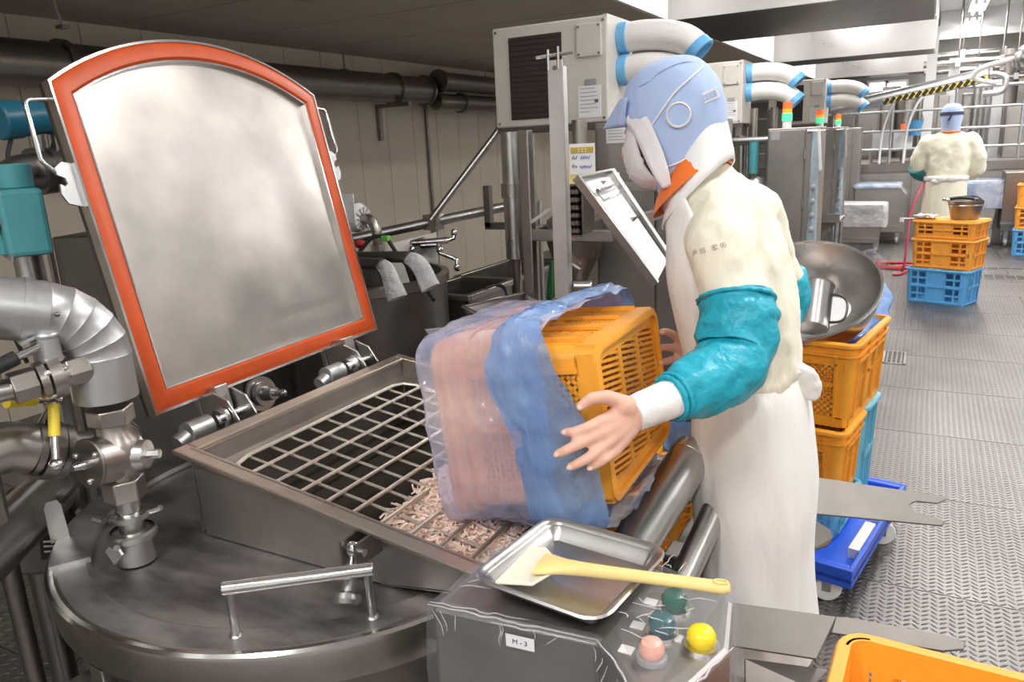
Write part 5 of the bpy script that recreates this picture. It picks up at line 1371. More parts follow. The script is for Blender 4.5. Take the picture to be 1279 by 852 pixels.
# bright flat upright bar with T hook on top
p = dep(693, 75, 2.55); pb = V(p.x, p.y, 0)
t = thing('flat_post', 'bright flat steel post with T shaped rod on top before the cooler grille', 'post', tuple(pb))
zt2 = p.z
b = B(); box(b, (p.x - .027, p.y - .003, 0), (p.x + .027, p.y + .003, zt2)); box(b, (p.x + .022, p.y, 0), (p.x + .027, p.y + .035, zt2 - .02)); obj('angle_bar', b, S_POST, t, 0)
b = B(); cyl(b, V(p.x - .07, p.y, zt2 + .012), V(p.x + .06, p.y + .02, zt2 + .022), .006, n=8)
cyl(b, V(p.x - .025, p.y, zt2 - .03), V(p.x - .025, p.y, zt2 + .035), .005, n=8); cyl(b, V(p.x + .012, p.y, zt2 - .03), V(p.x + .012, p.y, zt2 + .042), .005, n=8); obj('hook_rod', b, S_CHROME, t)
b = B(); cyl(b, (p.x, p.y - .006, zt2 - .025), (p.x, p.y + .004, zt2 - .025), .008, n=12); obj('bolt', b, S_DARK, t)
# frame arms to the left: horizontal bracket and cone hopper
p2 = dep(660, 270, 3.05)
t = thing('cone_feeder', 'square tube frame with a small cone hopper left of the flat steel post', 'feeder', (p2.x, p2.y, 0))
b = B(); box(b, (p2.x - .022, p2.y - .022, 0), (p2.x + .022, p2.y + .022, zb_ - .03)); obj('upright', b, S_WARM, t, 0, bevel=.004)
b = B(); box(b, (p2.x, p2.y - .02, 1.13), (p2.x + .36, p2.y + .02, 1.175)); box(b, (p2.x, p2.y + .26, 1.13), (p2.x + .36, p2.y + .30, 1.175)); box(b, (p2.x - .02, p2.y + .0, 1.13), (p2.x + .02, p2.y + .30, 1.175)); obj('cross_arm', b, S_STEEL, t, 0, bevel=.004)
cc_ = V(p2.x + .14, p2.y + .14, 0)
b = B(); lathe(b, [(.115, 1.20), (.12, 1.12), (.10, 1.05), (.035, .93), (.03, .90)], I_(cc_), 24); lathe(b, [(.02, 1.28), (.05, 1.25), (.115, 1.20)], I_(cc_), 24); obj('cone', b, S_DARK, t)
b = B(); cyl(b, cc_ + V(.04, -.02, 1.24), cc_ + V(.04, -.02, zb_), .03, n=16); cyl(b, cc_ + V(-.03, 0, 0), cc_ + V(-.03, 0, .94), .016, n=10); obj('feed_tube', b, S_WARM, t)
b = B(); box(b, (p2.x - .02, p2.y - .25, .0), (p2.x + .35, p2.y - .22, .62)); obj('lower_panel', b, S_DARK, t, 0)
b = B(); box(b, (p2.x - .02, p2.y - .25, .60), (p2.x + .46, p2.y + .3, .63)); obj('shelf', b, S_DARK, t, 0)
p3 = dep(692, 356, 2.95)
t = thing('squeeze_bottle', 'green bottle with pale lower half standing on the shelf behind the flat post', 'bottle', (p3.x, p3.y, .63))
b = B(); lathe(b, [(0, 0), (.03, 0), (.032, .01), (.032, .22)], I_((p3.x, p3.y, .63)), 20); obj('lower_half', b, P_WHITE, t)
b = B(); lathe(b, [(.033, .22), (.034, .27), (.026, .36), (.016, .42), (.012, .44), (0, .44)], I_((p3.x, p3.y, .63)), 20); obj('upper_half', b, P_GREEN, t)
p4 = dep(735, 357, 2.75)
t = thing('side_motor', 'small steel roller and lever at the foot of the flat post, behind the bag', 'roller', tuple(p4))
b = B(); cyl(b, p4 - V(.05, .02, 0), p4 + V(.015, .0, -.0), .02, n=18); obj('roller_body', b, S_STEEL, t, 40, bevel=.004)
b = B(); cyl(b, p4 + V(-.03, 0, .06), p4 + V(-.10, -.01, .10), .006, n=8); obj('lever', b, S_CHROME, t)
b = B(); cyl(b, p4 + V(-.03, 0, .0), V(p4.x - .03, p4.y, .0), .018, n=10); box(b, (p4.x - .12, p4.y - .06, p4.z - .12), (p4.x + .02, p4.y + .08, p4.z - .04)); obj('motor_foot', b, S_DARK, t)

# stainless cabinet behind the tilted board
YC = 2.98
cx0, cx1 = yat(746, 330, YC).x, yat(890, 250, YC).x
zc = yat(780, 152, YC).z
def cabinet(x0, x1, y, z, label, seam, lamp_x, group):
    t = thing('control_cabinet', label, 'cabinet', ((x0 + x1) / 2, y, 0), group)
    b = B(); box(b, (x0, y, .06), (x1, y + .32, z)); obj('casing', b, S_CAB, t, 0, bevel=.006)
    b = B(); box(b, (x0 + .012, y - .014, .1), (seam - .004, y, z - .015)); box(b, (seam + .004, y - .014, .1), (x1 - .006, y, z - .015)); obj('door', b, S_CAB, t, 0, bevel=.003)
    for zz2 in (.5, 1.0, 1.35):
        b = B(); cyl(b, (seam, y - .02, zz2 - .03), (seam, y - .02, zz2 + .03), .008, n=8); obj('hinge', b, S_STEEL, t)
    for xx in (x0 + .04, x1 - .04):
        b = B(); cyl(b, (xx, y + .06, 0), (xx, y + .06, .06), .02, n=10); cyl(b, (xx, y + .26, 0), (xx, y + .26, .06), .02, n=10); obj('foot', b, S_DARK, t)
    return t
t = cabinet(cx0, cx1, YC, zc, 'tall stainless cabinet directly behind the tilted board and the worker face', yat(820, 300, YC).x, None, None)
a, c = yat(757, 160, YC - .016), yat(784, 178, YC - .016)
b = B(); box(b, (a.x, YC - .017, c.z), (c.x, YC - .014, a.z)); sh = obj('notice_sheet', b, P_PAPER, t, 0)
for k in range(4): b = B(); box(b, (a.x + .008, YC - .0185, a.z - .012 - k * .012), (c.x - .02 + .006 * (k % 2), YC - .017, a.z - .0095 - k * .012)); obj('print_line', b, P_GREY, sh, 0)
# tilted document board
BA, BB_, BC_, BD_ = dep(718, 222, 2.36), dep(764, 213, 2.52), dep(836, 322, 2.50), dep(818, 356, 2.34)
t = thing('document_board', 'long tilted steel board holding a white record sheet under a wire clip', 'board', tuple((BA + BC_) / 2))
def quad_box(b, P, h0, h1):
    n = (P[1] - P[0]).cross(P[3] - P[0]).normalized()
    if n.z < 0: n = -n
    a = [b.verts.new(p + n * h1) for p in P]; c = [b.verts.new(p + n * h0) for p in P]
    b.faces.new(a); b.faces.new(list(reversed(c)))
    for i in range(4): b.faces.new((a[i], a[(i + 1) % 4], c[(i + 1) % 4], c[i]))
    return n
def qp(u, v): return BA.lerp(BB_, u).lerp(BD_.lerp(BC_, u), v)
b = B(); quad_box(b, [qp(0, 0), qp(1, 0), qp(1, 1), qp(0, 1)], -.012, 0); obj('tray_sheet', b, S_STEEL, t, 0)
for u0, u1, v0, v1 in ((0, .06, 0, 1), (.9, 1, 0, 1), (.06, .9, 0, .02)):
    b = B(); nB = quad_box(b, [qp(u0, v0), qp(u1, v0), qp(u1, v1), qp(u0, v1)], 0, .014); obj('raised_edge', b, S_STEEL, t, 0)
b = B(); quad_box(b, [qp(.10, .06), qp(.80, .06), qp(.84, .985), qp(.10, .99)], .001, .003); sh = obj('record_sheet', b, P_PAPER, t, 0)
for k in range(22):
    v = .24 + .033 * k; b = B(); quad_box(b, [qp(.16, v), qp(.74, v), qp(.74, v + .0035), qp(.16, v + .0035)], .0032, .0036); obj('ruled_line', b, P_HOSE if k % 3 else P_GREY, sh, 0)
b = B(); c0 = qp(.2, .17) + nB * .012; c1_ = qp(.78, .17) + nB * .012
tube(b, [c0, c0 + nB * .012, c1_ + nB * .012, c1_], .003, 6); tube(b, [qp(.2, .17) + nB * .006, qp(.22, .25) + nB * .008, qp(.74, .25) + nB * .008, qp(.80, .23) + nB * .006], .0022, 6); cyl(b, c0 + nB * .005 - (c1_ - c0) * .06, c0.lerp(c1_, .55) + nB * .005, .0075, n=10); obj('wire_clip', b, S_CHROME, t)
b = B(); q = qp(.6, .5) - nB * .01; bar(b, q, (q.x + .02, YC - .014, q.z), .03, .03); q = qp(.5, .1) - nB * .01; bar(b, q, (max(q.x, cx0 + .03), YC - .014, q.z - .05), .03, .03); obj('support_arm', b, S_WARM, t, 0)
# perforated basket under the board
e0, e1 = dep(716, 236, 2.70), dep(757, 305, 2.66)
t = thing('perforated_guard', 'dark perforated sheet guard under the upper end of the tilted board', 'guard', tuple(e0))
xg0, xg1, yg = e0.x - .01, cx0 - .004, 2.62
b = B(); nxg, nzg = 7, 8; zg0, zg1 = 1.17, 1.40
for i in range(nxg + 1):
    x = xg0 + (xg1 - xg0) * i / nxg; box(b, (x - .006, yg, zg0), (x + .006, yg + .003, zg1))
for k in range(nzg + 1):
    z = zg0 + (zg1 - zg0) * k / nzg; box(b, (xg0, yg, z - .007), (xg1, yg + .003, z + .007))
obj('perforated_sheet', b, S_DARK, t, 0)
b = B(); box(b, (xg0, yg + .12, zg0 - .1), (xg1, yg + .123, zg1)); box(b, (xg0 - .012, yg, zg0), (xg0, yg + .12, zg1)); obj('back_sheet', b, S_DARK, t, 0)
b = B(); bar(b, V(xg1, yg, 1.13), V(xg0 - .02, yg, 1.05), .03, .02); obj('brace', b, S_WARM, t, 0); b = B(); bar(b, V(xg1 - .03, yg - .01, 1.27), V(xg1 - .10, yg - .04, 1.22), .012, .012); obj('lever', b, S_STEEL, t, 0)
# product card
ca, cb_ = dep(711, 180, 2.44), dep(742, 217, 2.44); cz0, cz1 = cb_.z, ca.z
t = thing('sign_card', 'white card with mustard header and blue handwriting standing above the tilted board', 'sign', ((ca.x + cb_.x) / 2, ca.y, cz0))
MC = I_((ca.x, ca.y, cz0)) @ Matrix.Rotation(math.radians(12), 4, 'Z'); cw, chh = (cb_ - ca).length * .66, cz1 - cz0
b = B(); box(b, (0, 0, 0), (cw, .003, chh), MC); obj('card', b, P_PAPER, t, 0)
b = B(); box(b, (.004, -.001, chh * .68), (cw - .004, 0, chh * .88), MC); hd_ = obj('header_band', b, P_GOLD, t, 0)
b = B()
for k in range(3): box(b, (cw * (.32 + .14 * k), -.0018, chh * .72), (cw * (.42 + .14 * k), -.001, chh * .735), MC); box(b, (cw * (.32 + .14 * k), -.0018, chh * .82), (cw * (.42 + .14 * k), -.001, chh * .835), MC); box(b, (cw * (.36 + .14 * k), -.0018, chh * .72), (cw * (.375 + .14 * k), -.001, chh * .835), MC)
obj('header_marks', b, P_PAPER, hd_, 0)
rr = random.Random(2)
for (u0, v0, nn, m) in ((.10, .48, 3, P_INK), (.45, .48, 5, P_INKBLUE), (.10, .2, 3, P_INK), (.42, .18, 6, P_INKBLUE)):
    b = B()
    for k in range(nn):
        x = cw * (u0 + k * .075); s = rr.uniform(.7, 1.2)
        bar(b, MC @ V(x, -.0015, chh * v0), MC @ V(x + .004 * rr.uniform(.3, 1.5), -.0015, chh * v0 + .012 * s), .0016, .0008); bar(b, MC @ V(x - .001, -.0015, chh * v0 + .005 * s), MC @ V(x + .005, -.0015, chh * v0 + .007 * s), .0014, .0008)
    obj('handwriting', b, m, t, 0)
b = B(); box(b, (-.004, .003, -.03), (cw * .4, .02, chh * .9), MC); bar(b, MC @ V(cw * .4, .01, -.02), V(MC.translation.x + .05, 2.62, cz0 - .02), .02, .01); obj('card_holder', b, P_HANDLE, t, 0)

# ================================================================== SECOND VAT with taps behind the open cover
vx0 = dep(506, 420, 3.15); VR = .42; vcx, vcy = vx0.x - VR * .86, vx0.y + VR * .3
zv = .98
t = thing('second_vat', 'tall dull grey round vat partly hidden behind the open hopper cover', 'vat', (vcx, vcy, 0))
b = B(); lathe(b, [(.30, .10), (VR, .16), (VR, zv), (VR - .02, zv), (VR - .03, .3), (0, .3)], I_((vcx, vcy, 0)), 56); obj('vat_shell', b, S_DARK, t)
b = B(); lathe(b, [(VR, zv - .04), (VR + .012, zv - .035), (VR + .012, zv), (VR - .02, zv + .004)], I_((vcx, vcy, 0)), 56); obj('rim_band', b, S_WARM, t)
for k in range(3):
    a = 2 * PI * k / 3; b = B(); cyl(b, (vcx + .28 * math.cos(a), vcy + .28 * math.sin(a), 0), (vcx + .28 * math.cos(a), vcy + .28 * math.sin(a), .16), .03); obj('leg', b, S_DARK, t)
# nozzle low on the vat, seen under the cover
z0_, z1_ = dep(318, 492, 2.75), dep(372, 490, 2.60)
t = thing('outlet_fitting', 'stainless clamped outlet fitting below the open cover, left of the grate', 'fitting', tuple(z0_))
dz = (z1_ - z0_).normalized()
b = B(); cyl(b, z0_ - dz * .22, z0_ + dz * .02, .05, n=24); obj('outlet_pipe', b, S_DARK, t)
b = B(); cyl(b, z0_ + dz * .03, z0_ + dz * .045, .062, n=28); cyl(b, z0_ + dz * .05, z0_ + dz * .07, .045, n=24); cyl(b, z0_ + dz * .07, z0_ + dz * .12, .028, .022, n=18); obj('clamp_ferrule', b, S_STEEL, t)
b = B(); cyl(b, z0_ + dz * .12, z0_ + dz * .17, .012, n=12); ell(b, z0_ + dz * .17, (.014, .014, .014)); obj('outlet_tip', b, S_CHROME, t)
b = B(); q = z0_ - dz * .1; cyl(b, q, V(q.x, q.y, 0), .03, n=12); obj('support', b, S_DARK, t)
# two tilting handles with film sleeves
hs = []
for k, (p, q, s0_, s1_) in enumerate((((440, 328), (478, 330), (476, 330), (496, 373)), ((470, 321), (512, 321), (510, 322), (538, 360)))):
    a, c = dep(*p, 2.95), dep(*q, 2.85)
    t = thing('handle_pipe', ['left', 'right'][k] + ' dull handle pipe on the vat whose end carries a white film sleeve', 'handle', tuple(a))
    b = B(); cyl(b, a - (c - a) * 1.2, c, .022, n=16); obj('pipe_body', b, S_DARK, t)
    s, e = dep(*s0_, 2.84), dep(*s1_, 2.80)
    b = B(); d = (e - s); rings = []
    for i in range(10):
        f = i / 9; M = frame(s + d * f + V(0, 0, .03 * math.sin(PI * f)), d - V(0, 0, .14 * (f - .3)), V(1, 0, 0)); r = .026 + .016 * f
        rings.append([M @ V(r * math.cos(2 * PI * j / 18) * (1 + .12 * noise.noise(V(j * 1.1, i * .5, k * 5))), r * .55 * math.sin(2 * PI * j / 18) * (1 + .4 * noise.noise(V(j * .9, i * .4, k))), 0) for j in range(18)])
    loft(b, rings, True); tag(obj('film_sleeve', b, F_SLEEVE, None, 80), ['left', 'right'][k] + ' white translucent sleeve hanging from a handle pipe of the vat', 'film sleeve', None)
# motor drum and elbow pipes
md0, md1 = dep(425, 268, 3.3), dep(447, 272, 3.25)
t = thing('drum_motor', 'grey drum motor with pale ribbed end right of the open cover', 'motor', tuple(md0))
dm = (md1 - md0).normalized()
b = B(); cyl(b, md0 - dm * .1, md1, .062, n=28); obj('drum', b, S_DARK, t)
b = B(); cyl(b, md1, md1 + dm * .03, .064, .05, 28); obj('ribbed_end', b, P_HOSE, t)
for k in range(12):
    a = 2 * PI * k / 12; M = frame(md1 + dm * .03, dm); b = B(); bar(b, M @ V(.02 * math.cos(a), .02 * math.sin(a), .001), M @ V(.05 * math.cos(a), .05 * math.sin(a), .001), .004, .008); obj('rib', b, P_GREY, t, 0)
b = B(); tube(b, spath([md1 + dm * .02, md1 + dm * .07, md1 + dm * .10 - V(0, 0, .04), md1 + dm * .10 - V(0, 0, .12), md1 + dm * .105 - V(0, 0, .2), md1 + dm * .14 - V(0, 0, .235)], 6), .022, 14); obj('elbow_pipe', b, S_WARM, t)
for o in (.10, .17):
    b = B(); q = md1 + dm * .10 - V(0, 0, o); cyl(b, q, q - V(0, 0, .025), .03, n=8); obj('union', b, S_STEEL, t, 20)
b = B(); q = md0 - dm * .05; cyl(b, q - V(0, 0, .05), V(q.x, q.y, .3), .03, n=14); obj('motor_stand', b, S_DARK, t)
q = dep(431, 248, 3.2)
b = B(); box(b, (q.x, q.y - .02, q.z - .10), (q.x + .06, q.y - .015, q.z + .02)); tag(obj('paper_tag', b, P_PAPER, None, 0), 'small white tag on the drum motor at the edge of the open cover', 'tag')
q = dep(450, 305, 3.18); t = thing('stop_knob', 'small red knob under the drum motor beside the open cover', 'knob', tuple(q))
b = B(); ell(b, q, (.03, .022, .018)); obj('knob_cap', b, P_RED, t); b = B(); cyl(b, q, q - V(.02, .0, .3), .01, n=8); obj('stem', b, S_DARK, t)
q = dep(482, 298, 3.1); t = thing('hose_joint', 'bright green hose joint with black cable in front of the vat', 'hose joint', tuple(q))
b = B(); box(b, q - V(.018, .012, .012), q + V(.018, .012, .012)); cyl(b, q, q - V(.03, 0, -.004), .009, n=10); obj('joint', b, plastic('bright_green_plastic', (.2, .6, .1), .4), t, 0, bevel=.004)
b = B(); tube(b, spath([dep(447, 318, 3.12), dep(465, 297, 3.11), q, dep(497, 318, 3.08), dep(530, 358, 3.05), dep(542, 375, 3.0)], 5), .008, 8); obj('black_cable', b, P_BLACK, t)
# splash board with taps
sb0, sb1 = dep(484, 305, 3.7), dep(545, 290, 3.75)
t = thing('splash_board', 'dull steel splash board carrying chrome taps left of the cream wall area', 'board', tuple(sb0))
b = B(); vt_ = [sb0, sb1, dep(550, 360, 3.75), dep(478, 372, 3.7)]; n = (vt_[1] - vt_[0]).cross(vt_[2] - vt_[0]).normalized() * .02
a = [b.verts.new(v) for v in vt_]; c = [b.verts.new(v + n) for v in vt_]; b.faces.new(a); b.faces.new(list(reversed(c)))
for i in range(4): b.faces.new((a[i], a[(i + 1) % 4], c[(i + 1) % 4], c[i]))
obj('steel_sheet', b, S_CAB, t, 0)
b = B(); q = dep(520, 365, 3.74); cyl(b, q, V(q.x, q.y, 0), .03, n=10); q2_ = dep(490, 368, 3.72); cyl(b, q2_, V(q2_.x, q2_.y, 0), .03, n=10); obj('board_leg', b, S_DARK, t)
for k, (body, spout, lev) in enumerate(((((515, 304), (560, 300)), [(560, 300), (567, 297), (567, 291)], [(516, 300), (515, 312)]), (((526, 307), (545, 306)), [(548, 305), (549, 316), (566, 322), (571, 325), (571, 334)], [(548, 306), (549, 312)]))):
    D = 3.6
    t = thing('tap', ['upper straight chrome mixer tap on the splash board', 'lower chrome swan tap with bent spout on the splash board'][k], 'tap', tuple(dep(*body[0], D)))
    b = B(); cyl(b, dep(*body[0], D), dep(*body[1], D), .016, n=12); a = dep(*body[0], D); cyl(b, a, a + V(-.03, .14, 0), .014, n=10); obj('tap_body', b, S_CHROME, t)
    b = B(); tube(b, [dep(*q, D) for q in spout], .011, 10); ell(b, dep(*spout[-1], D), (.016, .016, .02)); obj('spout', b, S_CHROME, t)
    b = B(); tube(b, [dep(*q, D) for q in lev], .012, 8); ell(b, dep(*lev[-1], D), (.018, .018, .02)); obj('lever', b, S_CHROME, t)

# ================================================================== SINKS and CHUTE under the cream wall
def tub(name, label, x0, x1, y0, y1, z, h, legs=True, dep_=.25, mat=S_DARK):
    t = thing(name, label, 'sink', ((x0 + x1) / 2, y0, 0))
    th_ = .012
    for lo, hi, nm in (((x0, y0, z - h), (x1, y0 + th_, z), 'front_wall'), ((x0, y1 - th_, z - h), (x1, y1, z), 'back_wall'), ((x0, y0, z - h), (x0 + th_, y1, z), 'side_wall'), ((x1 - th_, y0, z - h), (x1, y1, z), 'side_wall'), ((x0, y0, z - h), (x1, y1, z - h + .012), 'basin_floor')):
        b = B(); box(b, lo, hi); obj(nm, b, mat, t, 0)
    for lo, hi in (((x0 - .015, y0 - .02, z - .02), (x1 + .015, y0 + .014, z + .006)), ((x0 - .015, y1 - .014, z - .02), (x1 + .015, y1 + .02, z + .006)), ((x0 - .02, y0, z - .02), (x0 + .014, y1, z + .006)), ((x1 - .014, y0, z - .02), (x1 + .02, y1, z + .006))):
        b = B(); box(b, lo, hi); obj('rim', b, S_WARM, t, 0, bevel=.003)
    for x in (x0 + .03, x1 - .03):
        for y in (y0 + .03, y1 - .03): b = B(); cyl(b, (x, y, 0), (x, y, z - h), .02, n=10); obj('leg', b, S_WARM, t)
    return t
sA_, sB_ = zat(508, 368, .85), zat(606, 362, .85)
tub('wash_sink', 'dark steel sink with deep front in the shade below the splash board', sA_.x, sB_.x, min(sA_.y, sB_.y) + .04, sA_.y + .48, .85, .5)
sC_, sD_ = zat(548, 348, .85), zat(650, 345, .85)
tub('wash_sink', 'second dark steel sink farther back against the wall, above the first', sC_.x - .03, -1.90, 3.50, 4.2, .82, .3)
ZCH = .92
k0, k1, k2, k3 = zat(578, 383, ZCH), zat(655, 366, ZCH), zat(672, 378, ZCH), zat(640, 412, ZCH)
t = thing('feed_chute', 'open triangular steel feed chute behind the bagged crate', 'chute', tuple((k0 + k2) / 2 - V(0, 0, .2)))
kb = (k0 + k1 + k2 + k3) / 4 - V(0, 0, .20)
P = [k0, k1, k2, k3]
for i in range(4):
    b = B(); wall4(b, [P[i], P[(i + 1) % 4], kb + (P[(i + 1) % 4] - kb - V(0, 0, .2)) * .25, kb + (P[i] - kb - V(0, 0, .2)) * .25], .004); obj('chute_wall', b, S_DARK, t, 0)
    b = B(); cyl(b, P[i], P[(i + 1) % 4], .006, n=8); obj('chute_edge', b, S_CHROME, t)
b = B(); cyl(b, kb, V(kb.x, kb.y, 0), .05, n=16); obj('chute_stand', b, S_DARK, t)
q = zat(563, 436, .5)
q = dep(563, 440, 3.0)
t = thing('plastic_bin', 'grey blue plastic bin on a low block between sink and hopper', 'bin', (q.x, q.y, 0))
b = B(); lathe(b, [(.09, q.z - .2), (.11, q.z + .08), (.118, q.z + .085), (.105, q.z + .08), (.085, q.z - .19), (0, q.z - .19)], I_((q.x, q.y, 0)), 4); obj('bin_body', b, P_GREY, t, 0)
b = B(); box(b, (q.x - .1, q.y - .1, 0), (q.x + .1, q.y + .1, q.z - .2)); obj('block', b, S_DARK, t, 0)
# black hose over the sink
b = B(); tube(b, spath([dep(600, 366, 3.6), dep(616, 356, 3.6), dep(630, 360, 3.58), dep(634, 374, 3.5)], 5), .009, 8)
tag(obj('black_hose', b, P_BLACK, None), 'short black hose arching over the sink edge near the feed chute', 'hose')

# ================================================================== FAR CONTROL CABINETS with signal towers
Gc = 'control cabinets along the line'
for k, (px0, px1, y, lab, seampx) in enumerate(((957, 1004, 5.95, 'nearest far control cabinet, widest of three, right of the second cooler', 994), (1010, 1040, 8.7, 'middle control cabinet of the three behind the bowl', 1034), (1044, 1062, 11.4, 'farthest and narrowest control cabinet by the platform', 1056))):
    a, c = yat(px0, 220, y), yat(px1, 220, y); z = yat((px0 + px1) / 2, 160, y).z
    t = cabinet(a.x, c.x + .10, y, z, lab, c.x + .0 if k == 0 else c.x, None, None)
    s = yat(px0 + 12, 170, y - .016)
    b = B(); box(b, (s.x - .03, y - .018, s.z - .03), (s.x + .03, y - .014, s.z + .03)); obj('label_plate', b, P_GREY, t, 0)
    # open door edge with hanging clear strips at the right
    tx_ = yat((983, 1024, 1047)[k], 150, y + .1).x
    tw = thing('signal_tower', ['nearest', 'middle', 'farthest'][k] + ' red and green signal tower on a control cabinet', 'signal light', (tx_, y + .1, z))
    r_ = .033 if k == 0 else .036
    b = B(); cyl(b, (tx_, y + .1, z), (tx_, y + .1, z + .05), r_, n=18); obj('tower_base', b, P_WHITE, tw)
    b = B(); cyl(b, (tx_, y + .1, z + .05), (tx_, y + .1, z + .105), r_ + .004, n=18); obj('green_lens', b, E_GREEN, tw)
    b = B(); cyl(b, (tx_, y + .1, z + .105), (tx_, y + .1, z + .135), r_, n=18); obj('amber_lens', b, E_AMBER, tw)
    b = B(); cyl(b, (tx_, y + .1, z + .135), (tx_, y + .1, z + .18), r_, n=18); obj('red_lens', b, E_RED, tw)
    b = B(); cyl(b, (tx_, y + .1, z + .18), (tx_, y + .1, z + .188), r_ - .004, n=18); obj('tower_cap', b, P_GREY, tw)
    if k < 2:
        s0_ = c.x + .075
        st_ = thing('film_strip', ['wide pale film strip with dark dots hanging beside the nearest far cabinet', 'pale film strip with dark dots hanging beside the middle cabinet'][k], 'film strip', (s0_, y - .03, z - .1))
        b = B(); w_ = .08; rings = []
        for i in range(12):
            zz3 = z - .03 - (z - .42) * i / 11; ww = w_ * (.55 + .45 * i / 11)
            rings.append([V(s0_ + u * ww, y - .04 + .012 * math.sin(u * 6 + i * .8) + o, zz3) for u, o in ((-.5, 0), (0, -.012), (.5, 0), (.5, .004), (0, -.008), (-.5, .004))])
        loft(b, rings, True); obj('strip_sheet', b, F_STRIP, st_, 60)
        for i in range(5):
            b = B(); ell(b, (s0_, y - .062, 1.12 - .10 * i), (.018, .006, .022), n=10, m=6); obj('dot', b, P_GREY, st_)
        b = B(); bar(b, V(s0_ + .02, y - .07, z - .02), V(s0_ + .045, y - .09, z - .30), .022, .006); obj('white_tape', b, P_WHITE, st_, 0)
        b = B(); cyl(b, (s0_ - .06, y - .03, z - .03), (s0_ + .06, y - .03, z - .03), .008, n=8); obj('hanger_rod', b, S_STEEL, st_)
# machinery between second cooler and cabinet
p = dep(944, 240, 5.8)
t = thing('pump_assembly', 'bright clad pump and pipes beside the second cooler, left of the nearest far cabinet', 'pump', (p.x, p.y, 0))
b = B(); ell(b, p + V(.0, 0, 0), (.085, .085, .12)); obj('pump_head', b, S_WHITE, t)
b = B(); ell(b, p + V(.03, -.03, -.12), (.05, .05, .05)); obj('pump_motor', b, S_CHROME, t)
for dx, dy, r, m, nm in ((-.14, .1, .035, S_STEEL, 'pipe'), (-.07, .2, .03, S_WARM, 'pipe'), (.06, .3, .03, S_DARK, 'pipe')):
    b = B(); cyl(b, (p.x + dx, p.y + dy, 0), (p.x + dx, p.y + dy, 1.7 if dx > -.1 else 1.5), r, n=14); obj(nm, b, m, t)
b = B(); cyl(b, (p.x - .02, p.y - .02, 1.22), (p.x - .02, p.y - .02, 1.45), .035, n=16); obj('teal_body', b, P_TEAL, t)
b = B(); cyl(b, (p.x - .25, p.y + .05, 1.46), (p.x + .15, p.y + .05, 1.46), .03, n=14); obj('cross_pipe', b, S_STEEL, t)
b = B(); box(b, (p.x - .1, p.y - .1, 0), (p.x + .1, p.y + .12, p.z - .14)); obj('pump_foot', b, S_DARK, t, 0)
for k, px in enumerate((940, 962, 976)):
    q = yat(px, 150, 7.6); b = B(); box(b, (q.x - .03, 7.57, 0), (q.x + .03, 7.63, 1.72)); tag(obj('frame_post', b, S_DARK, None, 0), ['left', 'middle', 'right'][k] + ' dark frame post behind the hoses of the second cooler', 'post', 'frame posts')

# ================================================================== CARTS on the far floor
def cart(name, label, x0, x1, y0, y1, z0, z1, mat, film_=None, clip=0, cat='cart'):
    t = thing(name, label, cat, ((x0 + x1) / 2, (y0 + y1) / 2, 0))
    b = B(); poly = [(x0, z0), (x1 - .0, z0), (x1, z1 - clip), (x1 - clip * .8, z1), (x0, z1)] if clip else [(x0 + .06, z0), (x1 - .06, z0), (x1, z1), (x0, z1)]
    prism(b, poly, y1 - y0, Matrix(((1, 0, 0, 0), (0, 0, 1, y0), (0, 1, 0, 0), (0, 0, 0, 1)))); obj('cart_body', b, mat, t, 0, bevel=.012)
    for x in (x0 + .08, x1 - .08):
        for y in (y0 + .07, y1 - .07):
            b = B(); cyl(b, (x - .015, y, .05), (x + .015, y, .05), .05, n=16); obj('caster', b, P_GREY, t)
            b = B(); box(b, (x - .025, y - .02, .05), (x + .025, y + .02, z0 + .01)); obj('caster_fork', b, S_STEEL, t, 0)
    b = B(); box(b, (x0 - .0, y0 - .012, z0 + (z1 - z0) * .12), (x1 - .06, y0, z0 + (z1 - z0) * .15)); obj('lower_trim', b, S_STEEL, t, 0)
    if film_:
        b = B(); rings = []
        for s, z in ((1.03, z1 - (z1 - z0) * (.55 if clip == 0 else .06)), (1.04, z1 - .1 if clip == 0 else z1 - .02), (1.02, z1 + .012), (.9, z1 + .022)):
            cx_, cy_ = (x0 + x1) / 2 - (clip * .4 if clip else 0), (y0 + y1) / 2; w_ = (x1 - x0 - (clip * .8)) / 2 * s; d_ = (y1 - y0) / 2 * s
            base = rrect(w_ * 2 + .03, d_ * 2 + .03, .05, 5); rings.append([V(cx_ + x + .014 * noise.noise(V(x * 9, y * 9, z * 7)), cy_ + y + .014 * noise.noise(V(x * 8, y * 8, z * 5 + 3)), z + .012 * noise.noise(V(x * 12, y * 12, 1))) for x, y in base])
        loft(b, rings, True); obj('film_cover', b, film_, t, 70)
    return t
a, c = yat(1067, 240, 11.3), yat(1133, 240, 11.3)
cart('hopper_cart', 'grey steel cart with clipped corner and pale blue film on top', a.x, c.x, 11.3, 11.75, .16, .78, S_CAB, F_BTOP, .12)
a, c = yat(1046, 280, 10.3), yat(1104, 280, 10.3)
cart('covered_cart', 'low grey cart wrapped in crinkled clear film beside the bowl', a.x, c.x, 10.3, 10.75, .14, .60, S_CAB, F_SLEEVE)
a, c = yat(1205, 260, 11.2), yat(1249, 260, 11.2)
cart('covered_cart', 'tapered steel cart covered with pale blue film right of the far worker', a.x, c.x, 11.2, 11.7, .22, .80, S_STEEL, F_BTOP)
a, c = yat(1252, 250, 11.2), yat(1300, 250, 11.2)
cart('tilting_cart', 'dark round-shouldered cart at the right edge before the platform', a.x, c.x, 11.2, 11.7, .2, .92, S_DARK, None, .2)
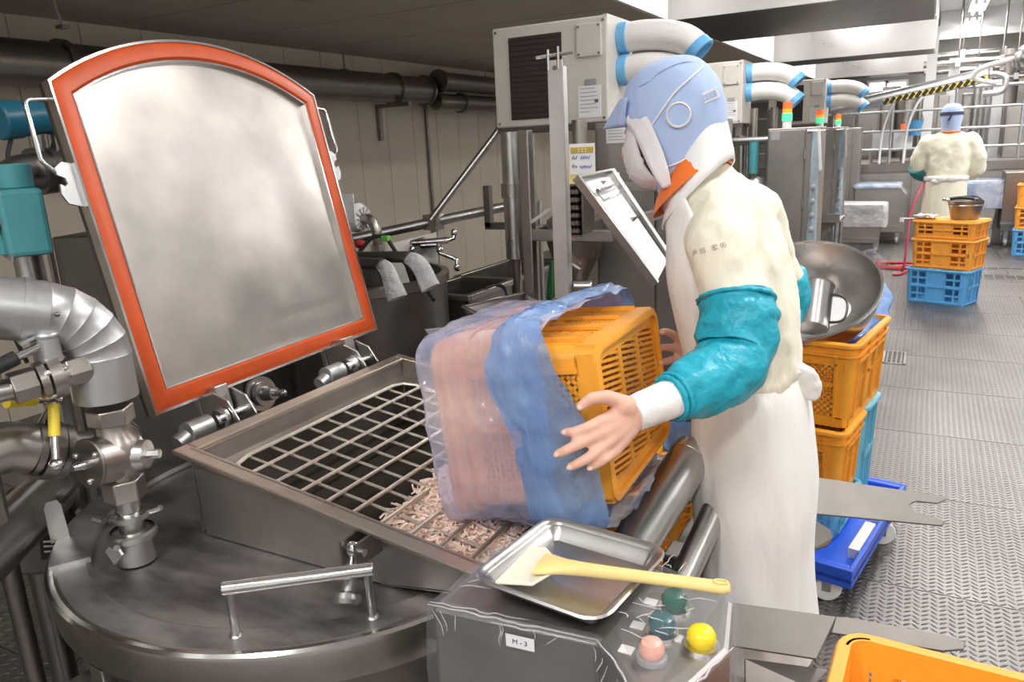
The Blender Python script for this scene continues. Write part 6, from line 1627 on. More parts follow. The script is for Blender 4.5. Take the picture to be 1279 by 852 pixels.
# trough feet under the near film strips
a = dep(1035, 270, 7.4)
t = thing('outfeed_table', 'steel outfeed tray on legs between the far cabinets and the covered cart', 'table', (a.x, a.y, 0))
b = B(); box(b, (a.x - .28, a.y - .2, .66), (a.x + .12, a.y + .3, .68)); box(b, (a.x - .28, a.y - .2, .68), (a.x + .12, a.y - .185, .74)); obj('tray', b, S_STEEL, t, 0)
b = B(); prism(b, [(-.2, 0), (.1, .16), (.1, .18), (-.26, .18)], .3, Matrix(((1, 0, 0, a.x), (0, 0, 1, a.y - .1), (0, 1, 0, .48), (0, 0, 0, 1)))); obj('wedge', b, S_DARK, t, 0)
for x in (a.x - .25, a.x + .09):
    for y in (a.y - .17, a.y + .27): b = B(); cyl(b, (x, y, 0), (x, y, .66), .016, n=10); obj('leg', b, S_STEEL, t)
# red hose lying coiled on the floor
c = zat(1118, 333, 0); b = B(); P = []
for k in range(44):
    f = k / 43; an = f * 4.2 * PI; r = .22 + .05 * math.sin(f * 7); P.append(V(c.x + r * math.cos(an) * 1.0, c.y + r * 1.0 * math.sin(an), .012 + .012 * f + .004 * math.sin(an * 3)))
P += [V(c.x + .10, c.y - .5, .012), V(c.x - .0, c.y - .62, .012)]
tube(b, spath(P, 3), .012, 8); tag(obj('red_hose', b, P_RED, None), 'dark red hose coiled on the floor left of the far crates', 'hose')
# ================================================================== PEOPLE
def capsule(b, p0, r0, p1, r1, n=14):
    p0 = Vector(p0); p1 = Vector(p1); d = p1 - p0
    if d.length < 1e-6: d = V(0, 0, 1e-4); p1 = p0 + d
    M = frame(p0, d); L = d.length; rings = []
    for k in range(5):
        a = -PI / 2 + (PI / 2) * (k + .35) / 5.35; rings.append((r0 * math.cos(a), r0 * math.sin(a)))
    rings.append((r0, 0)); rings.append((r1, L))
    for k in range(5):
        a = (PI / 2) * (k + 1) / 5.35; rings.append((r1 * math.cos(a), L + r1 * math.sin(a)))
    loft(b, [[M @ V(max(r, .0006) * math.cos(2 * PI * i / n), max(r, .0006) * math.sin(2 * PI * i / n), z) for i in range(n)] for r, z in rings], True)
def chain(b, pts):
    for (p, r), (q, s) in zip(pts[:-1], pts[1:]): capsule(b, p, r, q, s)
def remesh(o, vox, smooth=6, fac=.5):
    m = o.modifiers.new('remesh', 'REMESH'); m.mode = 'VOXEL'; m.voxel_size = vox; m.use_smooth_shade = True
    s = o.modifiers.new('smooth', 'SMOOTH'); s.factor = fac; s.iterations = smooth
    return o
def displace(o, size, strength, name='folds', depth=2):
    tx = bpy.data.textures.new(name, 'CLOUDS'); tx.noise_scale = size; tx.noise_depth = depth
    m = o.modifiers.new('folds', 'DISPLACE'); m.texture = tx; m.strength = strength; m.mid_level = .5; m.texture_coords = 'GLOBAL'
    return o
def oval(c, a, bb, n=40, pw=2.0, rz=0.0, f=None):
    out = []
    for k in range(n):
        t_ = 2 * PI * k / n; cx, sy = math.cos(t_), math.sin(t_)
        x = a * math.copysign(abs(cx) ** (2 / pw), cx); y = bb * math.copysign(abs(sy) ** (2 / pw), sy)
        if f: s = f(t_); x *= s; y *= s
        out.append(Vector(c) + V(x * math.cos(rz) - y * math.sin(rz), x * math.sin(rz) + y * math.cos(rz), 0))
    return out
def ringpath(pts, n=8):
    """smooth interpolation of tuples"""
    out = []; m = len(pts)
    for i in range(m - 1):
        p = [pts[max(i - 1, 0)], pts[i], pts[i + 1], pts[min(i + 2, m - 1)]]
        for s in range(n):
            u = s / n
            out.append(tuple(.5 * ((2 * b_) + (c_ - a_) * u + (2 * a_ - 5 * b_ + 4 * c_ - d_) * u * u + (3 * b_ - a_ - 3 * c_ + d_) * u ** 3) for a_, b_, c_, d_ in zip(*p)))
    out.append(tuple(pts[-1])); return out
def Dp(y): return 1.72 + (y - 205) * .00030

# ------------------------------------------------------------- worker in the foreground
wk = thing('person', 'worker in cream coat, white apron and blue hood tipping a crate over the hopper', 'person', (-.36, 1.84, 0))
HC = dep(836, 154, 1.72)
hf = V(-.955, .03, -.28).normalized(); hl = V(.03, -1, 0); hl = (hl - hl.dot(hf) * hf).normalized(); hu = hf.cross(hl); hu = hu if hu.z > 0 else -hu
def HP(f, l, u): return HC + hf * f + hl * l + hu * u
sh_n = dep(893, 262, 1.63); el_n = dep(922, 448, 1.53); wr_n = dep(800, 515, 1.385)
sh_f = dep(934, 268, 1.86); el_f = dep(974, 380, 1.96); wr_f = dep(868, 448, 1.90)
neck = dep(868, 212, 1.72); chest = dep(908, 300, 1.745); belly = dep(926, 410, 1.77); pelv = dep(940, 495, 1.80)
b = B()
# trunk, neck, head
for p, q, r, s, off in ((pelv, belly, .125, .115, .055), (belly, chest, .115, .115, .07), (chest, (chest + neck) / 2 + V(0, 0, .0), .115, .075, .08)):
    for o in (-1, 1): capsule(b, Vector(p) + V(0, off * o, 0), r * .72, Vector(q) + V(0, off * o, 0), s * .72)
chain(b, [(neck - V(0, 0, .06), .065), (HP(-.03, 0, -.09), .055)])
ell(b, HP(-.012, 0, .015), (.098, .075, .115), None)
capsule(b, HP(.045, 0, -.02), .062, HP(.055, 0, -.085), .042)
capsule(b, HP(.095, 0, .005), .012, HP(.118, 0, -.035), .014); capsule(b, HP(.098, .0, -.07), .02, HP(.1, 0, -.072), .02)
for s in (-1, 1):
    ell(b, HP(-.01, .078 * s, -.01), (.02, .012, .032)); ell(b, HP(.085, .032 * s, .01), (.012, .014, .010))
# arms (inside the sleeves)
chain(b, [(sh_n, .052), (el_n, .042), (wr_n, .027)]); chain(b, [(sh_f, .052), (el_f, .042), (wr_f, .026)])
# legs to the floor
foot = {}
for s in (-1, 1):
    hip = pelv + V(0, .085 * s, -.02); kn = V(hip.x - .01, hip.y, .48); an = V(hip.x + .01, hip.y, .10); foot[s] = an
    chain(b, [(hip, .078), (kn, .058), (an, .042)]); capsule(b, an + V(0, 0, -.05), .04, an + V(-.13, 0, -.062), .033)
# near hand, spread over the edge of the crate: palm then five fingers
def hp(px, py, d): return dep(px, py, d)
pm = [hp(794, 516, 1.380), hp(772, 527, 1.362), hp(752, 540, 1.345)]
chain(b, [(wr_n + (wr_n - el_n).normalized() * -.03, .026), (pm[0], .025)])
kn = {'index': hp(750, 527, 1.338), 'middle': hp(751, 541, 1.334), 'ring': hp(757, 554, 1.336), 'little': hp(767, 564, 1.345)}
for k, r in (('index', .0135), ('middle', .014), ('ring', .0135), ('little', .012)):
    capsule(b, pm[0] + (kn[k] - pm[1]) * .35, .017, kn[k], r)
capsule(b, pm[0], .02, hp(778, 508, 1.355), .018)
fing = {'thumb': [(hp(785, 506, 1.362), .017), (hp(758, 496, 1.345), .0135), (hp(738, 498, 1.335), .0115), (hp(725, 508, 1.335), .0095)],
        'index': [(kn['index'], .0125), (hp(732, 535, 1.322), .0105), (hp(716, 540, 1.322), .0095), (hp(707, 540, 1.330), .0085)],
        'middle': [(kn['middle'], .0125), (hp(726, 553, 1.318), .0105), (hp(708, 562, 1.316), .0095), (hp(697, 567, 1.322), .0085)],
        'ring': [(kn['ring'], .012), (hp(738, 570, 1.320), .0102), (hp(722, 579, 1.318), .0093), (hp(713, 583, 1.322), .0083)],
        'little': [(kn['little'], .0112), (hp(755, 574, 1.330), .0093), (hp(746, 580, 1.328), .0085), (hp(738, 584, 1.330), .0076)]}
for k, c in fing.items(): chain(b, c)
# far hand: fingers closed round the far edge of the crate
pf = hp(862, 447, 1.86)
chain(b, [(wr_f, .026), (pf, .024)])
kf = [hp(852, 428, 1.845), hp(851, 438, 1.845), hp(852, 449, 1.845), hp(855, 459, 1.85)]
for q in kf: capsule(b, pf, .018, q, .0125)
chain(b, [(kf[0], .012), (hp(841, 418, 1.82), .010), (hp(832, 414, 1.79), .009), (hp(826, 415, 1.765), .0085)])
chain(b, [(kf[1], .012), (hp(838, 434, 1.82), .010), (hp(829, 434, 1.79), .009), (hp(824, 435, 1.765), .0085)])
chain(b, [(kf[2], .012), (hp(838, 450, 1.82), .010), (hp(830, 452, 1.79), .009), (hp(825, 453, 1.765), .0085)])
chain(b, [(kf[3], .011), (hp(842, 466, 1.82), .009), (hp(834, 468, 1.79), .0085), (hp(829, 469, 1.77), .008)])
chain(b, [(pf, .017), (hp(848, 470, 1.80), .013), (hp(838, 482, 1.77), .010)])
body = remesh(obj('body', b, SKIN, wk, 0), .0042, 4)
# nails of the near hand
for k in ('index', 'middle', 'ring', 'little', 'thumb'):
    q = fing[k][-1][0]; p = fing[k][-2][0]; d = (q - p).normalized(); toC = (CAM_POS - q).normalized(); up_ = (toC - toC.dot(d) * d).normalized()
    M = frame(q + up_ * fing[k][-1][1] * .72 + d * .001, up_, d); b = B(); ell(b, (0, 0, 0), (.0062, .0048, .0022), M, 10, 6); obj('nail', b, plastic('nail', (.86, .58, .5), .35) if 'nail' not in MATS else MATS['nail'], wk)
# coat: trunk and upper sleeves in one piece
b = B()
tr = [(870, 205, .058, .070, 2), (878, 216, .072, .098, 2), (892, 236, .088, .145, 2.1), (900, 262, .103, .172, 2.2), (908, 295, .114, .185, 2.3), (914, 335, .127, .192, 2.3), (925, 385, .127, .187, 2.3), (930, 430, .123, .185, 2.2), (932, 458, .124, .186, 2.2), (934, 474, .110, .172, 2.2), (936, 500, .104, .160, 2.2)]
rings = [oval(dep(px, py, Dp(py)), a, bb, 40, pw) for px, py, a, bb, pw in ringpath(tr, 5)]
loft(b, rings, True)
chain(b, [(sh_n + V(.008, .022, -.004), .078), (dep(902, 312, 1.575), .074), (dep(918, 368, 1.545), .068)])
chain(b, [(sh_f + V(.0, -.02, 0), .085), (dep(958, 316, 1.91), .070), (dep(977, 356, 1.95), .060)])
coat = displace(remesh(obj('coat', b, C_COAT, wk, 0), .009, 8), .075, .020, 'coat_folds')
# near teal sleeve cover
def sleeve_cover(name, P, mat, seed, amp, parent, n=40, k=6):
    pts = ringpath(P, k); b = B(); rings = []; prev = None
    C = [dep(p[0], p[1], p[2]) for p in pts]
    for i, p in enumerate(pts):
        d = (C[min(i + 1, len(C) - 1)] - C[max(i - 1, 0)]).normalized()
        h = prev if prev is not None else V(0, 1, 0); x = (h - h.dot(d) * d).normalized(); y = d.cross(x); prev = x
        e = min(1, min(i, len(pts) - 1 - i) / 4 + .25)
        rings.append([C[i] + (x * math.cos(t_) + y * math.sin(t_)) * p[3] * (1 + amp * e * (noise.noise(V(math.cos(t_) * 1.7, math.sin(t_) * 1.7, i * .22 + seed)) + .30 * noise.noise(V(math.cos(t_) * 3.5 + 4, math.sin(t_) * 3.5, i * .4 + seed)))) for t_ in [2 * PI * j / n for j in range(n)]])
    loft(b, rings, True); return obj(name, b, mat, parent, 80)
sc = sleeve_cover('sleeve_cover', [(919, 374, 1.545, .0705), (920, 380, 1.542, .076), (921, 400, 1.535, .079), (921, 425, 1.527, .078), (917, 448, 1.515, .074), (903, 464, 1.49, .069), (882, 476, 1.46, .064), (860, 487, 1.435, .056), (845, 494, 1.42, .045), (834, 499, 1.412, .036)], C_TEAL, 2.3, .15, wk)
for pz in ((919.5, 375, 1.545, .073), (843, 495, 1.419, .043), (838, 497.5, 1.415, .040)):
    c = dep(*pz[:3]); d = (dep(922, 450, 1.53) - dep(919, 374, 1.562)).normalized() if pz[0] > 900 else (dep(834, 499, 1.412) - dep(882, 476, 1.46)).normalized()
    b = B(); M = frame(c, d); tube(b, [M @ V((pz[3] + .002) * math.cos(2 * PI * k / 40) * (1 + .03 * math.sin(k * 2.9)), (pz[3] + .002) * math.sin(2 * PI * k / 40) * (1 + .03 * math.sin(k * 2.9)), 0) for k in range(42)], .0045, 8); obj('elastic_hem', b, C_TEAL, sc, 80)
sleeve_cover('knit_cuff', [(852, 492, 1.425, .034), (838, 498, 1.412, .0365), (820, 505, 1.398, .0355), (803, 512, 1.386, .034), (791, 518, 1.378, .0325)], C_CUFF, 7.7, .035, wk)
# far teal sleeve cover (elbow shows behind the back)
sf = sleeve_cover('sleeve_cover', [(975, 342, 1.935, .060), (977, 362, 1.955, .068), (976, 386, 1.965, .066), (964, 406, 1.96, .060), (935, 425, 1.94, .058), (900, 438, 1.92, .05), (880, 445, 1.905, .04)], C_TEAL, 4.4, .18, wk)
sleeve_cover('knit_cuff', [(888, 442, 1.91, .034), (878, 446, 1.90, .035), (868, 448, 1.89, .034), (862, 449, 1.88, .032)], C_CUFF, 3.2, .03, wk)
# apron: wrapped skirt and bib
b = B()
sk = [(930, 455, .112, .176, 2.2), (934, 478, .124, .188, 2.2), (938, 520, .134, .192, 2.2), (942, 570, .140, .195, 2.2), (944, 620, .142, .198, 2.2), (945, 680, .132, .192, 2.2), (948, 735, .128, .190, 2.2), (953, 790, .128, .190, 2.2)]
rings = []
for i, (px, py, a, bb, pw) in enumerate(ringpath(sk, 7)):
    def ff(t_, i=i): return 1 + (.028 + .03 * i / 49) * noise.noise(V(math.cos(t_) * 2.2, math.sin(t_) * 2.2, i * .045)) + .02 * noise.noise(V(math.cos(t_) * 5, math.sin(t_) * 5, i * .12 + 7))
    rings.append(oval(dep(px, py, Dp(py)), a, bb, 64, pw, 0, ff))
loft(b, rings, False); apron = obj('apron_skirt', b, C_APRON, wk, 80)
b = B(); rings = []
bibp = [(872, 222, .074, .105, 2), (886, 240, .094, .150, 2.1), (899, 264, .110, .176, 2.2), (907, 297, .122, .190, 2.3), (913, 337, .134, .198, 2.3), (923, 387, .135, .194, 2.3), (928, 432, .128, .186, 2.2), (931, 470, .126, .186, 2.2)]
for i, (px, py, a, bb, pw) in enumerate(ringpath(bibp, 6)):
    c = dep(px, py, Dp(py)); row = []
    for k in range(29):
        t_ = PI + math.radians(-92 + 184 * k / 28) * (.86 + .14 * min(1, i / 20)); cx, sy = math.cos(t_), math.sin(t_)
        row.append(c + V(a * math.copysign(abs(cx) ** (2 / pw), cx), bb * math.copysign(abs(sy) ** (2 / pw), sy), 0) * (1.02 + .03 * noise.noise(V(cx * 3, sy * 3, i * .16))))
    rings.append(row)
loft(b, rings, False, closed=False); o = obj('apron_bib', b, C_APRON, wk, 80); md = o.modifiers.new('thick', 'SOLIDIFY'); md.thickness = .004
# apron bow at the back
b = B()
for c, rx, rz_, ry in ((dep(1003, 470, 1.74), .036, .030, .018), (dep(1010, 484, 1.74), .030, .034, .016), (dep(994, 462, 1.74), .034, .022, .016)):
    ell(b, c, (rx, ry, rz_), None, 20, 14)
bow = displace(remesh(obj('apron_bow', b, C_APRON, wk, 0), .005, 4), .03, .014, 'bow_folds')
b = B(); tube(b, spath([dep(905, 470, 1.60), dep(940, 474, 1.62), dep(975, 470, 1.67), dep(1000, 464, 1.73)], 5), .006, 8, sx=.5); obj('apron_tie', b, C_APRON, wk, 80)
# collar and neck cape
b = B(); prf = []
rings = []
def slope_ring(px, py, d, a, bb, s, n=44):
    c = dep(px, py, d); return [c + V(a * math.cos(t_), bb * math.sin(t_), s * a * math.cos(t_)) for t_ in [2 * PI * k / n for k in range(n)]]
for i, (px, py, a, bb, s_) in enumerate(((862, 196, .058, .070, .95), (860, 206, .062, .076, .95), (858, 219, .068, .086, .95), (860, 234, .076, .098, .9))):
    rings.append(slope_ring(px, py, 1.70, a, bb, s_))
loft(b, rings, False); obj('orange_collar', b, C_ORANGE, wk, 80)
b = B(); rings = []
for i, (px, py, d_, a, bb, s_) in enumerate(((876, 172, 1.70, .048, .082, 1.0), (876, 183, 1.70, .054, .090, 1.0), (875, 198, 1.703, .060, .098, 1.0), (874, 213, 1.706, .066, .106, 1.0), (873, 228, 1.71, .072, .114, 1.0), (872, 243, 1.713, .076, .122, 1.0))):
    R_ = slope_ring(px, py, d_, a, bb, s_); rings.append([v + V(0, 0, .005 * noise.noise(v * 16)) for v in R_])
loft(b, rings, False); o = obj('neck_cape', b, C_WHITE, wk, 80); md = o.modifiers.new('thick', 'SOLIDIFY'); md.thickness = .004
b = B(); tube(b, spath([dep(902, 203, 1.66), dep(908, 201, 1.68), dep(914, 203, 1.72)], 5), .003, 6); obj('orange_piping', b, C_ORANGE, wk)
# hood
hood_t = [(.137, -.016, .012, .010), (.133, -.016, .040, .034), (.121, -.016, .070, .058), (.098, -.016, .094, .078), (.062, -.016, .111, .092), (.02, -.015, .117, .100), (-.03, -.012, .113, .101), (-.075, -.008, .100, .097), (-.115, -.003, .088, .092), (-.15, .002, .082, .090), (-.185, .006, .080, .090)]
b = B(); rings = []
for i, (u, f, a, bb) in enumerate(ringpath(hood_t, 4)):
    row = []
    for k in range(48):
        t_ = 2 * PI * k / 48; ca, sa = math.cos(t_), math.sin(t_)
        s = 1 + .02 * noise.noise(V(ca * 3, sa * 3, u * 22)) + .014 * noise.noise(V(ca * 7, sa * 7, u * 12 + 4))
        # the opening for the face: pull the front in below the brow
        if ca > .35 and u < .03: s *= 1 - .22 * min(1, (ca - .35) / .35) * min(1, (.03 - u) / .05)
        row.append(HP(f + a * ca * s, bb * sa * s, u))
    rings.append(row)
loft(b, rings, True); hood_o = obj('hood', b, C_HOOD, wk, 80)
b = B(); rings = []
for i in range(9):
    f_ = i / 8; row = []
    for k in range(17):
        s = -1 + 2 * k / 16
        lx_ = .088 * s * (1 - .22 * f_ * f_)
        fx_ = .100 * math.sqrt(max(.0, 1 - (s * .80) ** 2)) - .012 + (.066 * f_) * (1 - .55 * s * s)
        uz = .088 - .040 * f_ - .006 * f_ * f_ - .012 * s * s - .008 * f_ * s * s
        row.append(HP(fx_, lx_, uz))
    rings.append(row)
loft(b, rings, False, closed=False); o = obj('hood_brim', b, C_HOOD, hood_o, 80); md = o.modifiers.new('thick', 'SOLIDIFY'); md.thickness = .004
# ear disc and name tape (left side of the head faces the camera)
def side_pt(f, u, extra=.0):
    # approximate distance of the hood side at this height
    best = min(ringpath(hood_t, 4), key=lambda r: abs(r[0] - u)); q = max(0., 1 - ((f - best[1]) / best[2]) ** 2)
    return HP(f, best[3] * math.sqrt(q) + extra, u)
# find head coordinates from picture points by intersecting with the side surface
def head_side(px, py, extra):
    best = None
    for i in range(-26, 27):
        for j in range(-30, 27):
            q = side_pt(i * .005, j * .005, extra); v = ROT.transposed() @ (q - CAM_POS)
            e = (CX + FPX * v.x / -v.z - px) ** 2 + (CY - FPX * v.y / -v.z - py) ** 2
            if best is None or e < best[0]: best = (e, i * .005, j * .005)
    return best[1], best[2]
Q = [side_pt(*head_side(px, py, .0), .0015) for px, py in ((796, 108), (806, 103), (818, 97), (822, 91), (838, 83), (856, 78), (874, 79))]
b = B(); tube(b, spath(Q, 4), .0018, 6); obj('seam', b, C_HOOD, hood_o)
f0, u0 = head_side(849, 144, .0); n_ = (side_pt(f0, u0 + .02) - side_pt(f0, u0 - .02)).cross(side_pt(f0 + .02, u0) - side_pt(f0 - .02, u0)).normalized()
if n_.dot(CAM_POS - HC) < 0: n_ = -n_
M = frame(side_pt(f0, u0, .004), n_)
b = B(); lathe(b, [(.0215, -.004), (.0225, .004), (.0245, .006), (.0265, .004), (.027, -.004)], M, 32); obj('ear_ring', b, C_WHITE, hood_o)
b = B(); lathe(b, [(0, .001), (.0225, .001)], M, 32); obj('ear_mesh', b, C_HOOD, hood_o)
f1, u1 = head_side(865, 128, 0); f2_, u2 = head_side(895, 117, 0)
A_, B2_ = side_pt(f1, u1, .003), side_pt(f2_, u2, .003)
b = B(); n2 = n_; d = (B2_ - A_); M2 = frame((A_ + B2_) / 2 + n2 * .003, n2, d); box(b, (-d.length / 2, -.011, -.004), (d.length / 2, .011, .0), M2); tp = obj('name_tape', b, C_WHITE, hood_o, 0, bevel=.001)
b = B(); box(b, (-d.length / 2 + .004, -.007, 0), (d.length / 2 - .004, .006, .0006), M2); obj('tape_window', b, C_HOOD, tp, 0)
b = B()
rr = random.Random(4)
for k in range(5): x = -.016 + .008 * k; box(b, (x, -.004, .0006), (x + .0045, -.003, .0010), M2); box(b, (x + .001, -.004, .0006), (x + .002, .003, .0010), M2); box(b, (x, .001, .0006), (x + .0045, .002, .0010), M2)
obj('tape_print', b, C_WHITE, tp, 0)
# mask and its straps
b = B(); rings = []
mk = [(.018, .104, .074), (.0, .112, .080), (-.03, .122, .082), (-.06, .128, .080), (-.09, .124, .076), (-.118, .104, .066), (-.135, .07, .05)]
for i, (u, f, w_) in enumerate(ringpath(mk, 4)):
    row = []
    for k in range(25):
        s = -1 + 2 * k / 24
        fx_ = f * math.sqrt(max(0, 1 - (s * .92) ** 2)) * 1.0 + .004 * noise.noise(V(s * 4, i * .4, 3)) + .005 * noise.noise(V(s * 9, i * .9, 6)); row.append(HP(fx_ - .008 + .012 * abs(s) * (u < -.02), w_ * s * 1.12, u + .012 * s * s))
    rings.append(row)
loft(b, rings, False, closed=False); mask = obj('face_mask', b, C_MASK, wk, 80); md = mask.modifiers.new('thick', 'SOLIDIFY'); md.thickness = .003
for P in ([(804, 168), (820, 146), (840, 118), (860, 98), (878, 84)], [(830, 209), (845, 203), (858, 196), (868, 190)]):
    Q = []
    for px, py in P:
        ff_, uu = head_side(px, py, .003); Q.append(side_pt(ff_, uu, .004))
    b = B(); tube(b, spath(Q, 4), .0022, 6); obj('mask_strap', b, C_WHITE, mask)
# veil flap between brim and mask
b = B(); rings = []
vp = [(785, 141, 1.69), (797, 136, 1.665), (809, 148, 1.640), (819, 168, 1.625), (828, 190, 1.62), (835, 212, 1.625), (839, 232, 1.635)]
vq = [(780, 150, 1.70), (784, 158, 1.69), (792, 170, 1.668), (800, 186, 1.650), (808, 204, 1.640), (818, 222, 1.635), (828, 236, 1.64)]
g = [[b.verts.new(dep(p[0] + (q[0] - p[0]) * s, p[1] + (q[1] - p[1]) * s, p[2] + (q[2] - p[2]) * s - .001 * math.sin(PI * s))) for s in (0, .25, .5, .75, 1)] for p, q in zip(ringpath(vp, 3), ringpath(vq, 3))]
for i in range(len(g) - 1):
    for j in range(4): b.faces.new((g[i][j], g[i + 1][j], g[i + 1][j + 1], g[i][j + 1]))
o = obj('mask_flap', b, C_MASK, mask, 80); md = o.modifiers.new('thick', 'SOLIDIFY'); md.thickness = .003
# name printed on the sleeve (flat lettering lying on the cloth)
P_NAME = plastic('brown_print', (.42, .36, .28), .8)
bpy.context.view_layer.update(); dg = bpy.context.evaluated_depsgraph_get(); ce = coat.evaluated_get(dg)
WM = mat_world(coat); WI = WM.inverted()
for ch_, px, py in (('浜', 868, 316), ('田', 878, 313.5), ('宏', 893, 309.5), ('佑', 903, 307)):
    o0 = WI @ CAM_POS; ok, lo, no, _ = ce.ray_cast(o0, (WI.to_3x3() @ ray(px, py)).normalized())
    if not ok: continue
    c = WM @ lo; nn = (no + (CAM_POS - c).normalized() * .8).normalized(); M = frame(c + nn * .0022, nn, ROT @ V(.96, .26, 0)); text(ch_, .0128, M, P_NAME, coat, 'name_print', .0002)
# trousers hem and boots
for s in (-1, 1):
    an = foot[s]
    b = B(); loft(b, [oval(V(an.x, an.y, z), r, r * .92, 20) for z, r in ((.30, .062), (.20, .058), (.11, .055))], False); capsule(b, V(an.x, an.y, .055), .052, V(an.x - .15, an.y, .045), .042)
    o = obj('boot', b, P_WHITE, wk, 80)
    b = B(); loft(b, [oval(V(an.x - .06, an.y, z), .135, .055, 24) for z in (0, .022)], True); obj('boot_sole', b, P_HOSE, o, 40)
    b = B(); loft(b, [oval(V(an.x, an.y, z), r, r * .95, 20) for z, r in ((.80, .105), (.5, .078), (.26, .068))], False); obj('trouser_leg', b, C_WHITE, wk, 80)

# ------------------------------------------------------------- worker far behind, seen from the back
fw_c = dep(1189, 145, 7.7); FX, FY = fw_c.x, fw_c.y
HT = fw_c.z + .115
fx0 = thing('person', 'far worker seen from behind in pale cream coat and blue hood by the platform', 'person', (FX, FY, 0))
def W(x, y, z): return V(FX + x, FY + y, z)
b = B()
for s in (-1, 1):
    chain(b, [(W(.09 * s, 0, .88), .09), (W(.10 * s, .01, .48), .06), (W(.10 * s, -.01, .10), .045)]); capsule(b, W(.10 * s, 0, .045), .04, W(.10 * s, .13, .04), .034)
    capsule(b, W(.07 * s, 0, .92), .11, W(.09 * s, 0, 1.28), .10)
    chain(b, [(W(.20 * s, 0, 1.34), .055), (W(.265 * s, .03 + .04 * (s > 0), 1.07), .04), (W((.12 if s > 0 else .18) * s, .24, 1.0), .03)])
    q = W((.12 if s > 0 else .18) * s, .24, 1.0)
    capsule(b, q, .03, q + V(-.05 * s, .07, -.01), .03)
    for k in range(4): chain(b, [(q + V(-.05 * s, .07, -.03 + .02 * k), .011), (q + V(-.075 * s, .12, -.035 + .022 * k), .010), (q + V(-.10 * s, .14, -.04 + .022 * k), .009)])
    chain(b, [(q, .013), (q + V(-.02 * s, .08, .04), .011)])
chain(b, [(W(0, 0, 1.38), .065), (W(0, .01, HT - .2), .058)]); ell(b, W(0, .01, HT - .11), (.075, .095, .11)); capsule(b, W(0, .11, HT - .11), .012, W(0, .125, HT - .13), .014)
remesh(obj('body', b, SKIN, fx0, 0), .008, 3)
b = B()
rings = [oval(W(x, 0, z), a, bb, 36, pw) for z, a, bb, x, pw in ((1.445, .07, .065, 0, 2), (1.425, .13, .085, 0, 2), (1.39, .19, .11, 0, 2.2), (1.30, .215, .13, 0, 2.4), (1.15, .205, .135, 0, 2.3), (1.0, .185, .13, 0, 2.2), (.94, .18, .128, 0, 2.2), (.86, .19, .135, 0, 2.2))]
loft(b, rings, True)
for s in (-1, 1): chain(b, [(W(.19 * s, 0, 1.345), .085), (W(.265 * s, .02, 1.18), .080), (W(.275 * s, .06, 1.06), .074)] + ([(W(.23, .16, 1.0), .06)] if s > 0 else []))
displace(remesh(obj('coat', b, C_FAR, fx0, 0), .014, 6), .09, .028, 'far_coat_folds')
b = B(); rings = []
for z, a, bb in ((.96, .192, .14), (.90, .196, .143), (.7, .205, .15), (.5, .21, .155), (.36, .215, .16)):
    rings.append(oval(W(0, 0, z), a, bb, 48, 2.2, 0, lambda t_, z=z: 1 + .05 * noise.noise(V(math.cos(t_) * 3, math.sin(t_) * 3, z * 2))))
loft(b, rings, False); obj('apron_skirt', b, C_FAR, fx0, 80)
b = B(); tube(b, [W(.192 * math.cos(t_), .14 * math.sin(t_), .975 + .006 * math.sin(5 * t_)) for t_ in [2 * PI * k / 30 for k in range(32)]], .018, 8, sx=1.6); obj('apron_belt', b, C_APRON, fx0, 80)
b = B()
for s in (-1, 1): ell(b, W(.045 * s, -.155, .98), (.05, .015, .03))
ell(b, W(-.09, -.15, .955), (.05, .012, .02)); obj('apron_bow', b, C_APRON, fx0, 80)
b = B(); P = [W(-.278, .03, 1.085), W(-.268, .07, 1.045), W(-.235, .15, 1.01), W(-.18, .245, .99)]
tube(b, spath(P, 5), [.080 - .0012 * i for i in range(16)], 18); obj('sleeve_cover', b, C_FARTEAL, fx0, 80)
b = B(); rings = []
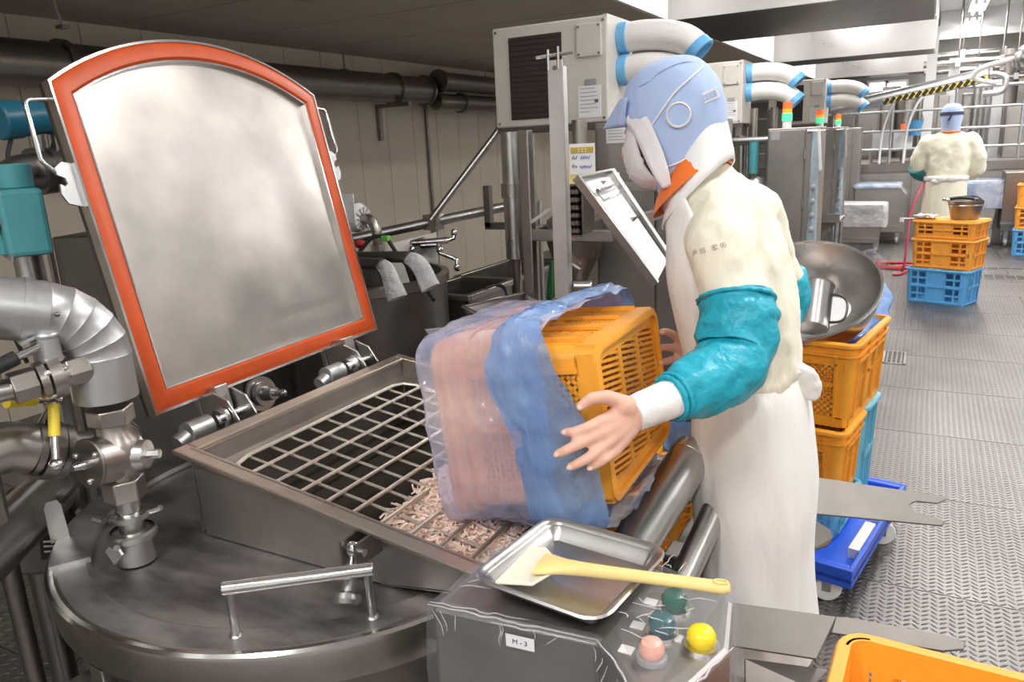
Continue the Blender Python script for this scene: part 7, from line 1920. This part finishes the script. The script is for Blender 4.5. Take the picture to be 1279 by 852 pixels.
for u, a, bb in ((.115, .015, .015), (.11, .05, .06), (.09, .078, .095), (.05, .096, .118), (0, .102, .122), (-.05, .098, .115), (-.10, .088, .1), (-.14, .086, .092), (-.165, .09, .092)):
    rings.append([W(a * math.cos(t_), .005 + bb * math.sin(t_), HT - .105 + u) for t_ in [2 * PI * k / 32 for k in range(32)]])
loft(b, rings, True); ho2 = obj('hood', b, C_HOOD, fx0, 80)
b = B(); rings = [[W((.104 + o) * math.cos(t_), .005 + (.124 + o) * math.sin(t_), HT - .105 + u) for t_ in [2 * PI * k / 32 for k in range(33)]] for u, o in ((-.0, 0), (.0, .004), (.03, .002), (.03, -.002))]
loft(b, rings, False); obj('head_band', b, plastic('dark_band', (.05, .06, .1), .7), ho2, 60)
b = B(); bar(b, W(.0, -.126, HT - .09), W(-.03, -.13, HT - .16), .02, .006); obj('band_tail', b, MATS['dark_band'], ho2, 0)
b = B(); tube(b, [W(.088 * math.cos(t_), .09 * math.sin(t_), HT - .27) for t_ in [2 * PI * k / 28 for k in range(30)]], .010, 8); obj('collar_trim', b, C_ORANGE, fx0, 80)
for s in (-1, 1):
    b = B(); capsule(b, W(.10 * s, 0, .06), .05, W(.10 * s, .14, .05), .042); loft(b, [oval(W(.10 * s, -.01, z), .058, .058, 18) for z in (.08, .34)], True); o = obj('boot', b, P_WHITE, fx0, 80)
    b = B(); loft(b, [oval(W(.10 * s, .05, z), .055, .135, 20) for z in (0, .022)], True); obj('boot_sole', b, P_HOSE, o, 40)
    b = B(); loft(b, [oval(W(.10 * s, 0, z), r, r, 18) for z, r in ((.8, .10), (.33, .07))], False); obj('trouser_leg', b, C_FAR, fx0, 80)
# pink hose trailing from the far worker
a = dep(1161, 232, 7.7)
b = B(); tube(b, spath([W(-.17, .1, .97), W(-.23, -.12, .86), W(-.30, -.16, .62), W(-.31, -.15, .3), W(-.33, -.05, .02), W(-.42, .15, .012), W(-.30, .3, .012), W(-.12, .16, .012)], 5), .013, 8)
tag(obj('pink_hose', b, plastic('pink_rubber', (.75, .12, .18), .4), None), 'pink hose hanging down beside the far worker to the floor', 'hose')
